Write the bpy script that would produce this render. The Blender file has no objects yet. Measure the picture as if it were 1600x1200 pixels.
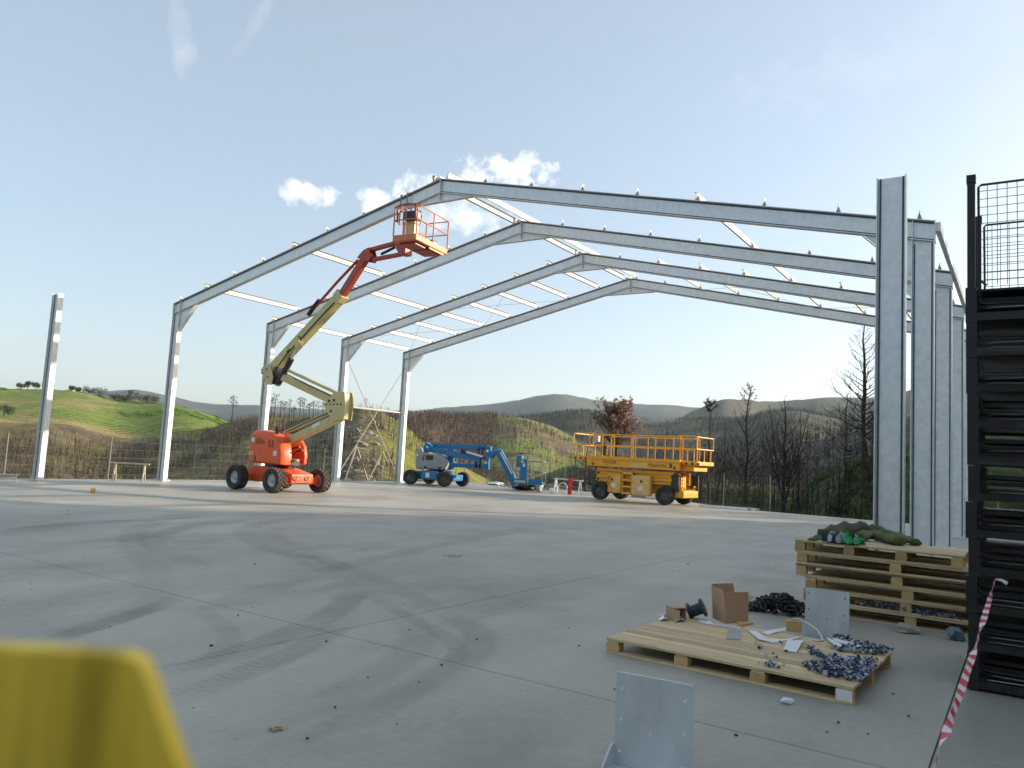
import bpy, bmesh, math, random
import numpy as np
from mathutils import Vector, Matrix

random.seed(7)
rng = np.random.default_rng(7)
scene = bpy.context.scene
COL = scene.collection

# ------------------------------------------------------------------ camera
CAM_H, PITCH, ROLL, F = 1.76, 0.0941, 0.055, 1207.3
cam_data = bpy.data.cameras.new('camera')
cam_data.sensor_width = 36.0
cam_data.lens = F / 1600 * 36
cam_data.clip_start = 0.05
cam_data.clip_end = 30000
cam_data.dof.use_dof = True
cam_data.dof.focus_distance = 17.0
cam_data.dof.aperture_fstop = 4.2
cam = bpy.data.objects.new('camera', cam_data)
COL.objects.link(cam)
cam.matrix_world = (Matrix.Translation((0, 0, CAM_H)) @ Matrix.Rotation(math.pi/2 + PITCH, 4, 'X')
                    @ Matrix.Rotation(ROLL, 4, 'Z'))
scene.camera = cam

# ------------------------------------------------------------------ light and exposure
SUN_AZ = Vector((1.0, 0.25)).normalized()      # ground direction towards the sun
SUN_EL = math.radians(16)
scene.view_settings.view_transform = 'Standard'
scene.view_settings.look = 'None'
scene.view_settings.gamma = 1.0
scene.view_settings.exposure = 1.46
scene.cycles.use_denoising = True
scene.cycles.max_bounces = 8
scene.cycles.transparent_max_bounces = 16
scene.cycles.volume_bounces = 0

world = bpy.data.worlds.new('World')
scene.world = world
world.use_nodes = True
wn, wl = world.node_tree.nodes, world.node_tree.links
wn.clear()
w_out = wn.new('ShaderNodeOutputWorld')
w_bg = wn.new('ShaderNodeBackground')
w_bg.inputs['Strength'].default_value = 0.10
sky = wn.new('ShaderNodeTexSky')
sky.sky_type = 'NISHITA'
sky.sun_disc = False
sky.sun_elevation = SUN_EL
sky.sun_rotation = math.atan2(SUN_AZ.x, SUN_AZ.y)
sky.altitude = 300
sky.air_density = 0.9
sky.dust_density = 2.3
sky.ozone_density = 1.0
wl.new(w_bg.outputs[0], w_out.inputs['Surface'])


def wmath(op, a, b=None, c=None):
    n = wn.new('ShaderNodeMath')
    n.operation = op
    for i, v in enumerate((a, b, c)):
        if v is None:
            continue
        if isinstance(v, (int, float)):
            n.inputs[i].default_value = v
        else:
            wl.new(v, n.inputs[i])
    return n.outputs[0]


def wdot(sock, vec):
    n = wn.new('ShaderNodeVectorMath')
    n.operation = 'DOT_PRODUCT'
    wl.new(sock, n.inputs[0])
    n.inputs[1].default_value = vec
    return n.outputs['Value']


w_tc = wn.new('ShaderNodeTexCoord')
w_dir = w_tc.outputs['Generated']


def sky_dir(az_deg, el_deg):
    a, e = math.radians(az_deg), math.radians(el_deg)
    return Vector((math.sin(a)*math.cos(e), math.cos(a)*math.cos(e), math.sin(e)))


def wnoise(scale, detail, rough):
    n = wn.new('ShaderNodeTexNoise')
    n.inputs['Scale'].default_value = scale
    n.inputs['Detail'].default_value = detail
    n.inputs['Roughness'].default_value = rough
    wl.new(w_dir, n.inputs['Vector'])
    return n.outputs['Fac']


cloud_sum = None
puff = wnoise(34, 10, 0.62)
wisp = wnoise(24, 9, 0.66)
# (azimuth, elevation, half width, half height, tilt, strength, noise)
CLOUDS = [(-15.9, 17.7, 2.9, 1.35, -4, 0.75, 'p'), (-11.0, 17.8, 2.4, 1.3, 14, 0.7, 'p'), (-8.4, 18.9, 2.6, 1.7, 16, 0.85, 'p'),
          (-3.0, 20.5, 2.7, 2.0, 10, 0.9, 'p'), (0.6, 20.6, 2.5, 2.2, 25, 0.95, 'p'), (-4.2, 17.4, 4.8, 2.0, 5, 0.55, 'p'),
          (-25.3, 26.2, 1.0, 5.0, 10, 0.20, 'w'), (-20.4, 28.2, 0.6, 3.4, -26, 0.13, 'w'),
          (24, 27, 12, 3, 10, 0.08, 'w'),
          (60, 30, 14, 4, 0, 0.2, 'w'), (-75, 25, 12, 3, 5, 0.3, 'p'), (140, 28, 10, 3, 0, 0.4, 'p'),
          (-140, 24, 9, 2.5, 0, 0.4, 'p')]
for az, el, hw, hh, tilt, st, kind in CLOUDS:
    d = sky_dir(az, el)
    r0 = Vector((math.cos(math.radians(az)), -math.sin(math.radians(az)), 0))
    u0 = r0.cross(d)
    t = math.radians(tilt)
    r = r0*math.cos(t) + u0*math.sin(t)
    u = -r0*math.sin(t) + u0*math.cos(t)
    px = wmath('MULTIPLY', wdot(w_dir, r), 1/math.sin(math.radians(hw)))
    py = wmath('MULTIPLY', wdot(w_dir, u), 1/math.sin(math.radians(hh)))
    q = wmath('ADD', wmath('MULTIPLY', px, px), wmath('MULTIPLY', py, py))
    front = wmath('GREATER_THAN', wdot(w_dir, d), 0.0)
    env = wmath('MULTIPLY', wmath('MAXIMUM', wmath('SUBTRACT', 1.0, q), 0.0), front)
    src = puff if kind == 'p' else wisp
    # noise shaped inside the envelope
    body = wmath('ADD', wmath('MULTIPLY', env, 0.75), wmath('MULTIPLY', wmath('SUBTRACT', src, 0.5), 2.6))
    body = wmath('MULTIPLY', wmath('SUBTRACT', body, 0.34), 1.9 if kind == 'p' else 1.2)
    mask = wmath('MULTIPLY', wmath('MINIMUM', wmath('MAXIMUM', body, 0.0), 1.0),
                 wmath('MULTIPLY', wmath('MINIMUM', wmath('MULTIPLY', env, 3.0), 1.0), st))
    cloud_sum = mask if cloud_sum is None else wmath('MAXIMUM', cloud_sum, mask)
w_mix = wn.new('ShaderNodeMixRGB')
wl.new(cloud_sum, w_mix.inputs['Fac'])
# thin even veil of high cloud over the whole sky
veil = wn.new('ShaderNodeMixRGB')
veil.inputs['Fac'].default_value = 0.36
wl.new(sky.outputs[0], veil.inputs['Color1'])
veil.inputs['Color2'].default_value = (2.75, 3.1, 3.15, 1)
wl.new(veil.outputs[0], w_mix.inputs['Color1'])
w_mix.inputs['Color2'].default_value = (5.4, 5.4, 5.35, 1)
wl.new(w_mix.outputs[0], w_bg.inputs['Color'])

sun_data = bpy.data.lights.new('sun', 'SUN')
sun_data.energy = 3.2
sun_data.angle = math.radians(0.6)
sun_data.color = (1.0, 0.86, 0.68)
sun = bpy.data.objects.new('sun', sun_data)
COL.objects.link(sun)
sdir = Vector((SUN_AZ.x*math.cos(SUN_EL), SUN_AZ.y*math.cos(SUN_EL), math.sin(SUN_EL)))
sun.rotation_euler = (-sdir).to_track_quat('-Z', 'Y').to_euler()
sun.location = sdir * 80

# ------------------------------------------------------------------ surveying helpers
S = 1.1
YAW = 0.589
OX, OY = -13.0851*S, 29.3652*S        # foot of the first frame's left column
WID, BAY, HE, HR, HCOL = 25.7103*S, 4.4016*S, 6.7616*S, 9.6678*S, 6.2026*S
AB = Vector((math.cos(YAW), -math.sin(YAW), 0))   # across the hall
AA = Vector((math.sin(YAW), math.cos(YAW), 0))    # along the hall, away
UP = Vector((0, 0, 1))


def B(u, v, z=0.0):
    return Vector((OX, OY, 0)) + AB*u + AA*v + UP*z


def sight(x, y):
    xi, yi = x - 800, 600 - y
    c, s = math.cos(ROLL), math.sin(ROLL)
    X, Y = c*xi - s*yi, s*xi + c*yi
    c, s = math.cos(PITCH), math.sin(PITCH)
    return Vector((X, F*c - Y*s, F*s + Y*c)) / F


EYE = Vector((0, 0, CAM_H))


def gnd(x, y, z=0.0):
    r = sight(x, y)
    return EYE + r*((z - CAM_H)/r.z)


def at(x, y, depth):
    r = sight(x, y)
    return EYE + r*(depth/r.y)


def on_plane(x, y, p, n):
    r = sight(x, y)
    return EYE + r*((p - EYE).dot(n)/r.dot(n))


# ------------------------------------------------------------------ materials
MATS = {}


def new_mat(name):
    m = bpy.data.materials.new(name)
    m.use_nodes = True
    nt = m.node_tree
    return m, nt, nt.nodes['Principled BSDF']


def pm(name, base, rough=0.5, metal=0.0, var=0.15, scale=6.0, bump=0.0, bscale=60.0, dirt=None, dirt_amt=0.0,
       stretch=(1, 1, 1), spec=None):
    """painted / raw surface with uneven tone, wear and fine relief"""
    if name in MATS:
        return MATS[name]
    m, nt, p = new_mat(name)
    N, L = nt.nodes, nt.links
    tc = N.new('ShaderNodeTexCoord')
    mp = N.new('ShaderNodeMapping')
    mp.inputs['Scale'].default_value = stretch
    L.new(tc.outputs['Object'], mp.inputs['Vector'])
    n1 = N.new('ShaderNodeTexNoise')
    n1.inputs['Scale'].default_value = scale
    n1.inputs['Detail'].default_value = 6
    n1.inputs['Roughness'].default_value = 0.6
    L.new(mp.outputs[0], n1.inputs['Vector'])
    ramp = N.new('ShaderNodeMapRange')
    ramp.inputs['From Min'].default_value = 0.25
    ramp.inputs['From Max'].default_value = 0.75
    ramp.inputs['To Min'].default_value = 1 - var
    ramp.inputs['To Max'].default_value = 1 + var
    L.new(n1.outputs['Fac'], ramp.inputs['Value'])
    mul = N.new('ShaderNodeMixRGB')
    mul.blend_type = 'MULTIPLY'
    mul.inputs['Fac'].default_value = 1
    mul.inputs['Color1'].default_value = (*base, 1)
    L.new(ramp.outputs[0], mul.inputs['Color2'])
    col = mul.outputs[0]
    if dirt is not None:
        n2 = N.new('ShaderNodeTexNoise')
        n2.inputs['Scale'].default_value = scale*0.45
        n2.inputs['Detail'].default_value = 8
        n2.inputs['Roughness'].default_value = 0.7
        L.new(tc.outputs['Object'], n2.inputs['Vector'])
        r2 = N.new('ShaderNodeMapRange')
        r2.inputs['From Min'].default_value = 0.5
        r2.inputs['From Max'].default_value = 0.72
        r2.inputs['To Max'].default_value = dirt_amt
        L.new(n2.outputs['Fac'], r2.inputs['Value'])
        mx = N.new('ShaderNodeMixRGB')
        L.new(r2.outputs[0], mx.inputs['Fac'])
        L.new(col, mx.inputs['Color1'])
        mx.inputs['Color2'].default_value = (*dirt, 1)
        col = mx.outputs[0]
    L.new(col, p.inputs['Base Color'])
    rr = N.new('ShaderNodeMapRange')
    rr.inputs['To Min'].default_value = max(0.05, rough - 0.12)
    rr.inputs['To Max'].default_value = min(1.0, rough + 0.12)
    L.new(n1.outputs['Fac'], rr.inputs['Value'])
    L.new(rr.outputs[0], p.inputs['Roughness'])
    p.inputs['Metallic'].default_value = metal
    if spec is not None:
        p.inputs['Specular IOR Level'].default_value = spec
    if bump:
        n3 = N.new('ShaderNodeTexNoise')
        n3.inputs['Scale'].default_value = bscale
        n3.inputs['Detail'].default_value = 4
        L.new(mp.outputs[0], n3.inputs['Vector'])
        bn = N.new('ShaderNodeBump')
        bn.inputs['Strength'].default_value = bump
        bn.inputs['Distance'].default_value = 0.02
        L.new(n3.outputs['Fac'], bn.inputs['Height'])
        L.new(bn.outputs[0], p.inputs['Normal'])
    MATS[name] = m
    return m


GALV = pm('galvanised_steel', (0.73, 0.745, 0.735), 0.40, 0.3, 0.12, 7, 0.06, 40, (0.54, 0.57, 0.575), 0.6)
GALV_NEW = pm('galvanised_sheet', (0.42, 0.42, 0.40), 0.45, 0.1, 0.06, 5)
PLATE = pm('galvanised_plate', (0.60, 0.64, 0.65), 0.36, 0.3, 0.12, 5, 0.06, 30, (0.40, 0.44, 0.47), 0.5, stretch=(1, 1, 0.35))
ORANGE = pm('orange_paint', (0.78, 0.105, 0.02), 0.38, 0, 0.10, 3, 0, 60, (0.42, 0.09, 0.03), 0.45)
SUNLIT_FADED = pm('sunlit_faded_orange', (0.64, 0.20, 0.085), 0.5, 0, 0.14, 5, 0, 60, (0.42, 0.09, 0.03), 0.5)  # faded orange, paled further to carry the strong sunlight on the basket
RED = pm('red_orange_paint', (0.38, 0.042, 0.016), 0.4, 0, 0.12, 4, 0, 60, (0.18, 0.035, 0.02), 0.5)
CREAM = pm('cream_paint', (0.56, 0.47, 0.21), 0.42, 0, 0.08, 3, 0, 60, (0.40, 0.31, 0.13), 0.5)
BLUE = pm('blue_paint', (0.010, 0.165, 0.39), 0.38, 0, 0.10, 4, 0, 60, (0.03, 0.10, 0.22), 0.5)
TEAL = pm('teal_paint', (0.02, 0.20, 0.33), 0.45, 0, 0.12, 4, 0, 60, (0.05, 0.12, 0.16), 0.5)
COWL = pm('grey_plastic_cowl', (0.27, 0.30, 0.32), 0.5, 0, 0.08, 4, 0, 60, (0.16, 0.17, 0.18), 0.5)
YELLOW = pm('yellow_paint', (0.80, 0.37, 0.010), 0.42, 0, 0.10, 3, 0, 60, (0.55, 0.30, 0.08), 0.55)
YELLOW_PALE = pm('faded_yellow_paint', (0.74, 0.47, 0.17), 0.55, 0, 0.14, 4, 0, 60, (0.60, 0.30, 0.05), 0.6)
BLACK = pm('black_steel', (0.018, 0.018, 0.020), 0.4, 0, 0.25, 6, 0, 60, (0.06, 0.05, 0.045), 0.5)
HOSE = pm('black_rubber_hose', (0.012, 0.012, 0.013), 0.5, 0, 0.2, 6)
RUBBER = pm('tyre_rubber', (0.032, 0.030, 0.028), 0.82, 0, 0.25, 9, 0.1, 50, (0.17, 0.14, 0.11), 0.7)
RUBBER_DUSTY = pm('dusty_tyre_rubber', (0.042, 0.037, 0.032), 0.85, 0, 0.25, 9, 0.1, 50, (0.17, 0.14, 0.10), 0.7)
RIM = pm('silver_wheel_paint', (0.45, 0.46, 0.47), 0.4, 0.4, 0.1, 5, 0, 60, (0.16, 0.13, 0.10), 0.6)
RIM_DARK = pm('dark_wheel_paint', (0.06, 0.06, 0.062), 0.5, 0.2, 0.15, 5, 0, 60, (0.16, 0.13, 0.10), 0.6)
CHROME = pm('chromed_rod', (0.62, 0.63, 0.64), 0.2, 0.9, 0.05, 5)
STICKER = pm('white_sticker', (0.72, 0.72, 0.70), 0.5, 0, 0.05, 8)
LETTER_BLACK = pm('black_lettering', (0.02, 0.02, 0.02), 0.5, 0, 0.05)
LETTER_WHITE = pm('white_lettering', (0.7, 0.7, 0.68), 0.5, 0, 0.05)
ROOT_SHADE = pm('dark_root_shade', (0.07, 0.085, 0.11), 0.6, 0.2, 0.3, 9)  # dark colour painting the shade along the web and flange roots
STROBE = pm('amber_plastic', (0.75, 0.45, 0.03), 0.3, 0, 0.05)


def wood_mat(name, base, dark, along=(1, 12, 12)):
    m, nt, p = new_mat(name)
    N, L = nt.nodes, nt.links
    tc = N.new('ShaderNodeTexCoord')
    oi = N.new('ShaderNodeObjectInfo')
    ad = N.new('ShaderNodeVectorMath')
    ad.operation = 'ADD'
    sc = N.new('ShaderNodeVectorMath')
    sc.operation = 'SCALE'
    sc.inputs[0].default_value = (13, 7, 3)
    L.new(oi.outputs['Random'], sc.inputs['Scale'])
    L.new(tc.outputs['Object'], ad.inputs[0])
    L.new(sc.outputs[0], ad.inputs[1])
    mp = N.new('ShaderNodeMapping')
    mp.inputs['Scale'].default_value = along
    L.new(ad.outputs[0], mp.inputs['Vector'])
    n = N.new('ShaderNodeTexNoise')
    n.inputs['Scale'].default_value = 3.2
    n.inputs['Detail'].default_value = 8
    n.inputs['Roughness'].default_value = 0.65
    L.new(mp.outputs[0], n.inputs['Vector'])
    cr = N.new('ShaderNodeValToRGB')
    cr.color_ramp.elements[0].position = 0.33
    cr.color_ramp.elements[0].color = (*dark, 1)
    cr.color_ramp.elements[1].position = 0.58
    cr.color_ramp.elements[1].color = (*base, 1)
    L.new(n.outputs['Fac'], cr.inputs['Fac'])
    mr = N.new('ShaderNodeMapRange')
    mr.inputs['To Min'].default_value = 0.68
    mr.inputs['To Max'].default_value = 1.1
    L.new(oi.outputs['Random'], mr.inputs['Value'])
    mu = N.new('ShaderNodeMixRGB')
    mu.blend_type = 'MULTIPLY'
    mu.inputs['Fac'].default_value = 1
    L.new(cr.outputs[0], mu.inputs['Color1'])
    L.new(mr.outputs[0], mu.inputs['Color2'])
    L.new(mu.outputs[0], p.inputs['Base Color'])
    p.inputs['Roughness'].default_value = 0.75
    bn = N.new('ShaderNodeBump')
    bn.inputs['Strength'].default_value = 0.25
    bn.inputs['Distance'].default_value = 0.01
    L.new(n.outputs['Fac'], bn.inputs['Height'])
    L.new(bn.outputs[0], p.inputs['Normal'])
    return m


WOOD = wood_mat('pallet_pine', (0.70, 0.53, 0.30), (0.50, 0.35, 0.17))
WOOD_OLD = wood_mat('weathered_pallet_wood', (0.40, 0.31, 0.19), (0.24, 0.18, 0.11))
WOOD_BLOCK = wood_mat('chipboard_block', (0.64, 0.43, 0.18), (0.50, 0.31, 0.12), (5, 5, 5))
WOOD_PALE = wood_mat('pale_timber', (0.56, 0.50, 0.36), (0.40, 0.34, 0.24))
CARD = pm('cardboard', (0.46, 0.29, 0.165), 0.8, 0, 0.06, 4, 0, 60, (0.36, 0.22, 0.12), 0.3)
CARD_IN = pm('cardboard_inside', (0.40, 0.26, 0.15), 0.85, 0, 0.06, 4)
PAPER = pm('white_foam_strip', (0.74, 0.75, 0.75), 0.6, 0, 0.06, 5)

# ------------------------------------------------------------------ mesh helpers


class MB:
    """collects shapes and links them as ONE mesh object"""

    def __init__(self):
        self.v, self.f, self.mi = [], [], []
        self.cur = 0

    def add(self, vs, fs):
        o = len(self.v)
        self.v += [tuple(x) for x in vs]
        for f in fs:
            self.f.append(tuple(i + o for i in f))
            self.mi.append(self.cur)
        return self

    def box(self, c, s, m=None):
        x, y, z = s[0]/2, s[1]/2, s[2]/2
        vs = [Vector((i, j, k)) for i in (-x, x) for j in (-y, y) for k in (-z, z)]
        if m is not None:
            vs = [m @ q for q in vs]
        c = Vector(c)
        vs = [q + c for q in vs]
        return self.add(vs, [(0, 1, 3, 2), (4, 6, 7, 5), (0, 4, 5, 1), (2, 3, 7, 6), (0, 2, 6, 4), (1, 5, 7, 3)])

    def bar(self, p0, p1, w, h, up=UP):
        """rectangular bar from p0 to p1, w sideways, h along up"""
        p0, p1 = Vector(p0), Vector(p1)
        d = (p1 - p0).normalized()
        sd = d.cross(Vector(up))
        if sd.length < 1e-4:
            sd = d.cross(Vector((1, 0, 0)))
        sd.normalize()
        uu = sd.cross(d)
        a, b = sd*(w/2), uu*(h/2)
        vs = [p0-a-b, p0+a-b, p0+a+b, p0-a+b, p1-a-b, p1+a-b, p1+a+b, p1-a+b]
        return self.add(vs, [(3, 2, 1, 0), (4, 5, 6, 7), (0, 1, 5, 4), (1, 2, 6, 5), (2, 3, 7, 6), (3, 0, 4, 7)])

    def cyl(self, p0, p1, r0, r1=None, n=10, cap=True):
        r1 = r0 if r1 is None else r1
        p0, p1 = Vector(p0), Vector(p1)
        d = (p1 - p0).normalized()
        a = d.orthogonal().normalized()
        b = d.cross(a)
        vs = []
        for k in range(n):
            t = 2*math.pi*k/n
            vs.append(p0 + (a*math.cos(t) + b*math.sin(t))*r0)
        for k in range(n):
            t = 2*math.pi*k/n
            vs.append(p1 + (a*math.cos(t) + b*math.sin(t))*r1)
        fs = [(k, (k+1) % n, n+(k+1) % n, n+k) for k in range(n)]
        if cap:
            fs += [tuple(reversed(range(n))), tuple(range(n, 2*n))]
        return self.add(vs, fs)

    def tube(self, pts, r, n=6, closed=False):
        pts = [Vector(p) for p in pts]
        m = len(pts)
        rs = r if isinstance(r, (list, tuple)) else [r]*m
        ref = None
        vs = []
        for i, p in enumerate(pts):
            if closed:
                d = pts[(i+1) % m] - pts[i-1]
            else:
                d = pts[min(i+1, m-1)] - pts[max(i-1, 0)]
            d.normalize()
            if ref is None:
                ref = d.orthogonal().normalized()
            a = (ref - d*ref.dot(d))
            if a.length < 1e-5:
                a = d.orthogonal()
            a.normalize()
            ref = a
            b = d.cross(a)
            for k in range(n):
                t = 2*math.pi*k/n
                vs.append(p + (a*math.cos(t) + b*math.sin(t))*rs[i])
        fs = []
        for i in range(m if closed else m-1):
            j = (i+1) % m
            fs += [(i*n+k, i*n+(k+1) % n, j*n+(k+1) % n, j*n+k) for k in range(n)]
        if not closed:
            fs += [tuple(reversed(range(n))), tuple(range((m-1)*n, m*n))]
        return self.add(vs, fs)

    def prism(self, poly, ax, ay, o, ext):
        """polygon (x,y pairs) on axes ax, ay at o, pushed along the vector ext"""
        ax, ay, o, ext = Vector(ax), Vector(ay), Vector(o), Vector(ext)
        n = len(poly)
        a = [o + ax*x + ay*y for x, y in poly]
        vs = a + [q + ext for q in a]
        fs = [tuple(reversed(range(n))), tuple(range(n, 2*n))]
        fs += [(i, (i+1) % n, n+(i+1) % n, n+i) for i in range(n)]
        return self.add(vs, fs)

    def loft(self, secs, close=True):
        """list of rings with the same number of points"""
        n = len(secs[0])
        vs = [p for s in secs for p in s]
        fs = []
        for i in range(len(secs)-1):
            fs += [(i*n+k, i*n+(k+1) % n, (i+1)*n+(k+1) % n, (i+1)*n+k) for k in range(n)]
        if close:
            fs += [tuple(reversed(range(n))), tuple(range((len(secs)-1)*n, len(secs)*n))]
        return self.add(vs, fs)

    def mesh(self, name, mats):
        me = bpy.data.meshes.new(name)
        me.from_pydata(self.v, [], self.f)
        for m in (mats if isinstance(mats, (list, tuple)) else [mats]):
            me.materials.append(m)
        if any(self.mi):
            me.polygons.foreach_set('material_index', self.mi)
        bm = bmesh.new()
        bm.from_mesh(me)
        bmesh.ops.recalc_face_normals(bm, faces=bm.faces)
        bm.to_mesh(me)
        bm.free()
        return me

    def build(self, name, mats, parent=None, bevel=0.0, seg=2, smooth=False):
        me = self.mesh(name, mats)
        ob = bpy.data.objects.new(name, me)
        COL.objects.link(ob)
        ob.parent = parent
        if smooth:
            me.polygons.foreach_set('use_smooth', [True]*len(me.polygons))
        if bevel:
            bv = ob.modifiers.new('bevel', 'BEVEL')
            bv.width = bevel
            bv.segments = seg
            bv.limit_method = 'ANGLE'
            bv.angle_limit = math.radians(35)
            if smooth or seg > 1:
                me.polygons.foreach_set('use_smooth', [True]*len(me.polygons))
                wnm = ob.modifiers.new('weighted', 'WEIGHTED_NORMAL')
                wnm.keep_sharp = True
        return ob


def tag(o, label=None, cat=None, group=None, kind=None):
    if label:
        o['label'] = label
    if cat:
        o['category'] = cat
    if group:
        o['group'] = group
    if kind:
        o['kind'] = kind
    return o


def thing(name, label, cat, loc=(0, 0, 0), rz=0.0, group=None):
    o = bpy.data.objects.new(name, None)
    o.empty_display_size = 0.2
    COL.objects.link(o)
    o.location = loc
    o.rotation_euler = (0, 0, rz)
    return tag(o, label, cat, group)


def link_copy(src, parent=None, loc=None, rot=None):
    c = src.copy()
    COL.objects.link(c)
    c.parent = parent
    if loc is not None:
        c.location = loc
    if rot is not None:
        c.rotation_euler = rot
    return c


def lettering(text, size, mat, parent, loc, rot, name='lettering', squash=1.0):
    cu = bpy.data.curves.new(name, 'FONT')
    cu.body = text
    cu.size = size
    cu.extrude = 0.002
    cu.resolution_u = 2
    cu.align_x = 'CENTER'
    cu.align_y = 'CENTER'
    tmp = bpy.data.objects.new('tmp', cu)
    COL.objects.link(tmp)
    dg = bpy.context.evaluated_depsgraph_get()
    me = bpy.data.meshes.new_from_object(tmp.evaluated_get(dg))
    bpy.data.objects.remove(tmp)
    me.materials.clear()
    me.materials.append(mat)
    o = bpy.data.objects.new(name, me)
    COL.objects.link(o)
    o.parent = parent
    o.location = loc
    o.rotation_euler = rot
    o.scale = (squash, 1, 1)
    o['kind'] = 'stuff' if False else o.get('kind', '')
    del o['kind']
    return o


def lattice_noise(x, y, seed=0):
    xi, yi = np.floor(x).astype(np.int64), np.floor(y).astype(np.int64)
    xf, yf = x - xi, y - yi

    def hsh(i, j):
        n = (i*374761393 + j*668265263 + seed*1442695041) & 0x7fffffff
        n = ((n ^ (n >> 13))*1274126177) & 0x7fffffff
        return ((n ^ (n >> 16)) & 0xffff)/65535.0
    u, v = xf*xf*(3-2*xf), yf*yf*(3-2*yf)
    a = hsh(xi, yi)*(1-u) + hsh(xi+1, yi)*u
    b = hsh(xi, yi+1)*(1-u) + hsh(xi+1, yi+1)*u
    return a*(1-v) + b*v


def fbm(x, y, octv=4, seed=0):
    t, a, s = 0.0, 0.5, 0.0
    for k in range(octv):
        t = t + a*lattice_noise(x*2**k, y*2**k, seed+k*17)
        s += a
        a *= 0.5
    return t/s

# ================================================================== SETTING: slab and yard
SLAB = [(-0.6, -27), (29.4, -27), (29.4, 15.7), (18.7, 16.1), (13.2, 21.4), (-0.6, 21.4)]


def concrete_mat(name, base, tint):
    m, nt, p = new_mat(name)
    N, L = nt.nodes, nt.links
    tc = N.new('ShaderNodeTexCoord')
    mp = N.new('ShaderNodeMapping')
    mp.inputs['Rotation'].default_value = (0, 0, YAW)
    L.new(tc.outputs['Object'], mp.inputs['Vector'])

    def noise(scale, detail, rough, vec=None, st=None):
        n = N.new('ShaderNodeTexNoise')
        n.inputs['Scale'].default_value = scale
        n.inputs['Detail'].default_value = detail
        n.inputs['Roughness'].default_value = rough
        v = mp.outputs[0]
        if st:
            q = N.new('ShaderNodeMapping')
            q.inputs['Scale'].default_value = st
            L.new(v, q.inputs['Vector'])
            v = q.outputs[0]
        L.new(v, n.inputs['Vector'])
        return n.outputs['Fac']

    def rng_(v, a, b, c, d):
        r = N.new('ShaderNodeMapRange')
        for k, val in zip(('From Min', 'From Max', 'To Min', 'To Max'), (a, b, c, d)):
            r.inputs[k].default_value = val
        L.new(v, r.inputs['Value'])
        return r.outputs[0]

    def mulv(a, b):
        n = N.new('ShaderNodeMath')
        n.operation = 'MULTIPLY'
        L.new(a, n.inputs[0])
        L.new(b, n.inputs[1])
        return n.outputs[0]
    big = rng_(noise(0.16, 5, 0.55), 0.3, 0.7, 0.82, 1.15)
    mid = rng_(noise(0.9, 6, 0.6, st=(1, 0.28, 1)), 0.3, 0.7, 0.87, 1.1)
    fine = rng_(noise(14, 6, 0.7), 0.25, 0.75, 0.88, 1.1)
    grit = rng_(noise(120, 3, 0.6), 0.3, 0.7, 0.95, 1.05)
    spots = rng_(noise(5.5, 3, 0.5), 0.68, 0.78, 1.0, 0.78)
    wet = rng_(noise(0.42, 7, 0.68, st=(1.0, 0.5, 1)), 0.52, 0.64, 1.0, 0.80)
    fac = mulv(mulv(mulv(big, mid), mulv(fine, grit)), mulv(spots, wet))
    mx = N.new('ShaderNodeMixRGB')
    L.new(noise(0.35, 4, 0.6), mx.inputs['Fac'])
    mx.inputs['Color1'].default_value = (*base, 1)
    mx.inputs['Color2'].default_value = (*tint, 1)
    mu = N.new('ShaderNodeMixRGB')
    mu.blend_type = 'MULTIPLY'
    mu.inputs['Fac'].default_value = 1
    L.new(mx.outputs[0], mu.inputs['Color1'])
    L.new(fac, mu.inputs['Color2'])
    L.new(mu.outputs[0], p.inputs['Base Color'])
    L.new(rng_(noise(0.8, 5, 0.6), 0.3, 0.7, 0.46, 0.66), p.inputs['Roughness'])
    p.inputs['Specular IOR Level'].default_value = 0.4
    bn = N.new('ShaderNodeBump')
    bn.inputs['Strength'].default_value = 0.12
    bn.inputs['Distance'].default_value = 0.004
    L.new(noise(60, 5, 0.6), bn.inputs['Height'])
    L.new(bn.outputs[0], p.inputs['Normal'])
    return m


CONCRETE = concrete_mat('trowelled_concrete', (0.352, 0.334, 0.283), (0.388, 0.362, 0.30))
YARD = concrete_mat('yard_concrete', (0.265, 0.262, 0.23), (0.295, 0.284, 0.24))
SUBBASE = pm('dark_sub_base', (0.05, 0.048, 0.045), 0.9, 0, 0.2)  # dark sub-base seen through the slab joints


def clip_cell(poly, u0, u1, v0, v1):
    def cut(pl, ax, lim, keep_less):
        out = []
        for i in range(len(pl)):
            a, b = pl[i], pl[(i+1) % len(pl)]
            ia = (a[ax] <= lim) if keep_less else (a[ax] >= lim)
            ib = (b[ax] <= lim) if keep_less else (b[ax] >= lim)
            if ia:
                out.append(a)
            if ia != ib:
                t = (lim - a[ax])/(b[ax]-a[ax])
                out.append((a[0]+(b[0]-a[0])*t, a[1]+(b[1]-a[1])*t))
        return out
    for ax, lim, less in ((0, u0, False), (0, u1, True), (1, v0, False), (1, v1, True)):
        if poly:
            poly = cut(poly, ax, lim, less)
    return poly


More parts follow.
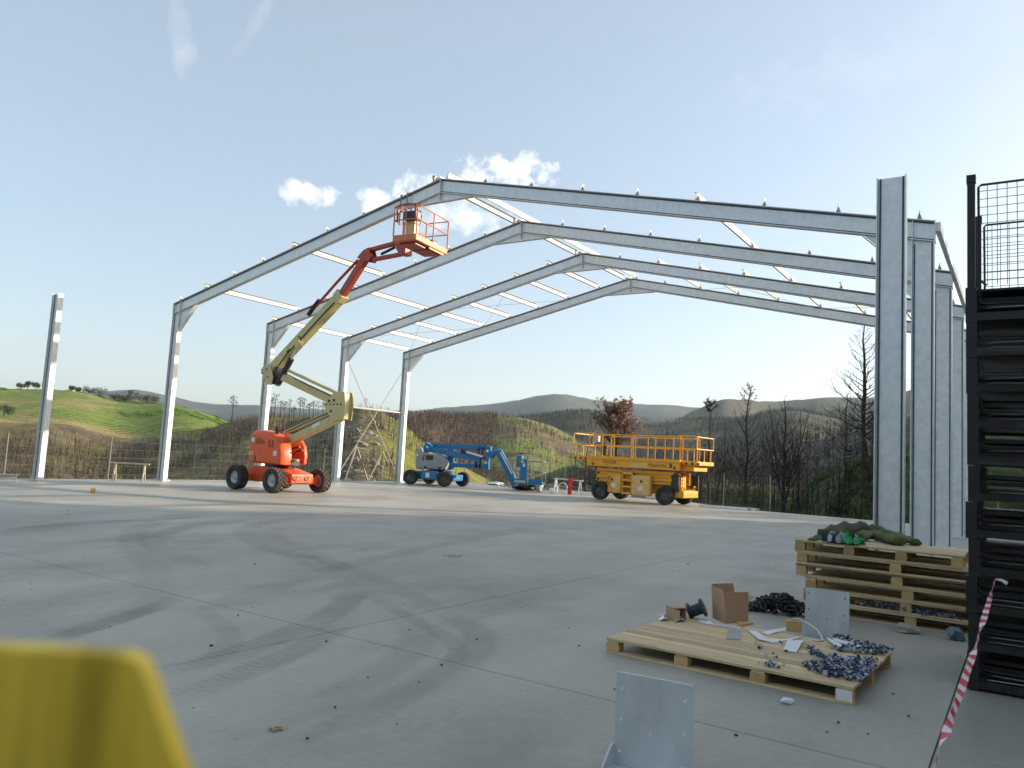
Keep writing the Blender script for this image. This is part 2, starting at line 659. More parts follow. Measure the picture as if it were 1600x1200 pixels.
slab = bpy.data.objects.new('concrete_slab', None)
COL.objects.link(slab)
tag(slab, kind='structure')
mb = MB()
mb.prism([(u, v) for u, v in SLAB], AB, AA, B(0, 0, -0.42), UP*0.38)
mb.build('slab_base', SUBBASE, slab)
GU = [-0.6, 11.9, 24.36, 29.4]
GV = [-27, -13.45, -1.0, 9.6, 21.4]
for i in range(3):
    for j in range(4):
        g = 0.0065
        poly = clip_cell(SLAB, GU[i]+(g if i else 0), GU[i+1]-(g if i < 2 else 0), GV[j]+(g if j else 0), GV[j+1]-(g if j < 3 else 0))
        if len(poly) < 3:
            continue
        mb = MB()
        mb.prism(poly, AB, AA, B(0, 0, -0.035), UP*0.035)
        mb.build('slab_panel', CONCRETE, slab, bevel=0.003, seg=1)

yard = MB()
yard.prism([(29.408, -40), (52, -40), (52, 15.2), (29.408, 15.2)], AB, AA, B(0, 0, -0.4), UP*0.392)
tag(yard.build('yard_paving', YARD), kind='structure')
yard2 = MB()
yard2.prism([(-0.6, -40), (29.4, -40), (29.4, -27.01), (-0.6, -27.01)], AB, AA, B(0, 0, -0.4), UP*0.392)
tag(yard2.build('yard_paving', YARD), kind='structure')


# tyre marks: thin films of rubber dust lying on the slab
def mark_mat(name, strength, bars):
    m, nt, p = new_mat(name)
    N, L = nt.nodes, nt.links
    uv = N.new('ShaderNodeUVMap')
    sep = N.new('ShaderNodeSeparateXYZ')
    L.new(uv.outputs[0], sep.inputs[0])
    tc = N.new('ShaderNodeTexCoord')

    def mth(op, a, b=None):
        n = N.new('ShaderNodeMath')
        n.operation = op
        for k, v in enumerate((a, b)):
            if v is None:
                continue
            if isinstance(v, (int, float)):
                n.inputs[k].default_value = v
            else:
                L.new(v, n.inputs[k])
        return n.outputs[0]
    x = mth('ABSOLUTE', mth('SUBTRACT', sep.outputs[0], 0.5))      # 0 centre .. 0.5 rim
    edge = N.new('ShaderNodeMapRange')
    for k, v in zip(('From Min', 'From Max', 'To Min', 'To Max'), (0.5, 0.30, 0.0, 1.0)):
        edge.inputs[k].default_value = v
    L.new(x, edge.inputs['Value'])
    n1 = N.new('ShaderNodeTexNoise')
    n1.inputs['Scale'].default_value = 0.9
    n1.inputs['Detail'].default_value = 6
    n1.inputs['Roughness'].default_value = 0.65
    L.new(tc.outputs['Object'], n1.inputs['Vector'])
    r1 = N.new('ShaderNodeMapRange')
    for k, v in zip(('From Min', 'From Max', 'To Min', 'To Max'), (0.34, 0.62, 0.45, 1.0)):
        r1.inputs[k].default_value = v
    L.new(n1.outputs['Fac'], r1.inputs['Value'])
    ends = N.new('ShaderNodeAttribute')
    ends.attribute_name = 'fade'
    a = mth('MULTIPLY', mth('MULTIPLY', edge.outputs[0], r1.outputs[0]), ends.outputs['Fac'])
    if bars:
        w = mth('SINE', mth('ADD', mth('MULTIPLY', sep.outputs[1], 2*math.pi/0.085), mth('MULTIPLY', x, 9.0)))
        wr = N.new('ShaderNodeMapRange')
        for k, v in zip(('From Min', 'From Max', 'To Min', 'To Max'), (-0.2, 0.4, 0.45, 1.0)):
            wr.inputs[k].default_value = v
        L.new(w, wr.inputs['Value'])
        a = mth('MULTIPLY', a, wr.outputs[0])
    a = mth('MULTIPLY', a, strength)
    tr = N.new('ShaderNodeBsdfTransparent')
    mx = N.new('ShaderNodeMixShader')
    L.new(a, mx.inputs[0])
    L.new(tr.outputs[0], mx.inputs[1])
    L.new(p.outputs[0], mx.inputs[2])
    p.inputs['Base Color'].default_value = (0.075, 0.08, 0.078, 1)
    p.inputs['Roughness'].default_value = 0.75
    L.new(mx.outputs[0], nt.nodes['Material Output'].inputs['Surface'])
    return m


MARK_SOFT = mark_mat('tyre_dust_soft', 0.09, False)
MARK_MID = mark_mat('tyre_dust', 0.115, False)
MARK_BARS = mark_mat('tyre_dust_tread_bars', 0.22, True)


def smooth_path(pts, n=40):
    P = [np.array(p[:2]) for p in pts]
    P = [2*P[0]-P[1]] + P + [2*P[-1]-P[-2]]
    out = []
    k = max(2, n//(len(P)-3))
    for i in range(1, len(P)-2):
        for t in np.linspace(0, 1, k, endpoint=False):
            a, b, c, d = P[i-1], P[i], P[i+1], P[i+2]
            out.append(0.5*((2*b) + (c-a)*t + (2*a-5*b+4*c-d)*t*t + (3*b-a-3*c+d)*t**3))
    out.append(P[-2])
    return np.array(out)


mark_n = 0


def tyre_mark(pix, width, mat):
    global mark_n
    path = smooth_path([gnd(x, y) for x, y in pix])
    tan = np.gradient(path, axis=0)
    tan /= np.linalg.norm(tan, axis=1)[:, None]
    nor = np.stack([-tan[:, 1], tan[:, 0]], 1)
    z = 0.0022 + 0.0006*mark_n
    mark_n += 1
    dist = np.concatenate([[0], np.cumsum(np.linalg.norm(np.diff(path, axis=0), axis=1))])
    vs, uvs, fade = [], [], []
    for i in range(len(path)):
        for s in (-0.5, 0.5):
            q = path[i] + nor[i]*width*s
            vs.append((q[0], q[1], z))
            uvs.append((s+0.5, dist[i]))
            e = min(dist[i], dist[-1]-dist[i])
            fade.append(min(1.0, e/(0.22*dist[-1]+0.01)))
    fs = [(2*i, 2*i+1, 2*i+3, 2*i+2) for i in range(len(path)-1)]
    me = bpy.data.meshes.new('tyre_mark')
    me.from_pydata(vs, [], fs)
    ul = me.uv_layers.new(name='UVMap')
    for lp in me.loops:
        ul.data[lp.index].uv = uvs[lp.vertex_index]
    at_ = me.attributes.new('fade', 'FLOAT', 'POINT')
    at_.data.foreach_set('value', fade)
    me.materials.append(mat)
    o = bpy.data.objects.new('tyre_mark', me)
    COL.objects.link(o)
    o.parent = slab


for pix, w_, m_ in [
    ([(0, 1005), (90, 990), (170, 970), (225, 945), (262, 925)], 0.45, MARK_MID),
    ([(60, 1010), (130, 985), (210, 960), (290, 930)], 0.34, MARK_BARS),
    ([(-20, 838), (90, 822), (180, 815), (270, 808), (360, 800)], 0.9, MARK_MID),
    ([(0, 872), (110, 852), (220, 838), (330, 818), (430, 806), (560, 800)], 0.7, MARK_SOFT),
    ([(0, 830), (120, 818), (250, 812), (420, 802)], 0.4, MARK_SOFT),
    ([(280, 805), (228, 822), (205, 840), (222, 870), (245, 890), (240, 915), (200, 945)], 0.55, MARK_SOFT),
    ([(330, 812), (262, 832), (240, 850), (300, 880), (320, 910)], 0.5, MARK_SOFT),
    ([(545, 800), (440, 812), (385, 828), (405, 850), (470, 872), (530, 900), (560, 925)], 0.55, MARK_MID),
    ([(560, 830), (440, 825), (430, 840), (500, 870), (550, 900)], 0.5, MARK_SOFT),
    ([(565, 915), (520, 958), (440, 995), (340, 1030), (230, 1055)], 0.42, MARK_BARS),
    ([(560, 960), (480, 1010), (390, 1048), (300, 1085), (240, 1105)], 0.36, MARK_BARS),
    ([(300, 948), (345, 975), (360, 1005), (320, 1035), (240, 1060)], 0.28, MARK_SOFT),
    ([(620, 950), (650, 985), (640, 1020), (580, 1060), (480, 1110), (360, 1160)], 0.42, MARK_SOFT),
    ([(690, 955), (745, 985), (740, 1020), (680, 1060), (560, 1120), (420, 1190)], 0.42, MARK_MID),
    ([(560, 925), (700, 1000), (690, 1050), (600, 1110)], 0.25, MARK_SOFT),
    ([(150, 775), (350, 790), (520, 800), (700, 812)], 0.5, MARK_SOFT),
    ([(420, 860), (520, 880), (640, 930), (760, 1000)], 0.4, MARK_SOFT),
    ([(820, 830), (700, 850), (560, 880), (420, 920), (250, 990)], 0.5, MARK_SOFT),
]:
    tyre_mark(pix, w_, m_)

# ================================================================== SETTING: terrain
TERR_R = 6000.0


def crest(pts):
    th, r, tz = [], [], []
    for x, y, d in pts:
        q = sight(x, y)
        th.append(math.atan2(q.x, q.y))
        r.append(d)
        tz.append(CAM_H + d*q.z/math.hypot(q.x, q.y))
    return np.array(th), np.array(r), np.array(tz)


# name, crest line (x, y, metres), start of the slope q0, tail after the crest, floor
LAYERS = [
    ('field', crest([(-700, 600, 430), (-300, 602, 450), (0, 608, 470), (60, 609, 470), (140, 613, 460), (200, 622, 450), (260, 632, 430),
                     (330, 650, 400), (400, 675, 370), (470, 705, 340), (560, 770, 320), (700, 900, 300)]), 0.18, 0.7, -16),
    ('burnt', crest([(180, 860, 300), (250, 725, 300), (300, 680, 290), (350, 662, 280), (420, 650, 270), (500, 646, 265), (560, 636, 262), (600, 646, 260),
                     (630, 662, 255), (660, 690, 250), (700, 714, 245), (760, 750, 240), (850, 850, 230)]), 0.22, 0.55, -18),
    ('brown', crest([(480, 668, 540), (560, 655, 540), (640, 651, 530), (700, 650, 520), (760, 645, 520), (810, 650, 520), (860, 664, 515), (920, 694, 500),
                     (1000, 740, 470), (1080, 800, 430)]), 0.22, 0.5, -22),
    ('green', crest([(560, 670, 800), (700, 662, 820), (780, 657, 840), (840, 649, 860), (900, 648, 880), (1000, 653, 900), (1060, 656, 900), (1150, 652, 900),
                     (1250, 650, 900), (1400, 660, 900), (1700, 660, 900)]), 0.16, 0.6, -22),
    ('far', crest([(-1200, 640, 4200), (-500, 640, 4200), (0, 625, 4200), (150, 613, 4200), (210, 610, 4200), (300, 622, 4200), (420, 636, 4200), (520, 642, 4200), (620, 639, 4200),
                   (680, 634, 4000), (740, 634, 4000), (780, 629, 4000), (820, 625, 3900), (860, 622, 3900), (900, 621, 3900), (940, 621, 3900), (975, 623, 3900), (1010, 630, 3800), (1040, 630, 3800),
                   (1090, 634, 3800), (1150, 642, 3800), (1300, 650, 3800), (2000, 680, 3800)]), 0.45, 0.5, -30),
    ('moor', crest([(960, 700, 1700), (1040, 660, 1700), (1080, 645, 1700), (1130, 632, 1700), (1200, 624, 1700), (1260, 620, 1650), (1320, 617, 1600), (1400, 612, 1500),
                    (1600, 600, 1400), (2200, 610, 1300)]), 0.4, 0.5, -30),
    ('slope', crest([(900, 900, 260), (980, 800, 260), (1060, 745, 255), (1120, 720, 250), (1180, 700, 245), (1260, 685, 240), (1330, 672, 230), (1450, 650, 210),
                     (1700, 640, 190), (2300, 640, 190)]), 0.25, 0.5, -20),
    ('bank', crest([(1130, 850, 76), (1190, 815, 72), (1230, 785, 66), (1280, 752, 62), (1330, 733, 60), (1370, 720, 58), (1450, 700, 56),
                    (1700, 640, 54), (2300, 640, 54)]), 0.55, 0.7, -14),
]


def sstep(t):
    t = np.clip(t, 0, 1)
    return t*t*(3-2*t)


SLAB_NP = np.array(SLAB)


def slab_dist(x, y):
    """metres outside the paved area"""
    dx, dy = x-OX, y-OY
    u = AB.x*dx + AB.y*dy
    v = AA.x*dx + AA.y*dy
    d1 = np.maximum(np.maximum(-0.6-u, u-52), np.maximum(-40-v, v-15.4))
    d2 = np.maximum(np.maximum(-0.6-u, u-14), np.maximum(-40-v, v-21.4))
    d3 = np.maximum(np.maximum(-0.6-u, u-40), np.maximum(-40-v, v+u-35.2))
    return np.minimum(d1, np.minimum(d2, d3))


def terrain(x, y, want=False):
    x, y = np.asarray(x, float), np.asarray(y, float)
    th, r = np.arctan2(x, y), np.hypot(x, y)
    nz = (fbm(x/55+9, y/55+3, 4, 5)-0.5)
    base = -20 + 6*(fbm(x/300, y/300, 3, 2)-0.5)
    z = base
    lay = np.full(x.shape, -1)
    for i, (nm, (ct, cr, cz), q0, tail, floor) in enumerate(LAYERS):
        order = np.argsort(ct)
        rc = np.interp(th, ct[order], cr[order])
        zc = np.interp(th, ct[order], cz[order])
        wob = 1 + 0.05*np.sin(th*23+i) + 0.03*np.sin(th*51+2*i)
        q = r/(rc*wob)
        up = np.clip((q-q0)/(1-q0), 0, 1)
        prof = np.where(q < 1, 0.55*up + 0.45*sstep(up), 1 - sstep((q-1)/tail))
        zi = floor + (zc*np.where(q < 1, 1, 1)-floor)*prof
        amp = np.minimum(0.012*rc, 14)*np.clip(prof*1.4, 0, 1)*np.where(q < 1, 1-0.75*up**3, 0.25)
        zi = zi + nz*amp
        on = zi > z
        z = np.where(on, zi, z)
        lay = np.where(on, i, lay)
    # high unseen bank right of the yard, shaped to shade the foreground
    hb = 15.5*sstep((x-25.5)/6.5)*sstep((y+45)/20)*(1-sstep((y-28)/8))*(1-sstep((x-75)/60))
    hb = hb*(0.9+0.25*(fbm(x/9, y/9, 3, 8)-0.5)) - 0.6
    # and one added out of view behind the yard to darken the foreground
    hb2 = 11.0*sstep((-y-10)/9)*sstep((y+120)/40)*sstep((x+55)/25)*(1-sstep((x-60)/40))*(0.9+0.25*(fbm(x/9, y/9, 3, 9)-0.5)) - 0.7
    # apron round the paving: falls away from the slab rim
    d = slab_dist(x, y)
    apron = -0.34 - 0.16*np.clip(d-1.2, 0, None) - 0.012*np.clip(d-6, 0, None)**1.5 + 0.16*nz*np.clip(d, 0, 6)
    apron = np.where(d < 0.0, -0.62, apron)
    near = sstep((d-2)/42)
    z2 = np.where(d < 34, np.maximum(apron, np.where(lay == 7, z, -99)), z)
    k = sstep((d-10)/40)
    zz = apron*(1-k) + z*k
    zz = np.where((lay == 7) & (z > apron), np.maximum(zz, apron+(z-apron)*sstep((d-1)/9)), zz)
    zz = np.where((hb > zz) & (x > 24), hb, zz)
    zz = np.where(d < 0, -0.62, zz)
    zz = np.where((d < 0) & (x > 25.5), np.maximum(zz, hb), zz)
    zz = np.where(y < -8, np.maximum(zz, hb2), zz)
    if want:
        return zz, lay
    return zz


th_f = np.radians(np.concatenate([np.linspace(-180, -44, 70, endpoint=False), np.linspace(-44, 46, 620, endpoint=False), np.linspace(46, 180, 70)]))
rr_f = np.concatenate([np.linspace(2, 75, 95, endpoint=False), np.geomspace(75, 1000, 130, endpoint=False), np.geomspace(1000, TERR_R, 34)])
TH, RR = np.meshgrid(th_f, rr_f, indexing='ij')
TX, TY = RR*np.sin(TH), RR*np.cos(TH)
TZ, TL = terrain(TX, TY, True)

# land cover colours
cov = np.zeros(TX.shape+(3,))
n1 = fbm(TX/26, TY/26, 4, 21)
n2 = fbm(TX/9, TY/9, 4, 31)
n3 = fbm(TX/120, TY/120, 3, 41)
C_BURNT, C_SOIL, C_GRASS = np.array((0.13, 0.105, 0.07)), np.array((0.21, 0.16, 0.10)), np.array((0.19, 0.185, 0.05))
C_FIELD, C_FIELD2, C_EARTH = np.array((0.115, 0.19, 0.032)), np.array((0.175, 0.23, 0.055)), np.array((0.34, 0.26, 0.13))
C_FAR, C_MOOR, C_WOOD = np.array((0.042, 0.056, 0.046)), np.array((0.115, 0.112, 0.085)), np.array((0.045, 0.055, 0.035))


def blend(a, b, t):
    return a*(1-t[..., None]) + b*t[..., None]


g = sstep((n1*0.6+n2*0.4-0.47)/0.16)
cov[:] = blend(C_BURNT, C_SOIL, sstep((n2-0.45)/0.2))
cov = blend(cov, C_GRASS, g*0.5)
for i, (nm, (ct, cr, cz), q0, tail, floor) in enumerate(LAYERS):
    sel = (TL == i)
    q = RR/np.interp(TH, ct, cr)
    if nm == 'field':
        patch = fbm(TX/60+TY/140, TY/45, 2, 77)
        fld = blend(C_FIELD, C_FIELD2, sstep((patch-0.45)/0.1))
        track = sstep(1-np.abs(fbm(TX/70, TY/70, 2, 91)-0.5)/0.02)
        fld = blend(fld, C_EARTH, 0.7*track)
        lim = 0.60 + 0.05*(n1-0.5)
        rim = sstep(1-np.abs(q-lim-0.02)/0.025)
        t = sstep((q-lim)/0.02)
        c = blend(cov, fld, t)
        c = blend(c, C_EARTH, 0.75*rim)
    elif nm == 'burnt':
        rock = sstep((n2-0.55)/0.1)*sstep((n1-0.4)/0.2)
        right = sstep((TH-np.arctan2(-230, 1207))/0.05)
        c = blend(cov, np.array((0.20, 0.18, 0.155)), rock*0.35)
        c = blend(c, np.array((0.17, 0.175, 0.04)), right*(0.45+0.5*g))
    elif nm == 'brown':
        c = blend(np.broadcast_to(np.array((0.14, 0.098, 0.07)), cov.shape), np.array((0.09, 0.078, 0.058)), sstep((n1-0.4)/0.25))
        t = sstep((TH-np.arctan2(-70, 1207))/0.06)*sstep((n1*0.5+n2*0.5-0.42)/0.12)*sstep((q-0.45)/0.2)
        c = blend(c, np.array((0.19, 0.225, 0.06)), 0.85*t)
    elif nm == 'green':
        t = sstep((q-0.86)/0.05)*(0.25+0.75*sstep((np.arctan2(180, 1207)-TH)/0.06))
        c = blend(blend(np.broadcast_to(np.array((0.075, 0.068, 0.055)), cov.shape), C_WOOD, sstep((n1-0.45)/0.15)), blend(np.broadcast_to(np.array((0.20, 0.24, 0.06)), cov.shape), C_WOOD, sstep((n2*0.5+n1*0.5-0.53)/0.06)), t)
    elif nm == 'far':
        c = blend(np.broadcast_to(C_FAR, cov.shape), C_MOOR, sstep((n3-0.5)/0.2)*0.5)
    elif nm == 'moor':
        c = blend(np.broadcast_to(C_MOOR, cov.shape), C_WOOD, np.maximum(sstep((n3-0.52)/0.06)*0.75*sstep((0.9-q)/0.15), sstep((n1-0.62)/0.05)*0.6))
        c = blend(c, np.array((0.14, 0.145, 0.08)), sstep((n1-0.5)/0.2)*0.5)
    elif nm == 'slope':
        c = blend(np.broadcast_to(np.array((0.085, 0.08, 0.068)), cov.shape), np.array((0.19, 0.18, 0.16)), sstep((n2-0.5)/0.15)*0.6)
        c = blend(c, np.array((0.10, 0.12, 0.04)), sstep((n1-0.55)/0.1)*0.5)
    else:
        c = blend(np.broadcast_to(np.array((0.085, 0.105, 0.04)), cov.shape), np.array((0.17, 0.14, 0.095)), sstep((n2-0.52)/0.12)*0.7)
    cov[sel] = c[sel]
# rim of trodden earth and dry grass round the slab
dd = slab_dist(TX, TY)
cov = blend(cov, np.array((0.15, 0.12, 0.08)), sstep((7-dd)/5)*sstep((n2-0.35)/0.2)*0.8*(dd > 0))

nth, nr = TX.shape
V = np.stack([TX, TY, TZ], -1).reshape(-1, 3)
idx = np.arange(nth*nr).reshape(nth, nr)
q4 = np.stack([idx[:-1, :-1], idx[1:, :-1], idx[1:, 1:], idx[:-1, 1:]], -1).reshape(-1, 4)
# close the middle under the camera
ctr = len(V)
V = np.vstack([V, [[0, 0, -0.62]]])
tri = np.stack([idx[1:, 0], idx[:-1, 0], np.full(nth-1, ctr)], -1)


def np_mesh(name, V, quads=None, tris=None, mat=None, colors=None, smooth=True):
    me = bpy.data.meshes.new(name)
    nq = 0 if quads is None else len(quads)
    nt_ = 0 if tris is None else len(tris)
    me.vertices.add(len(V))
    me.vertices.foreach_set('co', np.asarray(V, np.float32).ravel())
    loops = []
    if nq:
        loops.append(np.asarray(quads).ravel())
    if nt_:
        loops.append(np.asarray(tris).ravel())
    loops = np.concatenate(loops).astype(np.int32)
    me.loops.add(len(loops))
    me.loops.foreach_set('vertex_index', loops)
    me.polygons.add(nq+nt_)
    st = np.concatenate([np.arange(nq)*4, nq*4+np.arange(nt_)*3]).astype(np.int32)
    me.polygons.foreach_set('loop_start', st)
    me.polygons.foreach_set('use_smooth', np.full(nq+nt_, smooth))
    me.update(calc_edges=True)
    me.validate()
    if colors is not None:
        ca = me.color_attributes.new('cover', 'FLOAT_COLOR', 'POINT')
        ca.data.foreach_set('color', np.concatenate([colors, np.ones((len(colors), 1))], 1).astype(np.float32).ravel())
    if mat:
        me.materials.append(mat)
    o = bpy.data.objects.new(name, me)
    COL.objects.link(o)
    return o


def cover_mat(name, rough=0.95, bump=True, fine=1.0):
    m, nt, p = new_mat(name)
    N, L = nt.nodes, nt.links
    at_ = N.new('ShaderNodeAttribute')
    at_.attribute_name = 'cover'
    col = at_.outputs['Color']
    if fine:
        tc = N.new('ShaderNodeTexCoord')
        prev = None
        for sc, lo, hi in ((0.9, 0.5, 1.5), (0.17, 0.72, 1.28), (2.4, 0.6, 1.4)):
            n = N.new('ShaderNodeTexNoise')
            n.inputs['Scale'].default_value = sc
            n.inputs['Detail'].default_value = 5
            n.inputs['Roughness'].default_value = 0.7
            L.new(tc.outputs['Object'], n.inputs['Vector'])
            r = N.new('ShaderNodeMapRange')
            for k, v in zip(('From Min', 'From Max', 'To Min', 'To Max'), (0.3, 0.7, lo, hi)):
                r.inputs[k].default_value = v
            L.new(n.outputs['Fac'], r.inputs['Value'])
            mu = N.new('ShaderNodeMixRGB')
            mu.blend_type = 'MULTIPLY'
            mu.inputs['Fac'].default_value = 1
            L.new(col, mu.inputs['Color1'])
            L.new(r.outputs[0], mu.inputs['Color2'])
            col = mu.outputs[0]
            prev = n
        if bump:
            bn = N.new('ShaderNodeBump')
            bn.inputs['Strength'].default_value = 0.6
            bn.inputs['Distance'].default_value = 0.5
            L.new(prev.outputs['Fac'], bn.inputs['Height'])
            L.new(bn.outputs[0], p.inputs['Normal'])
    L.new(col, p.inputs['Base Color'])
    p.inputs['Roughness'].default_value = rough
    p.inputs['Specular IOR Level'].default_value = 0.1
    return m


COVER = cover_mat('hillside_ground')
colors = np.vstack([cov.reshape(-1, 3), [[0.1, 0.09, 0.07]]])
hills = np_mesh('hills', V, q4, tri, COVER, colors)
fldm = ((TL == 0) & (RR/np.interp(TH, LAYERS[0][1][0], LAYERS[0][1][1]) > 0.63)).astype(np.float32).ravel()
fa = hills.data.attributes.new('crop', 'FLOAT', 'POINT')
fa.data.foreach_set('value', np.append(fldm, 0).astype(np.float32))
# rows of vines planted over the field
hn_, hl_ = COVER.node_tree.nodes, COVER.node_tree.links
f_at = hn_.new('ShaderNodeAttribute')
f_at.attribute_name = 'crop'
f_tc = hn_.new('ShaderNodeTexCoord')
f_w = hn_.new('ShaderNodeTexWave')
f_w.inputs['Scale'].default_value = 0.085
f_w.inputs['Distortion'].default_value = 2.5
f_w.inputs['Detail'].default_value = 2
f_w.inputs['Detail Scale'].default_value = 0.15
f_mp = hn_.new('ShaderNodeMapping')
f_mp.inputs['Rotation'].default_value = (0, 0, 0.9)
hl_.new(f_tc.outputs['Object'], f_mp.inputs['Vector'])
hl_.new(f_mp.outputs[0], f_w.inputs['Vector'])
f_r = hn_.new('ShaderNodeMapRange')
for k_, v_ in zip(('From Min', 'From Max', 'To Min', 'To Max'), (0.2, 0.7, 0.55, 1.12)):
    f_r.inputs[k_].default_value = v_
hl_.new(f_w.outputs['Fac'], f_r.inputs['Value'])
f_mu = hn_.new('ShaderNodeMixRGB')
f_mu.blend_type = 'MULTIPLY'
hl_.new(f_at.outputs['Fac'], f_mu.inputs['Fac'])
bsdf_ = hn_['Principled BSDF']
hl_.new(bsdf_.inputs['Base Color'].links[0].from_socket, f_mu.inputs['Color1'])
hl_.new(f_r.outputs[0], f_mu.inputs['Color2'])
hl_.new(f_mu.outputs[0], bsdf_.inputs['Base Color'])
tag(hills, kind='structure')

# haze: the valley air
haze = MB()
haze.box((0, 0, 235), (TERR_R*2.1, TERR_R*2.1, 570))
hz = haze.build('haze', [])
tag(hz, kind='stuff')
hm = bpy.data.materials.new('valley_haze')
hm.use_nodes = True
hn = hm.node_tree.nodes
hn.clear()
ho = hn.new('ShaderNodeOutputMaterial')
hv = hn.new('ShaderNodeVolumePrincipled')
hv.inputs['Color'].default_value = (0.72, 0.84, 0.97, 1)
hv.inputs['Density'].default_value = 0.00008
hv.inputs['Anisotropy'].default_value = 0.2
hm.node_tree.links.new(hv.outputs[0], ho.inputs['Volume'])
hz.data.materials.append(hm)

# ================================================================== SETTING: vegetation
STICKS = cover_mat('charred_bark_and_twigs', 0.9, False, 0)


def sample_hill(n, px0, px1, r0, r1, keep):
    px = rng.uniform(px0, px1, n)
    th = np.arctan((px-800)/F)
    r = np.sqrt(rng.uniform(r0**2, r1**2, n))
    x, y = r*np.sin(th), r*np.cos(th)
    z, lay = terrain(x, y, True)
    k = keep(x, y, r, th, lay)
    return x[k], y[k], z[k], r[k], lay[k]


def saplings(name, x, y, z, h, col, twigs=9, spread=0.35, thick=0.02, tw=0.45):
    n = len(x)
    base = np.stack([x, y, z-0.2], -1)
    rad = h*thick*rng.uniform(0.6, 1.3, n)
    lean = rng.normal(0, 0.05, (n, 2))
    top = base + np.stack([lean[:, 0]*h, lean[:, 1]*h, h], -1)
    ang = rng.uniform(0, 6.28, n)
    tr = [base + np.stack([np.cos(ang+k*2.094)*rad, np.sin(ang+k*2.094)*rad, np.zeros(n)], -1) for k in range(3)] + [top]
    Vt = np.stack(tr, 1)
    i0 = (np.arange(n)*4)[:, None]
    Ft = np.concatenate([i0+np.array([0, 1, 3]), i0+np.array([1, 2, 3]), i0+np.array([2, 0, 3])])
    # twigs as slender triangles
    t = rng.uniform(0.25, 0.98, (n, twigs))
    a = rng.uniform(0, 6.28, (n, twigs))
    ln = h[:, None]*spread*(1.15-t)*rng.uniform(0.5, 1.3, (n, twigs))
    root = base[:, None]+(top-base)[:, None]*t[..., None]
    d = np.stack([np.cos(a), np.sin(a), rng.uniform(0.2, 1.1, (n, twigs))], -1)
    d /= np.linalg.norm(d, axis=-1, keepdims=True)
    tip = root + d*ln[..., None]
    w = (h*thick*tw)[:, None, None]
    off = np.stack([-np.sin(a), np.cos(a), rng.uniform(-1, 1, a.shape)], -1)*w
    Vw = np.stack([root-off, root+off, tip], 2).reshape(-1, 3)
    i1 = n*4 + (np.arange(n*twigs)*3)[:, None]
    Fw = i1 + np.array([0, 1, 2])
    V_ = np.vstack([Vt.reshape(-1, 3), Vw])
    C_ = np.vstack([np.repeat(col, 4, 0), np.repeat(col*1.15, twigs*3, 0)])
    return tag(np_mesh(name, V_, None, np.vstack([Ft, Fw]), STICKS, C_, smooth=False), kind='stuff')


def colmix(n, c0, c1, c2=None, p2=0.0):
    t = rng.uniform(0, 1, (n, 1))
    c = np.array(c0)*(1-t) + np.array(c1)*t
    if c2 is not None:
        s = rng.uniform(0, 1, n) < p2
        c[s] = np.array(c2)*rng.uniform(0.7, 1.2, (s.sum(), 1))
    return c


# left valley side and knoll
x, y, z, r, lay = sample_hill(15000, -60, 700, 75, 300, lambda x, y, r, th, lay: ((lay == 0) & (r < 265)) | (lay == 1))
kk = fbm(x/14, y/14, 3, 61) > 0.40 + 0.10*(lay == 1)
x, y, z, r, lay = x[kk], y[kk], z[kk], r[kk], lay[kk]
saplings('burnt_scrub', x, y, z, rng.uniform(1.2, 4.4, len(x))*np.where(r > 230, 0.55, 1.0), colmix(len(x), (0.035, 0.03, 0.026), (0.17, 0.13, 0.09), (0.13, 0.14, 0.05), 0.12), twigs=10, tw=0.8)
# brown hill across the valley
x, y, z, r, lay = sample_hill(16000, 560, 1150, 130, 560, lambda x, y, r, th, lay: (lay == 2))
kk = (fbm(x/30, y/30, 3, 63) > 0.38) & ((np.arctan2(x, y) < math.atan2(-20, F)) | (r < 260) | (rng.uniform(0, 1, len(x)) < 0.25))
x, y, z, r = x[kk], y[kk], z[kk], r[kk]
saplings('burnt_woodland', x, y, z, rng.uniform(1.8, 5.0, len(x)), colmix(len(x), (0.06, 0.045, 0.038), (0.21, 0.14, 0.10), (0.07, 0.075, 0.045), 0.15), twigs=12, spread=0.42, thick=0.026, tw=1.3)
# darker wood right of centre
x, y, z, r, lay = sample_hill(15000, 780, 1400, 120, 880, lambda x, y, r, th, lay: (lay == 3) | (lay == 6))
kk = fbm(x/40, y/40, 3, 65) > 0.42
x, y, z, r = x[kk], y[kk], z[kk], r[kk]
saplings('charred_woodland', x, y, z, rng.uniform(2.0, 5.5, len(x)), colmix(len(x), (0.035, 0.032, 0.03), (0.11, 0.09, 0.075), (0.04, 0.055, 0.03), 0.3), twigs=11, spread=0.4, thick=0.024, tw=1.2)
# thin dead stems close behind the slab
x, y, z, r, lay = sample_hill(1300, 880, 1400, 46, 130, lambda x, y, r, th, lay: slab_dist(x, y) > 4)
saplings('dead_stems', x, y, z, rng.uniform(1.2, 5.0, len(x)), colmix(len(x), (0.02, 0.018, 0.016), (0.075, 0.06, 0.05)), twigs=22, spread=0.45, thick=0.011)

# unseen scrub added on the bank to break up its shadow edge
bx_, by_ = rng.uniform(25, 55, 2600), rng.uniform(-12, 38, 2600)
saplings('shadow_break_scrub', bx_, by_, terrain(bx_, by_), rng.uniform(1.0, 4.5, 2600), colmix(2600, (0.03, 0.03, 0.02), (0.10, 0.09, 0.05), (0.05, 0.08, 0.02), 0.4), twigs=14, spread=0.5, thick=0.02, tw=1.2)

# bank grass and weeds
BLADE = cover_mat('grass_blades', 0.8, False, 0)


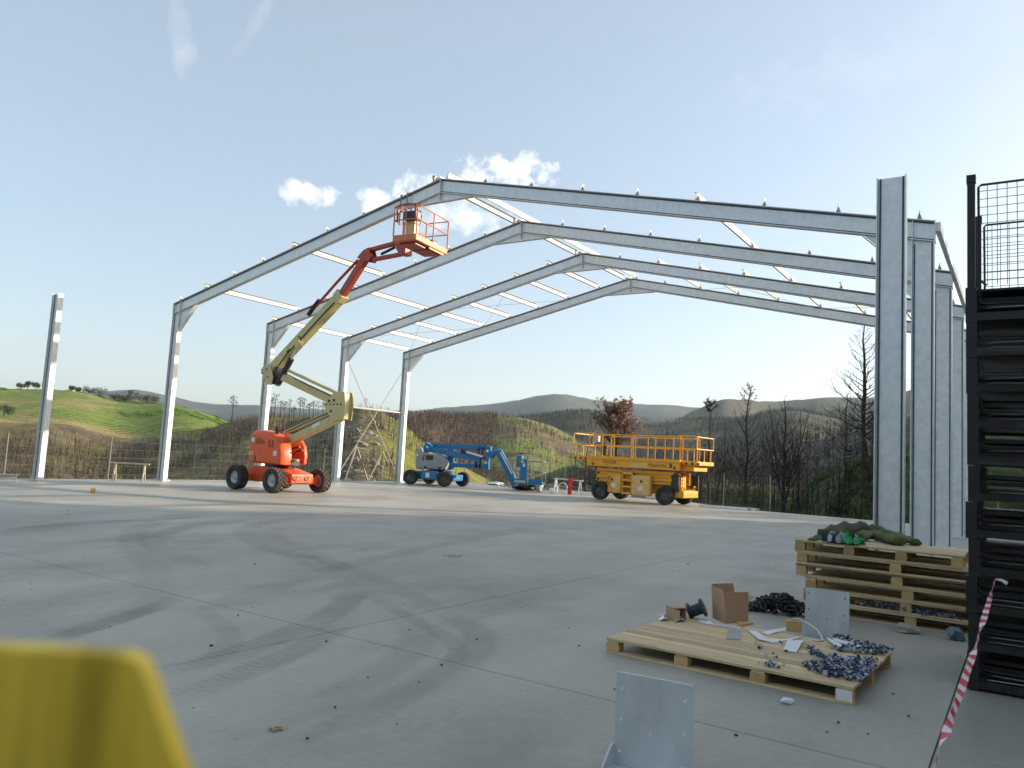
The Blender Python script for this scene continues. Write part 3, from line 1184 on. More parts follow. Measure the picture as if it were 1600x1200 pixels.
def grass(name, x, y, z, h, col, per=9, wide=0.03, spread=0.16):
    n = len(x)
    a = rng.uniform(0, 6.28, (n, per))
    o = rng.uniform(0, spread, (n, per))
    root = np.stack([x[:, None]+np.cos(a)*o, y[:, None]+np.sin(a)*o, np.broadcast_to(z[:, None]-0.03, a.shape)], -1)
    a2 = a+rng.normal(0, 0.8, a.shape)
    hh = h[:, None]*rng.uniform(0.5, 1.2, a.shape)
    tip = root+np.stack([np.cos(a2)*hh*0.5, np.sin(a2)*hh*0.5, hh], -1)
    side = np.stack([-np.sin(a2), np.cos(a2), np.zeros_like(a2)], -1)*wide
    Vg = np.stack([root-side, root+side, tip], 2).reshape(-1, 3)
    Fg = np.arange(len(Vg)).reshape(-1, 3)
    Cg = np.repeat(col, per*3, 0)
    return tag(np_mesh(name, Vg, None, Fg, BLADE, Cg, smooth=False), kind='stuff')


x, y, z, r, lay = sample_hill(9000, 1120, 1420, 42, 90, lambda x, y, r, th, lay: (slab_dist(x, y) > 3) & (lay == 7))
kk = fbm(x/5, y/5, 3, 71) > 0.45
x, y, z = x[kk], y[kk], z[kk]
grass('bank_grass', x, y, z, rng.uniform(0.2, 0.7, len(x)), colmix(len(x), (0.035, 0.075, 0.015), (0.075, 0.13, 0.03), (0.16, 0.13, 0.07), 0.15))
# verge along the left and far rims of the slab
u = np.concatenate([rng.uniform(-6, -0.9, 2600), rng.uniform(-3, 30, 2600)])
v = np.concatenate([rng.uniform(-16, 22, 2600), rng.uniform(16.5, 30, 2600)])
x = OX+AB.x*u+AA.x*v
y = OY+AB.y*u+AA.y*v
kk = (slab_dist(x, y) > 0.35) & (fbm(x/3, y/3, 3, 73) > 0.44)
x, y = x[kk], y[kk]
grass('verge_grass', x, y, terrain(x, y), rng.uniform(0.15, 0.5, len(x)), colmix(len(x), (0.13, 0.13, 0.03), (0.22, 0.19, 0.07), (0.07, 0.10, 0.02), 0.3))

# field crops, left hill: rows of vines as low hedges
x, y, z, r, lay = sample_hill(5200, -80, 360, 285, 470, lambda x, y, r, th, lay: lay == 0)
row = np.round((x*0.8+y*0.6)/7)*7
sh = row-(x*0.8+y*0.6)
x, y = x+0.8*sh, y+0.6*sh
kk = fbm(x/60+y/140, y/45, 2, 77) < 0.52
x, y = x[kk], y[kk]
grass('vine_rows', x, y, terrain(x, y), rng.uniform(0.3, 0.7, len(x)), colmix(len(x), (0.08, 0.16, 0.02), (0.14, 0.24, 0.035)), per=6, wide=0.22, spread=1.2)

# boulders and broken rock on the knoll and below the slab
ROCK = pm('grey_rock', (0.26, 0.235, 0.205), 0.9, 0, 0.3, 3, 0.4, 12, (0.12, 0.11, 0.10), 0.6)


def rock_into(mb_, c, s):
    bm = bmesh.new()
    bmesh.ops.create_icosphere(bm, subdivisions=1, radius=1)
    k = Matrix.Rotation(random.uniform(0, 6.28), 3, 'Z') @ Matrix.Diagonal((random.uniform(0.8, 1.7), random.uniform(0.7, 1.1), random.uniform(0.4, 0.8)))
    vs = [k @ (v.co*random.uniform(0.75, 1.15))*s + Vector(c) for v in bm.verts]
    fs = [tuple(q.index for q in f.verts) for f in bm.faces]
    bm.free()
    mb_.add(vs, fs)


mb = MB()
for _ in range(150):
    px, rr_ = random.gauss(575, 32), random.uniform(95, 230)
    th = math.atan((px-800)/F)
    xx, yy = rr_*math.sin(th), rr_*math.cos(th)
    rock_into(mb, (xx, yy, float(terrain(np.array([xx]), np.array([yy]))[0])), random.uniform(0.3, 1.3))
tag(mb.build('knoll_rocks', ROCK), kind='stuff')
mb = MB()
for _ in range(170):
    uu, vv = random.uniform(12, 30), random.uniform(16.4, 25)
    q = B(uu, vv)
    if slab_dist(np.array([q.x]), np.array([q.y]))[0] < 0.4:
        continue
    rock_into(mb, (q.x, q.y, float(terrain(np.array([q.x]), np.array([q.y]))[0])+0.03), random.uniform(0.08, 0.33))
tag(mb.build('rubble', ROCK), kind='stuff')

# ---- trees one can tell apart
CHAR = pm('charred_bark', (0.022, 0.019, 0.018), 0.9, 0, 0.35, 5, 0.3, 20, (0.07, 0.058, 0.05), 0.5)
BARK = pm('grey_brown_bark', (0.075, 0.06, 0.05), 0.9, 0, 0.3, 5, 0.3, 20)
NEEDLE_BROWN = pm('scorched_brown_needles', (0.22, 0.12, 0.075), 0.85, 0, 0.4, 2)
NEEDLE_GREEN = pm('dark_green_needles', (0.03, 0.05, 0.02), 0.85, 0, 0.4, 2)
NEEDLE_CONE = pm('burnt_cones', (0.05, 0.035, 0.028), 0.9, 0, 0.3, 2)


def ground_z(x, y):
    return float(terrain(np.array([float(x)]), np.array([float(y)]))[0])


def tuft(mb_, c, r, n, lift=0.6):
    for _ in range(n):
        d = Vector((random.gauss(0, 1), random.gauss(0, 1), random.gauss(lift, 0.8))).normalized()
        s = d.orthogonal().normalized()*r*0.16
        t = c + d*r*random.uniform(0.6, 1.2)
        mb_.add([c-s, c+s, t], [(0, 1, 2)])


def burnt_tree(name, label, base, h, rad, n_br, reach, rise=0.5, start=0.2, lean=(0, 0), needles=None, top_needles=None, group=None, sub=3, seed=0, cones=False, curl=0.35, bark=None, split=0, dome=False):
    random.seed(seed+100)
    bark = bark or CHAR
    base = Vector((base[0], base[1], ground_z(base[0], base[1]) - 0.15 if len(base) < 3 else base[2]))
    t = thing(name, label, 'tree', base, 0, group)
    trunk, crown, leaf = MB(), MB(), MB()
    stems = []
    axis = []
    m = 9
    wob = [Vector((random.gauss(0, 1), random.gauss(0, 1), 0))*h*0.008 for _ in range(m)]
    for i in range(m):
        f = i/(m-1)
        axis.append(Vector((lean[0]*h*f**1.5, lean[1]*h*f**1.5, h*f)) + wob[i]*(i > 0))
    trunk.tube(axis, [rad*(1-0.88*(i/(m-1)))+0.004 for i in range(m)], 8)
    stems.append((axis, start, n_br, 1.0))
    for s in range(split):
        a = random.uniform(0, 6.28)
        f0 = random.uniform(0.12, 0.3)
        p0 = axis[0].lerp(axis[-1], f0)
        hh = h*random.uniform(0.55, 0.8)
        ax2 = [p0 + Vector((math.cos(a)*hh*0.28*g_**0.7, math.sin(a)*hh*0.28*g_**0.7, hh*g_)) for g_ in [k/5 for k in range(6)]]
        trunk.tube(ax2, [rad*0.55*(1-0.85*k/5)+0.004 for k in range(6)], 6)
        stems.append((ax2, 0.15, int(n_br*0.6), 0.7))
    for ax, st, nb, sc in stems:
        for k in range(nb):
            f = st + (1-st)*(k+random.random())/nb
            f = min(f, 0.985)
            i = int(f*(len(ax)-1))
            p = ax[i].lerp(ax[min(i+1, len(ax)-1)], f*(len(ax)-1)-i)
            a = k*2.4 + random.uniform(-0.5, 0.5)
            ln = reach*sc*(1-f)**0.75*random.uniform(0.6, 1.15) + reach*0.10
            if dome:
                g0 = (f-st)/(1-st)
                ln = reach*sc*math.sqrt(max(0.05, 1-(g0*0.95)**2))*random.uniform(0.45, 1.2)
            d = Vector((math.cos(a), math.sin(a), rise*random.uniform(0.3, 1.2)+(1.6*f*f if dome else 0.3*f))).normalized()
            pts = [p]
            cur = d.copy()
            for q in range(4):
                cur = (cur + Vector((random.gauss(0, 0.12), random.gauss(0, 0.12), curl*0.35))).normalized()
                pts.append(pts[-1] + cur*ln/4)
            r0 = max(0.008, rad*0.34*(1-f)*sc + 0.006)
            crown.tube(pts, [r0*(1-0.8*q/4) for q in range(5)], 4)
            for s in range(sub):
                g_ = random.uniform(0.3, 1.0)
                j = min(3, int(g_*4))
                q0 = pts[j].lerp(pts[j+1], g_*4-j if g_*4-j <= 1 else 1)
                dd_ = (cur + Vector((random.gauss(0, 0.6), random.gauss(0, 0.6), random.uniform(0.0, 0.7)))).normalized()
                l2 = ln*random.uniform(0.18, 0.42)
                q1 = q0 + dd_*l2*0.5
                q2 = q1 + (dd_+Vector((0, 0, 0.4))).normalized()*l2*0.5
                crown.tube([q0, q1, q2], [r0*0.42, r0*0.3, r0*0.12], 3)
                if needles:
                    tuft(leaf, q2, needles[1], needles[2])
                    tuft(leaf, q1, needles[1]*0.7, max(2, needles[2]//2))
                if cones and random.random() < 0.35:
                    tuft(leaf, q2, 0.10, 5, 0)
            if top_needles and f > top_needles[0]:
                for pp in pts[1:]:
                    tuft(leaf, pp, top_needles[1], top_needles[2])
            elif needles:
                tuft(leaf, pts[-1], needles[1], needles[2])
    trunk.build('trunk', bark, t, smooth=True)
    cr = crown.build('crown', bark, t)
    if leaf.v:
        lm = needles[0] if needles else (top_needles[3] if top_needles else NEEDLE_CONE)
        leaf.build('foliage', lm, cr)
    return t


def tree_at(px, depth):
    q = at(px, 740, depth)
    return (q.x, q.y)


TG = 'burnt trees below the slab edge'


def height_to(px, top_y, depth):
    """metres from the ground at that spot up to the sight line"""
    q = at(px, top_y, depth)
    return q.z - ground_z(q.x, q.y) + 0.15


for nm, lab, px, dep, ty, kw in [
    ('burnt_pine', 'tallest burnt black pine with drooping side branches, partly behind the nearest big steel column', 1352, 50, 506,
     dict(rad=0.22, n_br=62, reach=3.0, rise=0.25, start=0.18, sub=6, cones=True, lean=(-0.02, 0), curl=0.35)),
    ('burnt_pine', 'dense charred pine just left of the tallest burnt pine on the bank', 1322, 52, 618,
     dict(rad=0.12, n_br=46, reach=2.3, rise=0.15, start=0.15, sub=6, cones=True, curl=0.2)),
    ('burnt_pine', 'burnt pine with a tuft of brown and green needles left at its tip', 1166, 47, 604,
     dict(rad=0.14, n_br=42, reach=3.0, rise=0.45, start=0.22, sub=4, top_needles=(0.80, 0.20, 5, NEEDLE_BROWN), curl=0.6)),
    ('burnt_tree', 'broad charred tree with many upright stems, middle of the gap right of the yellow lift', 1226, 44, 626,
     dict(rad=0.14, n_br=34, reach=2.6, rise=0.7, start=0.2, sub=5, split=5, cones=True, curl=0.7)),
    ('burnt_tree', 'slim charred tree close on the right of the broad many stemmed one', 1250, 52, 640,
     dict(rad=0.10, n_br=30, reach=2.0, rise=0.5, start=0.25, sub=4, curl=0.5)),
    ('burnt_tree', 'brownish burnt tree just right of the yellow lift platform with a flag of green needles', 1107, 52, 628,
     dict(rad=0.14, n_br=44, reach=3.0, rise=0.5, start=0.2, sub=5, curl=0.5, bark=BARK, top_needles=(0.9, 0.34, 7, NEEDLE_GREEN))),
    ('burnt_tree', 'thin leaning charred tree low beside the right end of the yellow lift', 1118, 46, 690,
     dict(rad=0.08, n_br=20, reach=1.6, rise=0.6, start=0.2, sub=4, lean=(0.18, 0), curl=0.5)),
    ('burnt_tree', 'thin straight charred stem between the needle tipped pine and the yellow lift', 1131, 47, 668,
     dict(rad=0.07, n_br=18, reach=1.2, rise=0.6, start=0.3, sub=3, curl=0.5)),
    ('burnt_tree', 'short thin charred tree between the needle tipped pine and the broad stemmed one', 1193, 44, 716,
     dict(rad=0.06, n_br=22, reach=1.3, rise=0.5, start=0.2, sub=4, curl=0.4)),
    ('burnt_tree', 'small black bush like tree on the green bank left of the big column', 1311, 48, 700,
     dict(rad=0.07, n_br=34, reach=1.5, rise=0.5, start=0.1, sub=6, curl=0.4, needles=(NEEDLE_GREEN, 0.16, 3))),
    ('burnt_tree', 'grey burnt tree far right of the broad charred one, above the green bank', 1272, 70, 655,
     dict(rad=0.12, n_br=30, reach=2.4, rise=0.4, start=0.25, sub=4, curl=0.4, bark=BARK)),
    ('scorched_pine', 'round crowned pine with rust brown scorched needles behind the yellow lift', 962, 50, 652,
     dict(dome=True, rad=0.18, n_br=80, reach=2.1, rise=0.12, start=0.62, sub=7, curl=0.22, bark=BARK, needles=(NEEDLE_BROWN, 0.24, 6))),
    ('scorched_pine', 'low scorched pine left of the yellow lift with bare drooping branches', 916, 49, 690,
     dict(rad=0.10, n_br=34, reach=2.2, rise=0.15, start=0.15, sub=5, curl=0.25, bark=BARK)),
    ('burnt_tree', 'burnt brown tree between the yellow lift and the far green field', 1040, 62, 655,
     dict(rad=0.12, n_br=36, reach=2.4, rise=0.5, start=0.2, sub=4, curl=0.5, bark=BARK)),
]:
    b0 = tree_at(px, dep)
    burnt_tree(nm, lab, b0, height_to(px, ty, dep), group=TG, seed=px, **kw)

# pines on the knoll skyline
random.seed(5)
PG = 'bare trunked pines on the knoll skyline'


def skyline_pine(h, seed):
    random.seed(seed)
    t = thing('skyline_pine', 'slender bare trunked pine with a thin tufted crown on the knoll skyline', 'tree', (0, 0, 0), 0, PG)
    mb = MB()
    mb.tube([(0, 0, -0.4), (random.gauss(0, .1), random.gauss(0, .1), h*0.5), (random.gauss(0, .2), 0, h)], [0.13, 0.10, 0.04], 5)
    mb.build('trunk', CHAR, t)
    mb = MB()
    for _ in range(26):
        z_ = h*random.uniform(0.55, 1.0)
        a = random.uniform(0, 6.28)
        r_ = h*0.22*random.uniform(0.3, 1)*(1.25-z_/h)*2.2
        p0, p1 = Vector((0, 0, z_-0.2)), Vector((math.cos(a)*r_, math.sin(a)*r_, z_+0.25))
        mb.tube([p0, p1], [0.03, 0.012], 3)
        tuft(mb, p1, 0.5, 4)
    mb.build('crown', NEEDLE_GREEN, t)
    return t


protos = [skyline_pine(6.5, 1), skyline_pine(7.5, 2), skyline_pine(5.5, 3)]
spots = [427, 433, 441, 448, 456, 462, 471, 478, 486, 492, 500, 507, 514, 523, 534, 366, 574]
SKY_LAB = {427: 'leftmost pine of the knoll skyline row, close beside the second portal column', 534: 'rightmost pine of the knoll skyline row under the cream boom',
           433: 'second pine from the left in the knoll skyline row', 441: 'third pine from the left in the knoll skyline row', 448: 'fourth pine from the left in the knoll skyline row',
           456: 'fifth pine from the left in the knoll skyline row', 462: 'sixth pine from the left in the knoll skyline row', 471: 'seventh pine from the left in the knoll skyline row',
           478: 'eighth pine from the left in the knoll skyline row', 486: 'seventh pine from the right in the knoll skyline row', 492: 'sixth pine from the right in the knoll skyline row',
           500: 'fifth pine from the right in the knoll skyline row', 507: 'fourth pine from the right in the knoll skyline row', 514: 'third pine from the right in the knoll skyline row',
           523: 'second pine from the right in the knoll skyline row'}
for i, px in enumerate(spots):
    pr = protos[i % 3]
    r_ = 262 + random.uniform(-8, 8)
    th = math.atan((px-800)/F)
    xx, yy = r_*math.sin(th), r_*math.cos(th)
    if i < 3:
        o = pr
    else:
        o = link_copy(pr)
        for ch in pr.children:
            link_copy(ch, o)
    o.location = (xx, yy, ground_z(xx, yy))
    o.rotation_euler = (0, 0, random.uniform(0, 6.28))
    o.scale = [random.uniform(0.8, 1.1)]*3
    o['label'] = SKY_LAB.get(px, o['label'])
    if px == 366:
        o['label'] = 'lone tall thin pine on the skyline left of the orange lift'
        o.scale = (1.25, 1.25, 1.25)
    elif px == 574:
        o['label'] = 'single small pine on the knoll right of the cream boom'
        o.scale = (0.6, 0.6, 0.6)


def leafy(name, label, loc, h, w_, seed, group, mat):
    random.seed(seed)
    t = thing(name, label, 'tree', loc, 0, group)
    mb = MB()
    mb.tube([(0, 0, -0.3), (0, 0, h*0.5)], [0.2, 0.1], 5)
    mb.build('trunk', BARK, t)
    mb = MB()
    lobes = [(Vector((random.gauss(0, w_*0.3), random.gauss(0, w_*0.3), h*random.uniform(0.35, 0.8))), w_*random.uniform(0.3, 0.5)) for _ in range(9)]
    for _ in range(330):
        c, r_ = random.choice(lobes)
        d = Vector((random.gauss(0, 1), random.gauss(0, 1), random.gauss(0, 0.8))).normalized()*r_*random.uniform(0.5, 1)
        tuft(mb, c+d, 0.5, 2)
        a_, b_ = d.orthogonal().normalized()*0.17, d.cross(d.orthogonal()).normalized()*0.17
        mb.add([c+d-a_-b_, c+d+a_-b_, c+d+a_+b_, c+d-a_+b_], [(0, 1, 2, 3)])
    mb.build('crown', mat, t)
    return t


LEAFM = pm('olive_green_leaves', (0.06, 0.072, 0.03), 0.8, 0, 0.4, 1.5)
for px, y_top, r_, h, w_, lab in [
    (33, 600, 455, 4.5, 3.5, 'small dark bush on the field crest left of the lone column'),
    (44, 598, 455, 6, 5, 'round dark tree on the field crest left of the lone column'),
    (57, 600, 455, 5, 4, 'spreading dark tree on the field crest just left of the lone column'),
    (70, 600, 455, 6, 4, 'dark tree on the field crest touching the lone column'),
    (113, 600, 455, 4, 4, 'low dark bush first right of the lone column on the crest'),
    (126, 600, 455, 4, 5, 'low wide bush second right of the lone column on the crest'),
    (140, 600, 455, 5, 6, 'low wide bush third right of the lone column on the crest'),
    (156, 600, 450, 6, 8, 'broadest dark bush on the field crest'),
    (211, 600, 440, 9, 6, 'tall dark tree standing out of the hedge right on the field edge'),
    (185, 600, 440, 5, 7, 'hedge tree at the right end of the green field crest'),
    (198, 600, 440, 5, 7, 'olive tree next left of the tall dark hedge tree'),
    (226, 600, 432, 6, 8, 'olive tree next right of the tall dark hedge tree'),
    (242, 600, 428, 6, 8, 'olive tree nearest the left of the first portal column'),
    (12, 600, 300, 6, 5, 'single green tree at the lower edge of the field, far left'),
]:
    th = math.atan((px-800)/F)
    xx, yy = r_*math.sin(th), r_*math.cos(th)
    leafy('field_tree', lab, (xx, yy, ground_z(xx, yy)), h*0.72, w_*0.62, px, 'trees on the field crest', LEAFM)
for k, (px, r_, h, w_, lab) in enumerate([
    (322, 620, 12, 14, 'dark tree mass at the left end of the wood behind the first portal column'),
    (338, 620, 13, 15, 'rounded dark tree second in the wood behind the track'),
    (352, 620, 14, 14, 'rounded dark tree third in the wood behind the track'),
    (376, 600, 13, 14, 'dark tree in the far wood right of the lone tall pine'),
    (392, 600, 12, 13, 'dark tree in the far wood just left of the second portal column'),
]):
    th = math.atan((px-800)/F)
    xx, yy = r_*math.sin(th), r_*math.cos(th)
    leafy('wood_tree', lab, (xx, yy, ground_z(xx, yy)), h*0.8, w_*0.8, px, 'trees of the far wood', LEAFM)

# ================================================================== STEEL HALL FRAME
SLOPE = (HR-HE)/(WID/2)
RD = 0.47           # vertical depth of a rafter
CD, FW, TF, TW = 0.45, 0.19, 0.016, 0.011


def zr(u):
    return HE + SLOPE*(WID/2 - abs(u-WID/2))


def i_profile(d, b, tf, tw, rf=0.036):
    """rolled I section with root fillets: depth along x from 0 to d, width along y"""
    h, w = b/2, tw/2
    half = [(0, -h), (tf, -h), (tf, -w-rf), (tf+rf*0.3, -w-rf*0.3), (tf+rf, -w),
            (d-tf-rf, -w), (d-tf-rf*0.3, -w-rf*0.3), (d-tf, -w-rf), (d-tf, -h), (d, -h)]
    return half + [(x, -y) for x, y in reversed(half)]


hall = thing('steel_hall_frame', 'galvanised steel portal frame of an unfinished hall, four gabled frames with roof purlins', 'steel frame', B(0, 0, 0), -YAW)


def column_mesh(u0, v, ztop, slope_dir):
    mb = MB()
    prof = i_profile(CD, FW, TF, TW)
    bot = [Vector((u0+x, v+y, 0.03)) for x, y in prof]
    top = [Vector((u0+x, v+y, ztop + slope_dir*SLOPE*(x if slope_dir >= 0 else CD-x)*(1 if slope_dir >= 0 else -1))) for x, y in prof]
    mb.loft([bot, top])
    return mb


def base_plate(u0, v, parent):
    mb = MB()
    mb.box((u0+CD/2, v, 0.0165), (0.66, 0.34, 0.027))
    o = mb.build('base_plate', GALV, parent)
    for du in (-0.27, 0.27):
        for dv in (-0.12, 0.12):
            mb = MB()
            mb.cyl((u0+CD/2+du, v+dv, 0.031), (u0+CD/2+du, v+dv, 0.09), 0.018, n=6)
            mb.build('anchor_bolt', GALV, parent)
    return o


PURL_U = [0.35, 2.05, 3.78, 5.5, 7.23, 8.95, 10.7, 12.42]
CLEAT_U = PURL_U + [WID/2-0.24, WID/2+0.24] + [WID-q for q in reversed(PURL_U)]

def root_shade_lines(parent, a, b, half, across, along_w, z_up):
    """dark beads painting shade lines in the four roots of an I section running from a to b"""
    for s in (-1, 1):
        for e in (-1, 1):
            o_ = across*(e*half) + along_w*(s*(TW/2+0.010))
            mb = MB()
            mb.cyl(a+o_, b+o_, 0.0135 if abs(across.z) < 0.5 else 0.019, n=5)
            mb.build('root_shade_line', ROOT_SHADE, parent)


cleat_me = MB()
cleat_me.prism([(-0.09, 0), (0.09, 0), (0.05, 0.20), (-0.05, 0.20)], (0, 1, 0), (0, 0, 1), (-0.004, 0, 0), (0.008, 0, 0))
cleat_me.prism([(0, 0), (0.10, 0), (0, 0.16)], (1, 0, 0), (0, 0, 1), (0.004, -0.004, 0), (0, 0.008, 0))
cleat_me = cleat_me.mesh('cleat', GALV_NEW)

for fr in range(4):
    v = fr*BAY
    for side in (0, 1):
        u0 = 0.0 if side == 0 else WID-CD
        zt = HE-RD
        mb = MB()
        prof = i_profile(CD, FW, TF, TW)
        bot = [Vector((u0+x, v+y, 0.03)) for x, y in prof]
        top = [Vector((u0+x, v+y, zr(u0+x)-RD-0.002)) for x, y in prof]
        mb.loft([bot, top])
        col = mb.build('column', GALV, hall)
        root_shade_lines(col, Vector((u0+CD/2, v, 0.04)), Vector((u0+CD/2, v, zr(u0+0.05 if side == 0 else WID-0.05)-RD-0.02)), CD/2-TF-0.036, Vector((1, 0, 0)), Vector((0, 1, 0)), UP)
        base_plate(u0, v, col)
        # eave haunch: tapered web with a sloping flange
        ui = CD if side == 0 else WID-CD
        sg = 1 if side == 0 else -1
        mb = MB()
        tri_ = [(ui+sg*0.004, zr(ui)-RD-0.004), (ui+sg*1.0, zr(ui+sg*1.0)-RD-0.004), (ui+sg*0.004, zr(ui)-RD-0.80)]
        mb.prism(tri_, (1, 0, 0), (0, 0, 1), (0, v-0.006, 0), (0, 0.012, 0))
        hn_ = mb.build('haunch', GALV, col)
        mb = MB()
        p0 = Vector((ui+sg*0.012, v, zr(ui)-RD-0.80))
        p1 = Vector((ui+sg*1.03, v, zr(ui+sg*1.0)-RD-0.014))
        mb.bar(p0, p1, 0.17, 0.014, up=Vector((sg*-0.6, 0, 1)))
        mb.build('haunch_flange', GALV, col)
        # rafter
        ua, ub = (0.0, WID/2-0.012) if side == 0 else (WID, WID/2+0.012)
        mb = MB()
        rp = [(y, x-RD) for x, y in i_profile(RD, FW, TF+0.002, TW)]   # (v, z)
        mb.loft([[Vector((ua, v+yy, zr(ua)+zz)) for yy, zz in rp], [Vector((ub, v+yy, zr(ub)+zz)) for yy, zz in rp]])
        raf = mb.build('rafter', GALV, hall)
        root_shade_lines(raf, Vector((ua+sg*0.02, v, zr(ua+sg*0.02)-RD/2)), Vector((ub-sg*0.02, v, zr(ub-sg*0.02)-RD/2)), RD/2-TF-0.030, UP, Vector((0, 1, 0)), UP)
        # stiffener above the column
        mb = MB()
        us_ = ua + sg*0.02
        mb.box((ua - sg*0.009, v, zr(ua)-RD/2), (0.016, FW+0.01, RD+0.02))
        mb.build('end_plate', GALV, raf)
        for dv in (-1, 1):
            mb = MB()
            x0 = ua + sg*(CD-0.02)
            mb.box((x0, v+dv*(FW/4+TW/4), zr(x0)-RD/2), (0.012, FW/2-0.02, RD-2*TF-0.03))
            mb.build('stiffener', GALV, raf)
        for u_ in CLEAT_U:
            if (u_ < WID/2) == (side == 0):
                c = bpy.data.objects.new('cleat', cleat_me)
                COL.objects.link(c)
                c.parent = raf
                c.location = (u_ + 0.012, v, zr(u_)+0.001)
                c.rotation_euler = (0, -math.atan(SLOPE)*sg, 0)
    # apex plates and apex haunch
    mb = MB()
    mb.box((WID/2, v, HR-RD/2-0.10), (0.022, FW+0.02, RD+0.30))
    apx = mb.build('apex_plate', GALV, hall)
    mb = MB()
    k = 1.25
    mb.prism([(WID/2-k, zr(WID/2-k)-RD-0.004), (WID/2-0.012, HR-RD-0.006), (WID/2-0.012, zr(WID/2-k)-RD-0.01)], (1, 0, 0), (0, 0, 1), (0, v-0.006, 0), (0, 0.012, 0))
    mb.build('apex_web', GALV, apx)
    mb = MB()
    mb.prism([(WID/2+k, zr(WID/2-k)-RD-0.004), (WID/2+0.012, HR-RD-0.006), (WID/2+0.012, zr(WID/2-k)-RD-0.01)], (1, 0, 0), (0, 0, 1), (0, v-0.006, 0), (0, 0.012, 0))
    mb.build('apex_web', GALV, apx)
    mb = MB()
    mb.box((WID/2, v, zr(WID/2-k)-RD-0.020), (2*k+0.1, 0.17, 0.014))
    mb.build('apex_flange', GALV, apx)


def purlin(u_, bay, upside=1):
    sg = 1 if u_ < WID/2 else -1
    a = math.atan(SLOPE)*sg
    ex, ez = Vector((math.cos(a), 0, math.sin(a))), Vector((-math.sin(a), 0, math.cos(a)))
    t = 0.004
    z0 = 0.006
    prof = [(-0.07, z0), (0, z0), (0, z0+0.2-t), (0.07, z0+0.2-t), (0.07, z0+0.2), (-t, z0+0.2), (-t, z0+t), (-0.07, z0+t)]
    o = Vector((u_, 0, zr(u_)))
    mb = MB()
    mb.loft([[o + ex*x*sg + ez*z_ + Vector((0, vv, 0)) for x, z_ in prof] for vv in (bay*BAY-0.10, (bay+1)*BAY-0.11)])
    return mb.build('purlin', GALV_NEW, hall)


R_ = [WID-q for q in PURL_U]
for bay, us in ((0, [2.05, 7.23, WID/2-0.30, WID/2+0.30, R_[3]]),
                (1, [0.35, 5.5, WID/2-0.30, WID/2+0.30, R_[3]]),
                (2, [0.35, 2.05, 3.78, 5.5, 7.23, 8.95, 10.7, 12.42, WID/2-0.30, WID/2+0.30, R_[6], R_[5], R_[4], R_[3], R_[2], R_[1]])):
    for u_ in us:
        purlin(u_, bay)
    # eave strut along the right hand wall head
    mb = MB()
    mb.box((WID+0.06, (bay+0.5)*BAY, HE-0.12), (0.10, BAY-0.02, 0.2))
    mb.build('eave_strut', GALV, hall)


def rod(p0, p1, r=0.012, name='brace_rod', mat=None):
    mb = MB()
    mb.cyl(p0, p1, r, n=6)
    return mb.build(name, mat or GALV, hall)


v3, v4 = 2*BAY, 3*BAY
rod((0.24, v3+0.1, 0.35), (0.24, v4-0.1, HE-0.9), 0.022, mat=WOOD_PALE)
rod((0.20, v4-0.1, 0.35), (0.20, v3+0.1, HE-0.9), 0.022, mat=WOOD_PALE)
for ua, ub in ((0.4, 5.5), (5.5, 10.7)):
    rod((ua, v3, zr(ua)-0.06), (ub, v4, zr(ub)-0.06), 0.009)
    rod((ua, v4, zr(ua)-0.09), (ub, v3, zr(ub)-0.09), 0.009)
for ua, ub in ((WID-0.4, WID-5.5), (WID-5.5, WID-10.7)):
    rod((ua, v3, zr(ua)-0.06), (ub, v4, zr(ub)-0.06), 0.009)
    rod((ua, v4, zr(ua)-0.09), (ub, v3, zr(ub)-0.09), 0.009)
mb = MB()
mb.cyl((0.25, v3+0.12, 3.92), (0.25, v4-0.75, 3.92), 0.055, n=10)
mb.build('wall_strut', GALV_NEW, hall)
rod((0.25, v4-0.75, 3.92), (0.25, v4-0.1, 3.92), 0.016, 'strut_rod')

for u0, lab in ((0.0, 'lone leaning looking galvanised column at the far left edge of the slab'),
                (WID-CD, 'nearest and widest galvanised column, standing free behind the stacked pallets')):
    t = thing('steel_column', lab, 'column', B(u0, -BAY, 0), -YAW, 'free standing columns of the missing end frame')
    mb = MB()
    prof = i_profile(CD, FW, TF, TW)
    mb.loft([[Vector((x, y, 0.03)) for x, y in prof], [Vector((x, y, HCOL)) for x, y in prof]])
    mb.build('shaft', GALV, t)
    root_shade_lines(t, Vector((CD/2, 0, 0.04)), Vector((CD/2, 0, HCOL-0.005)), CD/2-TF-0.036, Vector((1, 0, 0)), Vector((0, 1, 0)), UP)
    base_plate(0, 0, t)

# ================================================================== FENCE along the slab rim
fence_wire = pm('fence_wire', (0.16, 0.16, 0.155), 0.5, 0.4, 0.1)
POSTM = pm('weathered_fence_post', (0.22, 0.21, 0.19), 0.8, 0, 0.2, 4)


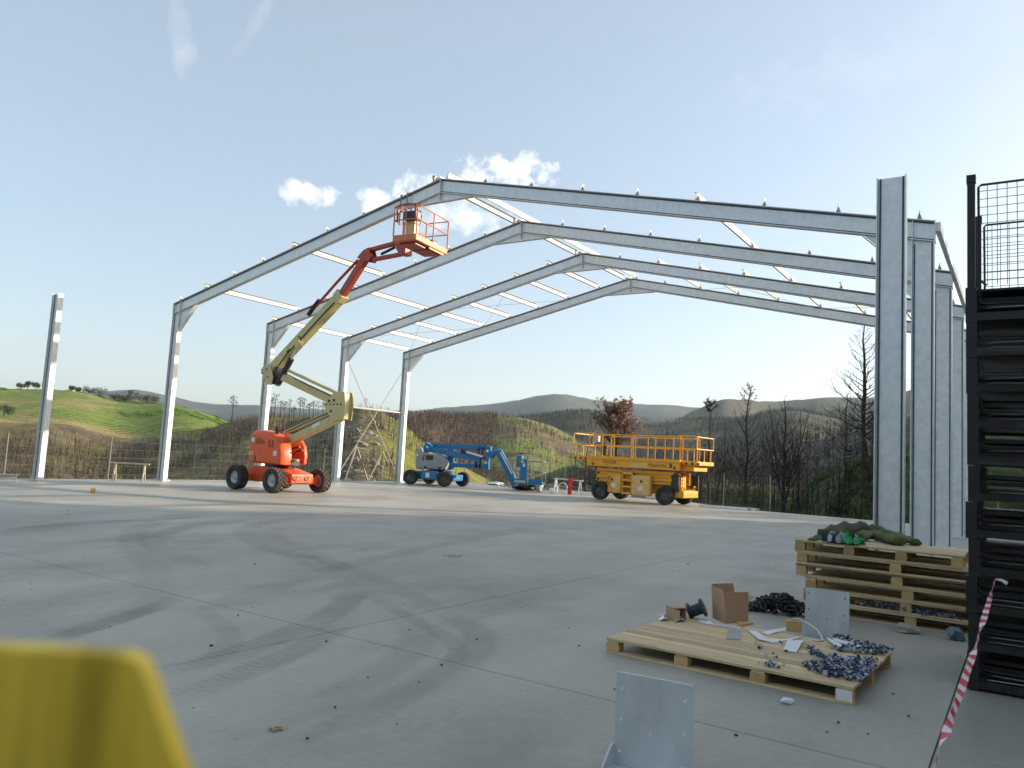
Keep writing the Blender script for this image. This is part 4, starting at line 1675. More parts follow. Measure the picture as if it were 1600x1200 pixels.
def fence(label, path, step, h):
    t = thing('wire_fence', label, 'fence', B(path[0][0], path[0][1], 0), -YAW)
    o = Vector((path[0][0], path[0][1], 0))
    net = MB()
    for (ua, va), (ub, vb) in zip(path[:-1], path[1:]):
        ln = math.hypot(ub-ua, vb-va)
        n = max(1, round(ln/step))
        prev = None
        for k in range(n+1):
            u_, v_ = ua+(ub-ua)*k/n, va+(vb-va)*k/n
            q = B(u_, v_)
            gz = max(-1.2, ground_z(q.x, q.y))
            p = Vector((u_, v_, 0))-o
            p.z = gz
            mb = MB()
            lean = random.uniform(-0.04, 0.04)
            mb.cyl(p-UP*0.3, p+Vector((lean, 0, h)), 0.034, 0.03, 7)
            mb.build('post', POSTM, t)
            if prev is not None:
                for q_ in range(6):
                    zz = 0.12 + q_*(h-0.25)/5
                    mb = MB()
                    mid = (prev+p)/2 + UP*(zz-0.02)
                    mb.tube([prev+UP*zz, mid, p+UP*zz], 0.003, 4)
                    mb.build('wire', fence_wire, t)
                m = int(ln/n/0.22)
                for j in range(1, m):
                    b_ = prev.lerp(p, j/m)
                    net.tube([b_+UP*0.1, b_+UP*(h-0.15)], 0.0016, 3)
            prev = p
    tag(net.build('mesh_wires', fence_wire, t), kind='stuff')


fence('wire mesh fence with thin posts along the left rim of the slab', [(-1.9, -9.0), (-1.9, 22.6)], 4.0, 2.0)
fence('wire fence with wooden posts across the far rim behind the lifts', [(-1.4, 22.9), (14.0, 22.9), (20.2, 17.4), (29, 17.0)], 4.2, 2.0)

# ================================================================== LIFTS


def tyre_mesh(R, W, lug, n_lug=20, name='tyre', mat=RUBBER):
    """one continuous tyre with chevron lugs pushed out of the tread"""
    per = 4
    n = n_lug*per
    prof = [(-0.30, 0.52), (-0.42, 0.56), (-0.50, 0.70), (-0.50, 0.86), (-0.46, 0.95)]
    tread = [-0.42, -0.28, -0.14, 0.0, 0.14, 0.28, 0.42]
    ring = [(w, r, False) for w, r in prof] + [(w, 1.0 - 0.05*abs(w), True) for w in tread] + [(-w, r, False) for w, r in reversed(prof)]
    vs, fs = [], []
    m = len(ring)
    for k in range(n):
        for (w, r, tr) in ring:
            sk = int(round(abs(w)*6))
            hi = ((k + sk) % per) < 2
            rr = R*r
            if tr:
                rr += 0 if hi else -lug
            t = 2*math.pi*(k + (0.0))/n
            vs.append((math.cos(t)*rr, w*W, math.sin(t)*rr))
    for k in range(n):
        for j in range(m-1):
            a, b = k*m+j, ((k+1) % n)*m+j
            fs.append((a, b, b+1, a+1))
    mb = MB()
    mb.add(vs, fs)
    return mb.mesh(name, mat)


def rim_mesh(R, W, mat):
    prof = [(-0.30, 0.53), (-0.31, 0.50), (-0.24, 0.46), (-0.20, 0.28), (-0.26, 0.26), (-0.28, 0.16), (-0.34, 0.14), (-0.34, 0.0)]
    n = 24
    mb = MB()
    for sg in (1, -1):
        vs, fs = [], []
        m = len(prof)
        for k in range(n):
            t = 2*math.pi*k/n
            for w, r in prof:
                vs.append((math.cos(t)*R*r, sg*w*W, math.sin(t)*R*r))
        for k in range(n):
            for j in range(m-1):
                a, b = k*m+j, ((k+1) % n)*m+j
                fs.append((a, b, b+1, a+1))
        mb.add(vs, fs)
    mb.cyl((0, -0.2*W, 0), (0, 0.2*W, 0), 0.2*R, n=12)
    return mb.mesh('wheel', mat)


def wheels(parent, xs, ys, R, W, tyre, rim, steer=0.0):
    for i, x_ in enumerate(xs):
        for y_ in ys:
            w = bpy.data.objects.new('wheel', rim)
            COL.objects.link(w)
            w.parent = parent
            w.location = (x_, y_, R)
            w.rotation_euler = (0, random.uniform(0, 1), steer if i else 0)
            t = bpy.data.objects.new('tyre', tyre)
            COL.objects.link(t)
            t.parent = w


class Rig:
    """places parts given in world points under a thing"""

    def __init__(self, t):
        self.t = t
        self.inv = (Matrix.Translation(t.location) @ Matrix.Rotation(t.rotation_euler[2], 4, 'Z')).inverted()

    def build(self, mb, name, mat, parent=None, **kw):
        mb.v = [tuple(self.inv @ Vector(v)) for v in mb.v]
        return mb.build(name, mat, parent or self.t, **kw)


# ------------------------------------------------------------------ orange and cream articulated boom lift
oc = Vector((-8.63, 29.57, 0))
HC = math.radians(-34)
lift = thing('boom_lift', 'orange boom lift with cream folded arms raised towards the rafter', 'boom lift', oc, HC)
rig = Rig(lift)
R0, W0 = 0.455, 0.40
wheels(lift, (-1.06, 1.06), (-1.08, 1.08), R0, W0, tyre_mesh(R0, W0, 0.035, 18, mat=RUBBER_DUSTY), rim_mesh(R0, W0, RIM))
# chassis: box girder with a sloping nose
mb = MB()
mb.prism([(-1.25, 0.42), (-1.25, 0.80), (-0.9, 0.90), (0.15, 0.93), (0.55, 0.86), (1.30, 0.70), (1.30, 0.36), (0.9, 0.32), (-0.9, 0.32)], (1, 0, 0), (0, 0, 1), (0, -0.52, 0), (0, 1.04, 0))
ch = mb.build('chassis', ORANGE, lift, bevel=0.04)
for y_ in (-0.27, 0.27):
    mb = MB()
    mb.prism([(0.15*math.cos(a)*1.2, 0.10*math.sin(a)) for a in [k*math.pi/8 for k in range(16)]], (0, 1, 0), (0, 0, 1), (1.303, y_, 0.53), (0.03, 0, 0))
    mb.build('tow_pocket', RED, ch)
    mb = MB()
    mb.tube([(1.34, y_-0.06, 0.49), (1.36, y_, 0.53), (1.34, y_+0.06, 0.57)], 0.022, 6)
    mb.build('tow_eye', YELLOW_PALE, ch)
for x_ in (-1.06, 1.06):
    mb = MB()
    mb.bar((x_, -0.92, 0.45), (x_, 0.92, 0.45), 0.24, 0.26)
    mb.build('axle', ORANGE, lift, bevel=0.03)
mb = MB()
mb.cyl((0, 0, 0.90), (0, 0, 1.02), 0.55, n=28)
mb.build('turntable', BLACK, lift)

HT = math.radians(-37)
hd = Vector((math.cos(HT), math.sin(HT), 0))
lat = Vector((-math.sin(HT), math.cos(HT), 0))


def TT(x, y, z):
    return oc + hd*x + lat*y + UP*z


def cowl(side, parent):
    """rounded engine cowl, lofted from the inner to the outer face"""
    prof = [(-1.04, 1.0), (-1.06, 1.5), (-1.0, 2.12), (-0.86, 2.26), (-0.35, 2.27), (0.15, 2.20), (0.58, 2.04), (0.84, 1.78), (0.95, 1.38), (0.93, 1.0)]
    secs = []
    for y, k, dz in (((0.20, 1.0, 0.0), (0.52, 1.0, 0.0), (0.66, 0.97, -0.04), (0.73, 0.90, -0.12)) if side < 0 else ((0.42, 0.9, 0.0), (0.52, 0.9, 0.0), (0.60, 0.86, -0.04), (0.64, 0.8, -0.12))):
        ring = []
        for x, z in prof:
            cx, cz = -0.05, 1.4
            ring.append(TT(cx+(x-cx)*k, side*y, max(1.0, cz+(z-cz)*k + (dz*0.4 if z > 1.7 else 0))))
        secs.append(ring)
    mb = MB()
    mb.loft(secs)
    return rig.build(mb, 'cowl', ORANGE, parent, bevel=0.05, seg=3)


near_cowl = cowl(-1, lift)
far_cowl = cowl(1, lift)
mb = MB()
mb.loft([[TT(-1.10, y, z) for y, z in ((-0.6, 1.02), (0.6, 1.02), (0.56, 1.75), (-0.56, 1.75))], [TT(-0.72, y, z) for y, z in ((-0.66, 1.02), (0.66, 1.02), (0.62, 1.9), (-0.62, 1.9))]])
rig.build(mb, 'counterweight', ORANGE, bevel=0.05, seg=3)
mb = MB()
mb.loft([[TT(x, y, z) for x, y in ((-0.7, -0.19), (0.92, -0.19), (0.92, 0.19), (-0.7, 0.19))] for z in (1.0, 1.25)])
rig.build(mb, 'boom_cradle', BLACK)
for x_, y_, z_ in ((0.7, 0.0, 1.38), (0.45, 0.05, 1.5)):
    mb = MB()
    mb.tube([TT(x_, y_-0.1, z_-0.1), TT(x_+0.2, y_, z_+0.15), TT(x_+0.5, y_+0.05, z_+0.2)], 0.035, 6)
    rig.build(mb, 'hydraulic_hose', HOSE)
mb = MB()
mb.bar(TT(0.4, -0.05, 1.18), TT(1.1, -0.05, 1.2), 0.08, 0.06)
rig.build(mb, 'control_tray', CREAM)
# cowl details: vent scoop, stickers, number, exhaust
def cowl_pt(x, z):
    return TT(x, -0.735, z)


mb = MB()
mb.prism([(-0.62, 1.74), (-0.55, 1.94), (-0.38, 1.96), (-0.05, 1.84), (-0.02, 1.79), (-0.30, 1.74)], hd, UP, TT(0, -0.742, 0), lat*0.02)
rig.build(mb, 'vent_scoop', RED, near_cowl)
for x_, z_, w_, h_ in ((-0.78, 1.88, 0.18, 0.17), (0.62, 1.42, 0.2, 0.18)):
    mb = MB()
    mb.prism([(x_-w_/2, z_-h_/2), (x_+w_/2, z_-h_/2), (x_+w_/2, z_+h_/2), (x_-w_/2, z_+h_/2)], hd, UP, TT(0, -0.742, 0), lat*0.012)
    rig.build(mb, 'sticker', STICKER, near_cowl)
mb = MB()
mb.prism([(-0.60, 1.02), (-0.54, 1.02), (-0.54, 1.28), (-0.60, 1.28)], hd, UP, TT(0, -0.742, 0), lat*0.012)
rig.build(mb, 'latch', BLACK, near_cowl)
for txt, x_, z_, sz, mt in (('11', 0.34, 1.74, 0.38, LETTER_BLACK), ('450', -0.80, 1.36, 0.20, LETTER_WHITE)):
    w_ = cowl_pt(x_, z_) - lat*0.02
    lettering(txt, sz, mt, near_cowl, rig.inv @ w_, (math.pi/2, 0, HT-HC))
mb = MB()
mb.cyl(TT(0.24, -0.45, 2.1), TT(0.24, -0.45, 2.42), 0.05, 0.06, 10)
rig.build(mb, 'exhaust', BLACK)


def ob(x, y, off=0.0):
    """point in the boom plane seen at that place, shifted sideways by off"""
    return on_plane(x, y, oc, lat) + lat*off


def boom(p0, p1, w, h, name, mat, parent=None, bevel=0.02):
    mb = MB()
    mb.bar(p0, p1, w, h)
    return rig.build(mb, name, mat, parent, bevel=bevel)


boom(ob(447, 692), ob(531, 652), 0.26, 0.30, 'lower_arm', CREAM)
boom(ob(444, 677), ob(524, 640), 0.12, 0.13, 'lower_link', CREAM)
st_ = boom(ob(493, 667, -0.14), ob(505, 661, -0.14), 0.012, 0.13, 'sticker', STICKER, bevel=0)
# middle knuckle plates
for off in (-0.20, 0.17):
    mb = MB()
    mb.prism([(0, 0)], hd, UP, oc, lat) if False else None
    poly = [(513, 632), (529, 613), (545, 613), (546, 634), (543, 657), (527, 657), (514, 640)]
    a = [ob(x_, y_, off) for x_, y_ in poly]
    mb.loft([a, [q + lat*0.03 for q in a]])
    rig.build(mb, 'knuckle_plate', CREAM, bevel=0.008)
mb = MB()
a = [ob(x_, y_, -0.16) for x_, y_ in ((530, 615), (543, 615), (543, 634), (541, 655), (534, 655))]
mb.loft([a, [q + lat*0.32 for q in a]])
rig.build(mb, 'knuckle_core', CREAM)
for k in range(5):
    mb = MB()
    c = ob(517+k*5.6, 632.5, -0.205)
    mb.cyl(c, c - lat*0.01, 0.035, n=8)
    rig.build(mb, 'pin', BLACK)
for x_, y_ in ((529, 626), (521, 627), (524, 643)):
    mb = MB()
    c = ob(x_, y_, -0.205)
    mb.cyl(c, c - lat*0.015, 0.05, n=10)
    rig.build(mb, 'pin', BLACK)
boom(ob(441, 588), ob(523, 627), 0.26, 0.28, 'upper_arm', CREAM)
boom(ob(447, 577), ob(533, 617), 0.12, 0.11, 'upper_link', CREAM)
# top knuckle
for off in (-0.22, 0.19):
    mb = MB()
    poly = [(414.5, 579), (421, 571), (430, 573), (434, 590), (431, 603), (424, 602), (420, 593)]
    a = [ob(x_, y_, off) for x_, y_ in poly]
    mb.loft([a, [q + lat*0.03 for q in a]])
    rig.build(mb, 'knuckle_plate', CREAM, bevel=0.008)
boom(ob(436, 573), ob(431, 601), 0.3, 0.22, 'knuckle_casting', BLACK)
for x_, y_ in ((417, 584), (424, 578), (426, 590)):
    mb = MB()
    c = ob(x_, y_, -0.225)
    mb.cyl(c, c - lat*0.012, 0.04, n=8)
    rig.build(mb, 'pin', BLACK)
# main boom
mbm = boom(ob(424, 580), ob(533.5, 463), 0.30, 0.40, 'main_boom', CREAM)
boom(ob(533, 464), ob(571, 404), 0.22, 0.28, 'fly_boom', RED)
boom(ob(529, 468), ob(536, 459), 0.34, 0.44, 'boom_collar', CREAM, bevel=0.01)
mb = MB()
mb.tube([ob(487, 490, -0.1), ob(500, 476, -0.1), ob(530, 441, -0.08), ob(561, 407, -0.05)], 0.055, 6)
rig.build(mb, 'cable_carrier', RED)
mb = MB()
mb.tube([ob(486, 493, -0.12), ob(494, 481, -0.12), ob(503, 470, -0.12)], 0.09, 6)
rig.build(mb, 'cable_loop', BLACK)
mb = MB()
mb.cyl(ob(437, 599, -0.05), ob(457, 561, -0.05), 0.115, n=12)
rig.build(mb, 'lift_cylinder', BLACK)
mb = MB()
mb.cyl(ob(456, 563, -0.05), ob(470, 533, -0.05), 0.05, n=10)
rig.build(mb, 'cylinder_rod', CHROME)
boom(ob(471, 531, -0.18), ob(474.5, 544, -0.18), 0.2, 0.28, 'rod_bracket', CREAM)
mb = MB()
mb.tube([ob(476, 527, -0.3), ob(481, 530, -0.3), ob(480, 536, -0.3)], 0.02, 5)
rig.build(mb, 'hose_loop', HOSE)
# fly end and jib
mb = MB()
for off in (-0.16, 0.13):
    poly = [(563, 404), (572, 393), (581, 388), (584, 400), (582, 410), (570, 408)]
    a = [ob(x_, y_, off) for x_, y_ in poly]
    mb2 = MB()
    mb2.loft([a, [q + lat*0.03 for q in a]])
    rig.build(mb2, 'fly_end_plate', RED)
boom(ob(568, 404), ob(580, 396), 0.22, 0.3, 'fly_end', RED)
boom(ob(578, 391), ob(626, 378), 0.16, 0.14, 'jib_arm', RED)
boom(ob(582, 406), ob(634, 396), 0.16, 0.13, 'jib_arm', RED)
mb = MB()
mb.cyl(ob(596, 397), ob(618, 386), 0.05, n=8)
rig.build(mb, 'jib_cylinder', BLACK)
mb = MB()
for off in (-0.18,):
    a = [ob(x_, y_, off) for x_, y_ in ((622, 374), (631, 372), (640, 381), (638, 399), (629, 400), (624, 390))]
    mb.loft([a, [q + lat*0.36 for q in a]])
rig.build(mb, 'platform_rotator', RED, bevel=0.02)

# basket: corners sighted on its top rail, all at one height
ZT = 9.42


def sight_z(x, y, z):
    return gnd(x, y, z)


Nc = sight_z(653.5, 319, ZT)
Rc = sight_z(702, 347, ZT)
e1 = (Rc-Nc)
e1.z = 0
BL = 1.85
e1.normalize()
e2 = Vector((-e1.y, e1.x, 0))
if e2.x > 0:
    e2 = -e2
BWD = 0.86


def bk(s, t, z):
    return Nc + e1*s*BL + e2*t*BWD + UP*(z-ZT)


ZF = ZT - 1.10
mb = MB()
mb.loft([[bk(s, t, z) for s, t in ((-0.01, -0.01), (1.01, -0.01), (1.01, 1.01), (-0.01, 1.01))] for z in (ZF-0.02, ZF+0.17)])
rig.build(mb, 'platform_floor', SUNLIT_FADED, bevel=0.015)
for s0, s1 in ((0.1, 0.45), (0.5, 0.9)):
    mb = MB()
    mb.loft([[bk(s, t, z) for s, t in ((s0, 0.15), (s1, 0.15), (s1, 0.85), (s0, 0.85))] for z in (ZF-0.10, ZF-0.022)])
    rig.build(mb, 'underframe', RED)
mb = MB()
mb.bar(bk(0.45, 0.06, ZF-0.06), bk(0.92, 0.06, ZF-0.06), 0.05, 0.05)
rig.build(mb, 'step_bar', YELLOW_PALE)
posts = [(0, 0), (0.52, 0), (1, 0), (1, 1), (0.5, 1), (0, 1), (0, 0.5)]
for s, t in posts:
    mb = MB()
    mb.cyl(bk(s, t, ZF+0.16), bk(s, t, ZT), 0.022, n=8)
    rig.build(mb, 'rail_post', SUNLIT_FADED)
for z in (ZT, ZT-0.45):
    for (s0, t0), (s1, t1) in (((0, 0), (1, 0)), ((1, 0), (1, 1)), ((1, 1), (0, 1)), ((0, 1), (0, 0))):
        mb = MB()
        mb.cyl(bk(s0, t0, z), bk(s1, t1, z), 0.02, n=8)
        rig.build(mb, 'rail', SUNLIT_FADED)
mb = MB()
mb.tube([bk(0.02, 0.9, ZT-0.5), bk(0.0, 0.85, ZT+0.02), bk(0.02, 0.5, ZT+0.06), bk(0.0, 0.12, ZT+0.02), bk(0.02, 0.1, ZT-0.5)], 0.035, 7)
rig.build(mb, 'hand_guard', RED)
mb = MB()
mb.loft([[bk(s, t, z) for s, t in ((0.04, 0.12), (0.20, 0.12), (0.20, 0.7), (0.04, 0.7))] for z in (ZT-0.42, ZT-0.15)])
rig.build(mb, 'control_box', BLACK, bevel=0.02)
mb = MB()
mb.loft([[bk(s, t, z) for s, t in ((0.10, 0.25), (0.24, 0.25), (0.24, 0.78), (0.10, 0.78))] for z in (ZF+0.18, ZT-0.45)])
rig.build(mb, 'document_box', CREAM, bevel=0.03)
mb = MB()
mb.tube([bk(0.05, 0.2, ZT-0.1), bk(0.25, 0.25, ZT-0.06), bk(0.34, 0.3, ZT-0.2), bk(0.30, 0.3, ZT-0.5)], 0.018, 6)
rig.build(mb, 'control_guard', BLACK)
mb = MB()
mb.box((0, 0, 0.10), (0.30, 0.24, 0.20))
tb = mb.build('tool_bag', BLACK, None, bevel=0.05, seg=2)
tb.location = bk(0.78, 0.4, ZF+0.172)
tb.rotation_euler = (0, 0, 0.9)
tag(tb, 'small black tool bag on the floor of the raised orange basket', 'bag')
# hydraulic hoses strapped along the arms
for pts in ([(452, 676), (485, 660), (520, 645), (534, 628)], [(530, 622), (490, 604), (455, 586), (440, 584)], [(437, 578), (452, 556), (478, 528), (505, 498), (528, 474)]):
    mb = MB()
    mb.tube([ob(x_, y_, -0.17) for x_, y_ in pts], 0.022, 5)
    rig.build(mb, 'hydraulic_hose', HOSE)
for x_, y_ in ((470, 535), (455, 551)):
    boom(ob(x_-2, y_+1, -0.158), ob(x_+3, y_-4, -0.158), 0.008, 0.10, 'sticker', LETTER_BLACK, mbm, bevel=0)
# slings over the rafter above the basket
slingm = pm('grey_webbing', (0.22, 0.24, 0.25), 0.7, 0, 0.2)
for s_, u_ in ((1, 12.50), (2, 12.78)):
    t = thing('lifting_sling', ('left', 'right')[s_-1] + ' grey webbing sling looped over the front rafter above the orange basket', 'sling', B(u_, 0, zr(u_)+0.01), -YAW, 'slings over the front rafter')
    mb = MB()
    r = 0.115
    pts = [(0, -r, -1.0), (0, -r, -RD-0.02), (0, -r, 0.012), (0, r, 0.012), (0, r, -RD-0.02), (0, r*0.6, -0.95)]
    vs = []
    for p in pts:
        vs += [(p[0]-0.03, p[1], p[2]), (p[0]+0.03, p[1], p[2])]
    mb.add(vs, [(2*i, 2*i+1, 2*i+3, 2*i+2) for i in range(len(pts)-1)])
    o = mb.build('webbing', slingm, t)
    sm = o.modifiers.new('thick', 'SOLIDIFY')
    sm.thickness = 0.006

# ------------------------------------------------------------------ blue articulated boom lift, stowed
bc = Vector((-3.80, 42.35, 0))
HB = math.radians(-25)
bl = thing('boom_lift', 'blue boom lift with grey cowl, its arms folded flat beside the last left column', 'boom lift', bc, HB)
rig = Rig(bl)
R1, W1 = 0.40, 0.32
wheels(bl, (-1.05, 1.05), (-1.0, 1.0), R1, W1, tyre_mesh(R1, W1, 0.012, 24, mat=RUBBER), rim_mesh(R1, W1, RIM_DARK), 0.12)
mb = MB()
mb.prism([(-1.3, 0.34), (-1.3, 0.72), (0.5, 0.78), (0.7, 0.66), (1.32, 0.64), (1.32, 0.32)], (1, 0, 0), (0, 0, 1), (0, -0.55, 0), (0, 1.1, 0))
ch = mb.build('chassis', BLUE, bl, bevel=0.03)
for y_ in (-0.92, 0.62):
    mb = MB()
    mb.box((0.0, y_+0.15, 0.56), (0.95, 0.3, 0.48))
    mb.build('side_tank', BLUE, bl, bevel=0.04)
mb = MB()
mb.box((-0.05, -0.926, 0.56), (0.24, 0.01, 0.24))
mb.build('sticker', STICKER, bl)
mb = MB()
mb.box((1.326, -0.1, 0.5), (0.012, 0.5, 0.16))
mb.build('warning_sticker', TEAL, bl)
for x_ in (-1.05, 1.05):
    mb = MB()
    mb.bar((x_, -0.86, 0.40), (x_, 0.86, 0.40), 0.2, 0.22)
    mb.build('axle', BLUE, bl, bevel=0.02)
mb = MB()
mb.cyl((0, 0, 0.74), (0, 0, 0.86), 0.5, n=24)
mb.build('turntable', BLACK, bl)
HT2 = math.radians(-12)
hd2 = Vector((math.cos(HT2), math.sin(HT2), 0))
lat2 = Vector((-math.sin(HT2), math.cos(HT2), 0))


def T2(x, y, z):
    return bc + hd2*x + lat2*y + UP*z


for sd in (-1, 1):
    prof = [(-1.02, 0.86), (-1.05, 1.3), (-1.0, 1.95), (-0.92, 2.02), (-0.72, 2.0), (-0.62, 1.72), (0.0, 1.70), (0.45, 1.58), (0.66, 1.42), (0.72, 1.15), (0.70, 0.86)]
    secs = []
    for y, k in ((0.22, 1.0), (0.62, 1.0), (0.76, 0.97), (0.84, 0.91)):
        secs.append([T2(-0.1+(x+0.1)*k, sd*y, max(0.86, 1.3+(z-1.3)*k)) for x, z in prof])
    mb = MB()
    mb.loft(secs)
    cw = rig.build(mb, 'cowl', COWL, bevel=0.05, seg=3)
    if sd == -1:
        mb = MB()
        mb.prism([(-0.42, 1.36), (-0.02, 1.36), (-0.02, 1.62), (-0.42, 1.62)], hd2, UP, T2(0, -0.85, 0), lat2*0.02)
        rig.build(mb, 'grille', BLACK, cw)
        mb = MB()
        mb.prism([(-0.62, 1.34), (-0.54, 1.3), (-0.5, 1.62), (-0.56, 1.66)], hd2, UP, T2(0, -0.845, 0), lat2*0.02)
        rig.build(mb, 'handle', BLACK, cw)
        for x_ in (-0.42, 0.38):
            mb = MB()
            mb.prism([(x_-0.07, 0.87), (x_+0.07, 0.87), (x_+0.07, 1.02), (x_-0.07, 1.02)], hd2, UP, T2(0, -0.85, 0), lat2*0.03)
            rig.build(mb, 'latch', BLACK, cw)
        mb = MB()
        mb.prism([(-0.95, 1.55), (-0.86, 1.55), (-0.86, 1.66), (-0.95, 1.66)], hd2, UP, T2(0, -0.85, 0), lat2*0.02)
        rig.build(mb, 'sticker', STICKER, cw)


def o2(x, y, off=0.0):
    return on_plane(x, y, bc, lat2) + lat2*off


def boom2(a, b, w, h, name, mat=BLUE, parent=None, bevel=0.02):
    mb = MB()
    mb.bar(a, b, w, h)
    return rig.build(mb, name, mat, parent, bevel=bevel)


boom2(o2(668, 696, 0.1), o2(762, 699.5, 0.1), 0.22, 0.26, 'upper_arm')
boom2(o2(669, 701, -0.2), o2(752, 718, -0.2), 0.26, 0.30, 'main_boom')
boom2(o2(666, 696, -0.1), o2(676, 702, -0.1), 0.6, 0.42, 'pivot_head')
boom2(o2(700, 712, 0.0), o2(762, 716, 0.0), 0.2, 0.16, 'tower_link')
boom2(o2(697, 726, 0.05), o2(762, 729.5, 0.05), 0.24, 0.22, 'tower_arm')
boom2(o2(704, 701, 0.1), o2(704, 733, 0.1), 0.3, 0.34, 'tower_post')
boom2(o2(764, 697, 0.05), o2(763, 713, 0.05), 0.4, 0.26, 'elbow_casting')
boom2(o2(761, 715, 0.05), o2(761, 734, 0.05), 0.34, 0.22, 'elbow_casting')
mb = MB()
mb.cyl(o2(726, 705, -0.38), o2(757, 714, -0.38), 0.075, n=10)
rig.build(mb, 'lift_cylinder', CHROME)
boom2(o2(723, 704, -0.38), o2(731, 707, -0.38), 0.2, 0.2, 'cylinder_head', BLACK)
for x_ in (746, 752):
    mb = MB()
    mb.tube([o2(x_+4, 699, -0.14), o2(x_+3, 708, -0.2), o2(x_, 718, -0.2), o2(x_-2, 731, -0.14)], 0.05, 6)
    rig.build(mb, 'hydraulic_hose', HOSE)
for x_, y_ in ((671, 699), (764, 705), (762, 723)):
    mb = MB()
    c = o2(x_, y_, -0.42)
    mb.cyl(c, c+lat2*0.05, 0.06, n=8)
    rig.build(mb, 'pin', STICKER)
mb = MB()
mb.tube([o2(766, 714), o2(772, 708), o2(778, 705.5), o2(782, 708)], 0.17, 10)
rig.build(mb, 'jib_pivot', BLUE)
boom2(o2(779, 704.5), o2(804, 754), 0.28, 0.36, 'jib_arm')
mb = MB()
mb.cyl(o2(783, 707, -0.17), o2(801, 741, -0.17), 0.04, n=8)
rig.build(mb, 'jib_tube', CHROME)
boom2(o2(797, 741, -0.02), o2(805, 756, -0.02), 0.34, 0.40, 'jib_foot', BLUE)
RAILG = pm('dull_grey_rail', (0.20, 0.21, 0.21), 0.5, 0.2, 0.15)
# basket
zf = o2(803, 753).z
b0 = o2(805, 752)


def b2(s, t, z):
    """along the boom, across, height above the basket floor"""
    return b0 + hd2*s + lat2*t + UP*(z)


mb = MB()
mb.loft([[b2(s, t, z) for s, t in ((0, -0.5), (1.55, -0.5), (1.55, 0.55), (0, 0.55))] for z in (-0.10, 0.0)])
rig.build(mb, 'platform_floor', TEAL)
for k in range(5):
    mb = MB()
    mb.loft([[b2(0.08+k*0.12+q, -0.51, z) for q in (0, 0.07)] + [b2(0.08+k*0.12+q, -0.50, z) for q in (0.07, 0)] for z in (-0.03, 0.08)])
    rig.build(mb, 'hazard_stripe', STICKER)
mb = MB()
mb.loft([[b2(s, t, z) for s, t in ((0, -0.505), (0.72, -0.505), (0.72, -0.49), (0, -0.49))] for z in (-0.05, 0.16)])
rig.build(mb, 'toe_board', TEAL)
mb = MB()
mb.loft([[b2(s, t, z) for s, t in ((0.8, -0.505), (1.5, -0.505), (1.5, -0.49), (0.8, -0.49))] for z in (-0.05, 0.18)])
rig.build(mb, 'toe_board', BLUE)
for s, t in ((0.02, -0.48), (0.75, -0.48), (1.05, -0.48), (1.53, -0.48), (1.53, 0.53), (0.75, 0.53), (0.02, 0.53)):
    mb = MB()
    mb.cyl(b2(s, t, 0), b2(s, t, 1.1), 0.022, n=6)
    rig.build(mb, 'rail_post', RAILG)
for z in (0.55, 1.1):
    for (s0, t0), (s1, t1) in (((0.02, -0.48), (1.53, -0.48)), ((1.53, -0.48), (1.53, 0.53)), ((1.53, 0.53), (0.02, 0.53)), ((0.02, 0.53), (0.02, -0.48))):
        mb = MB()
        mb.cyl(b2(s0, t0, z), b2(s1, t1, z), 0.026, n=6)
        rig.build(mb, 'rail', RAILG)
mb = MB()
mb.loft([[b2(s, t, z) for s, t in ((0.05, -0.3), (0.35, -0.3), (0.35, 0.3), (0.05, 0.3))] for z in (0.75, 1.38)])
rig.build(mb, 'control_box', TEAL, bevel=0.03)
mb = MB()
mb.loft([[b2(s, t, z) for s, t in ((0.35, -0.56), (0.7, -0.56), (0.7, -0.50), (0.35, -0.50))] for z in (0.2, 1.2)])
pn = rig.build(mb, 'side_panel', BLUE, bevel=0.01)
mb = MB()
mb.loft([[b2(s, t, z) for s, t in ((0.36, -0.575), (0.52, -0.575), (0.52, -0.565), (0.36, -0.565))] for z in (1.0, 1.14)])
rig.build(mb, 'warning_sticker', pm('warning_yellow', (0.75, 0.6, 0.05), 0.5), pn)
mb = MB()
mb.loft([[b2(s, t, z) for s, t in ((0.47, -0.578), (0.60, -0.578), (0.60, -0.568), (0.47, -0.568))] for z in (0.80, 0.97)])
rig.build(mb, 'sticker', STICKER, pn)
mb = MB()
mb.tube([b2(0.1, -0.3, 1.38), b2(0.12, -0.3, 1.5), b2(0.6, -0.3, 1.5), b2(0.68, -0.3, 1.2)], 0.025, 6)
rig.build(mb, 'control_guard', BLACK)

# ------------------------------------------------------------------ yellow scissor lift
sc_c = Vector((6.36, 36.5, 0))
HS = math.radians(-37)
sl = thing('scissor_lift', 'yellow rough terrain scissor lift with lowered platform and long guard rails', 'scissor lift', sc_c, HS)
R2, W2 = 0.43, 0.33
wheels(sl, (-1.66, 1.66), (-1.0, 1.0), R2, W2, tyre_mesh(R2, W2, 0.04, 16, mat=RUBBER), rim_mesh(R2, W2, RIM_DARK))
mb = MB()
mb.prism([(-2.05, 0.50), (-2.05, 0.86), (2.05, 0.86), (2.05, 0.62), (1.7, 0.45), (-1.7, 0.45)], (1, 0, 0), (0, 0, 1), (0, -0.62, 0), (0, 1.24, 0))
mb.build('chassis', YELLOW, sl, bevel=0.02)
for x_ in (-1.66, 1.66):
    mb = MB()
    mb.bar((x_, -0.86, 0.43), (x_, 0.86, 0.43), 0.22, 0.24)
    mb.build('axle', BLACK, sl)
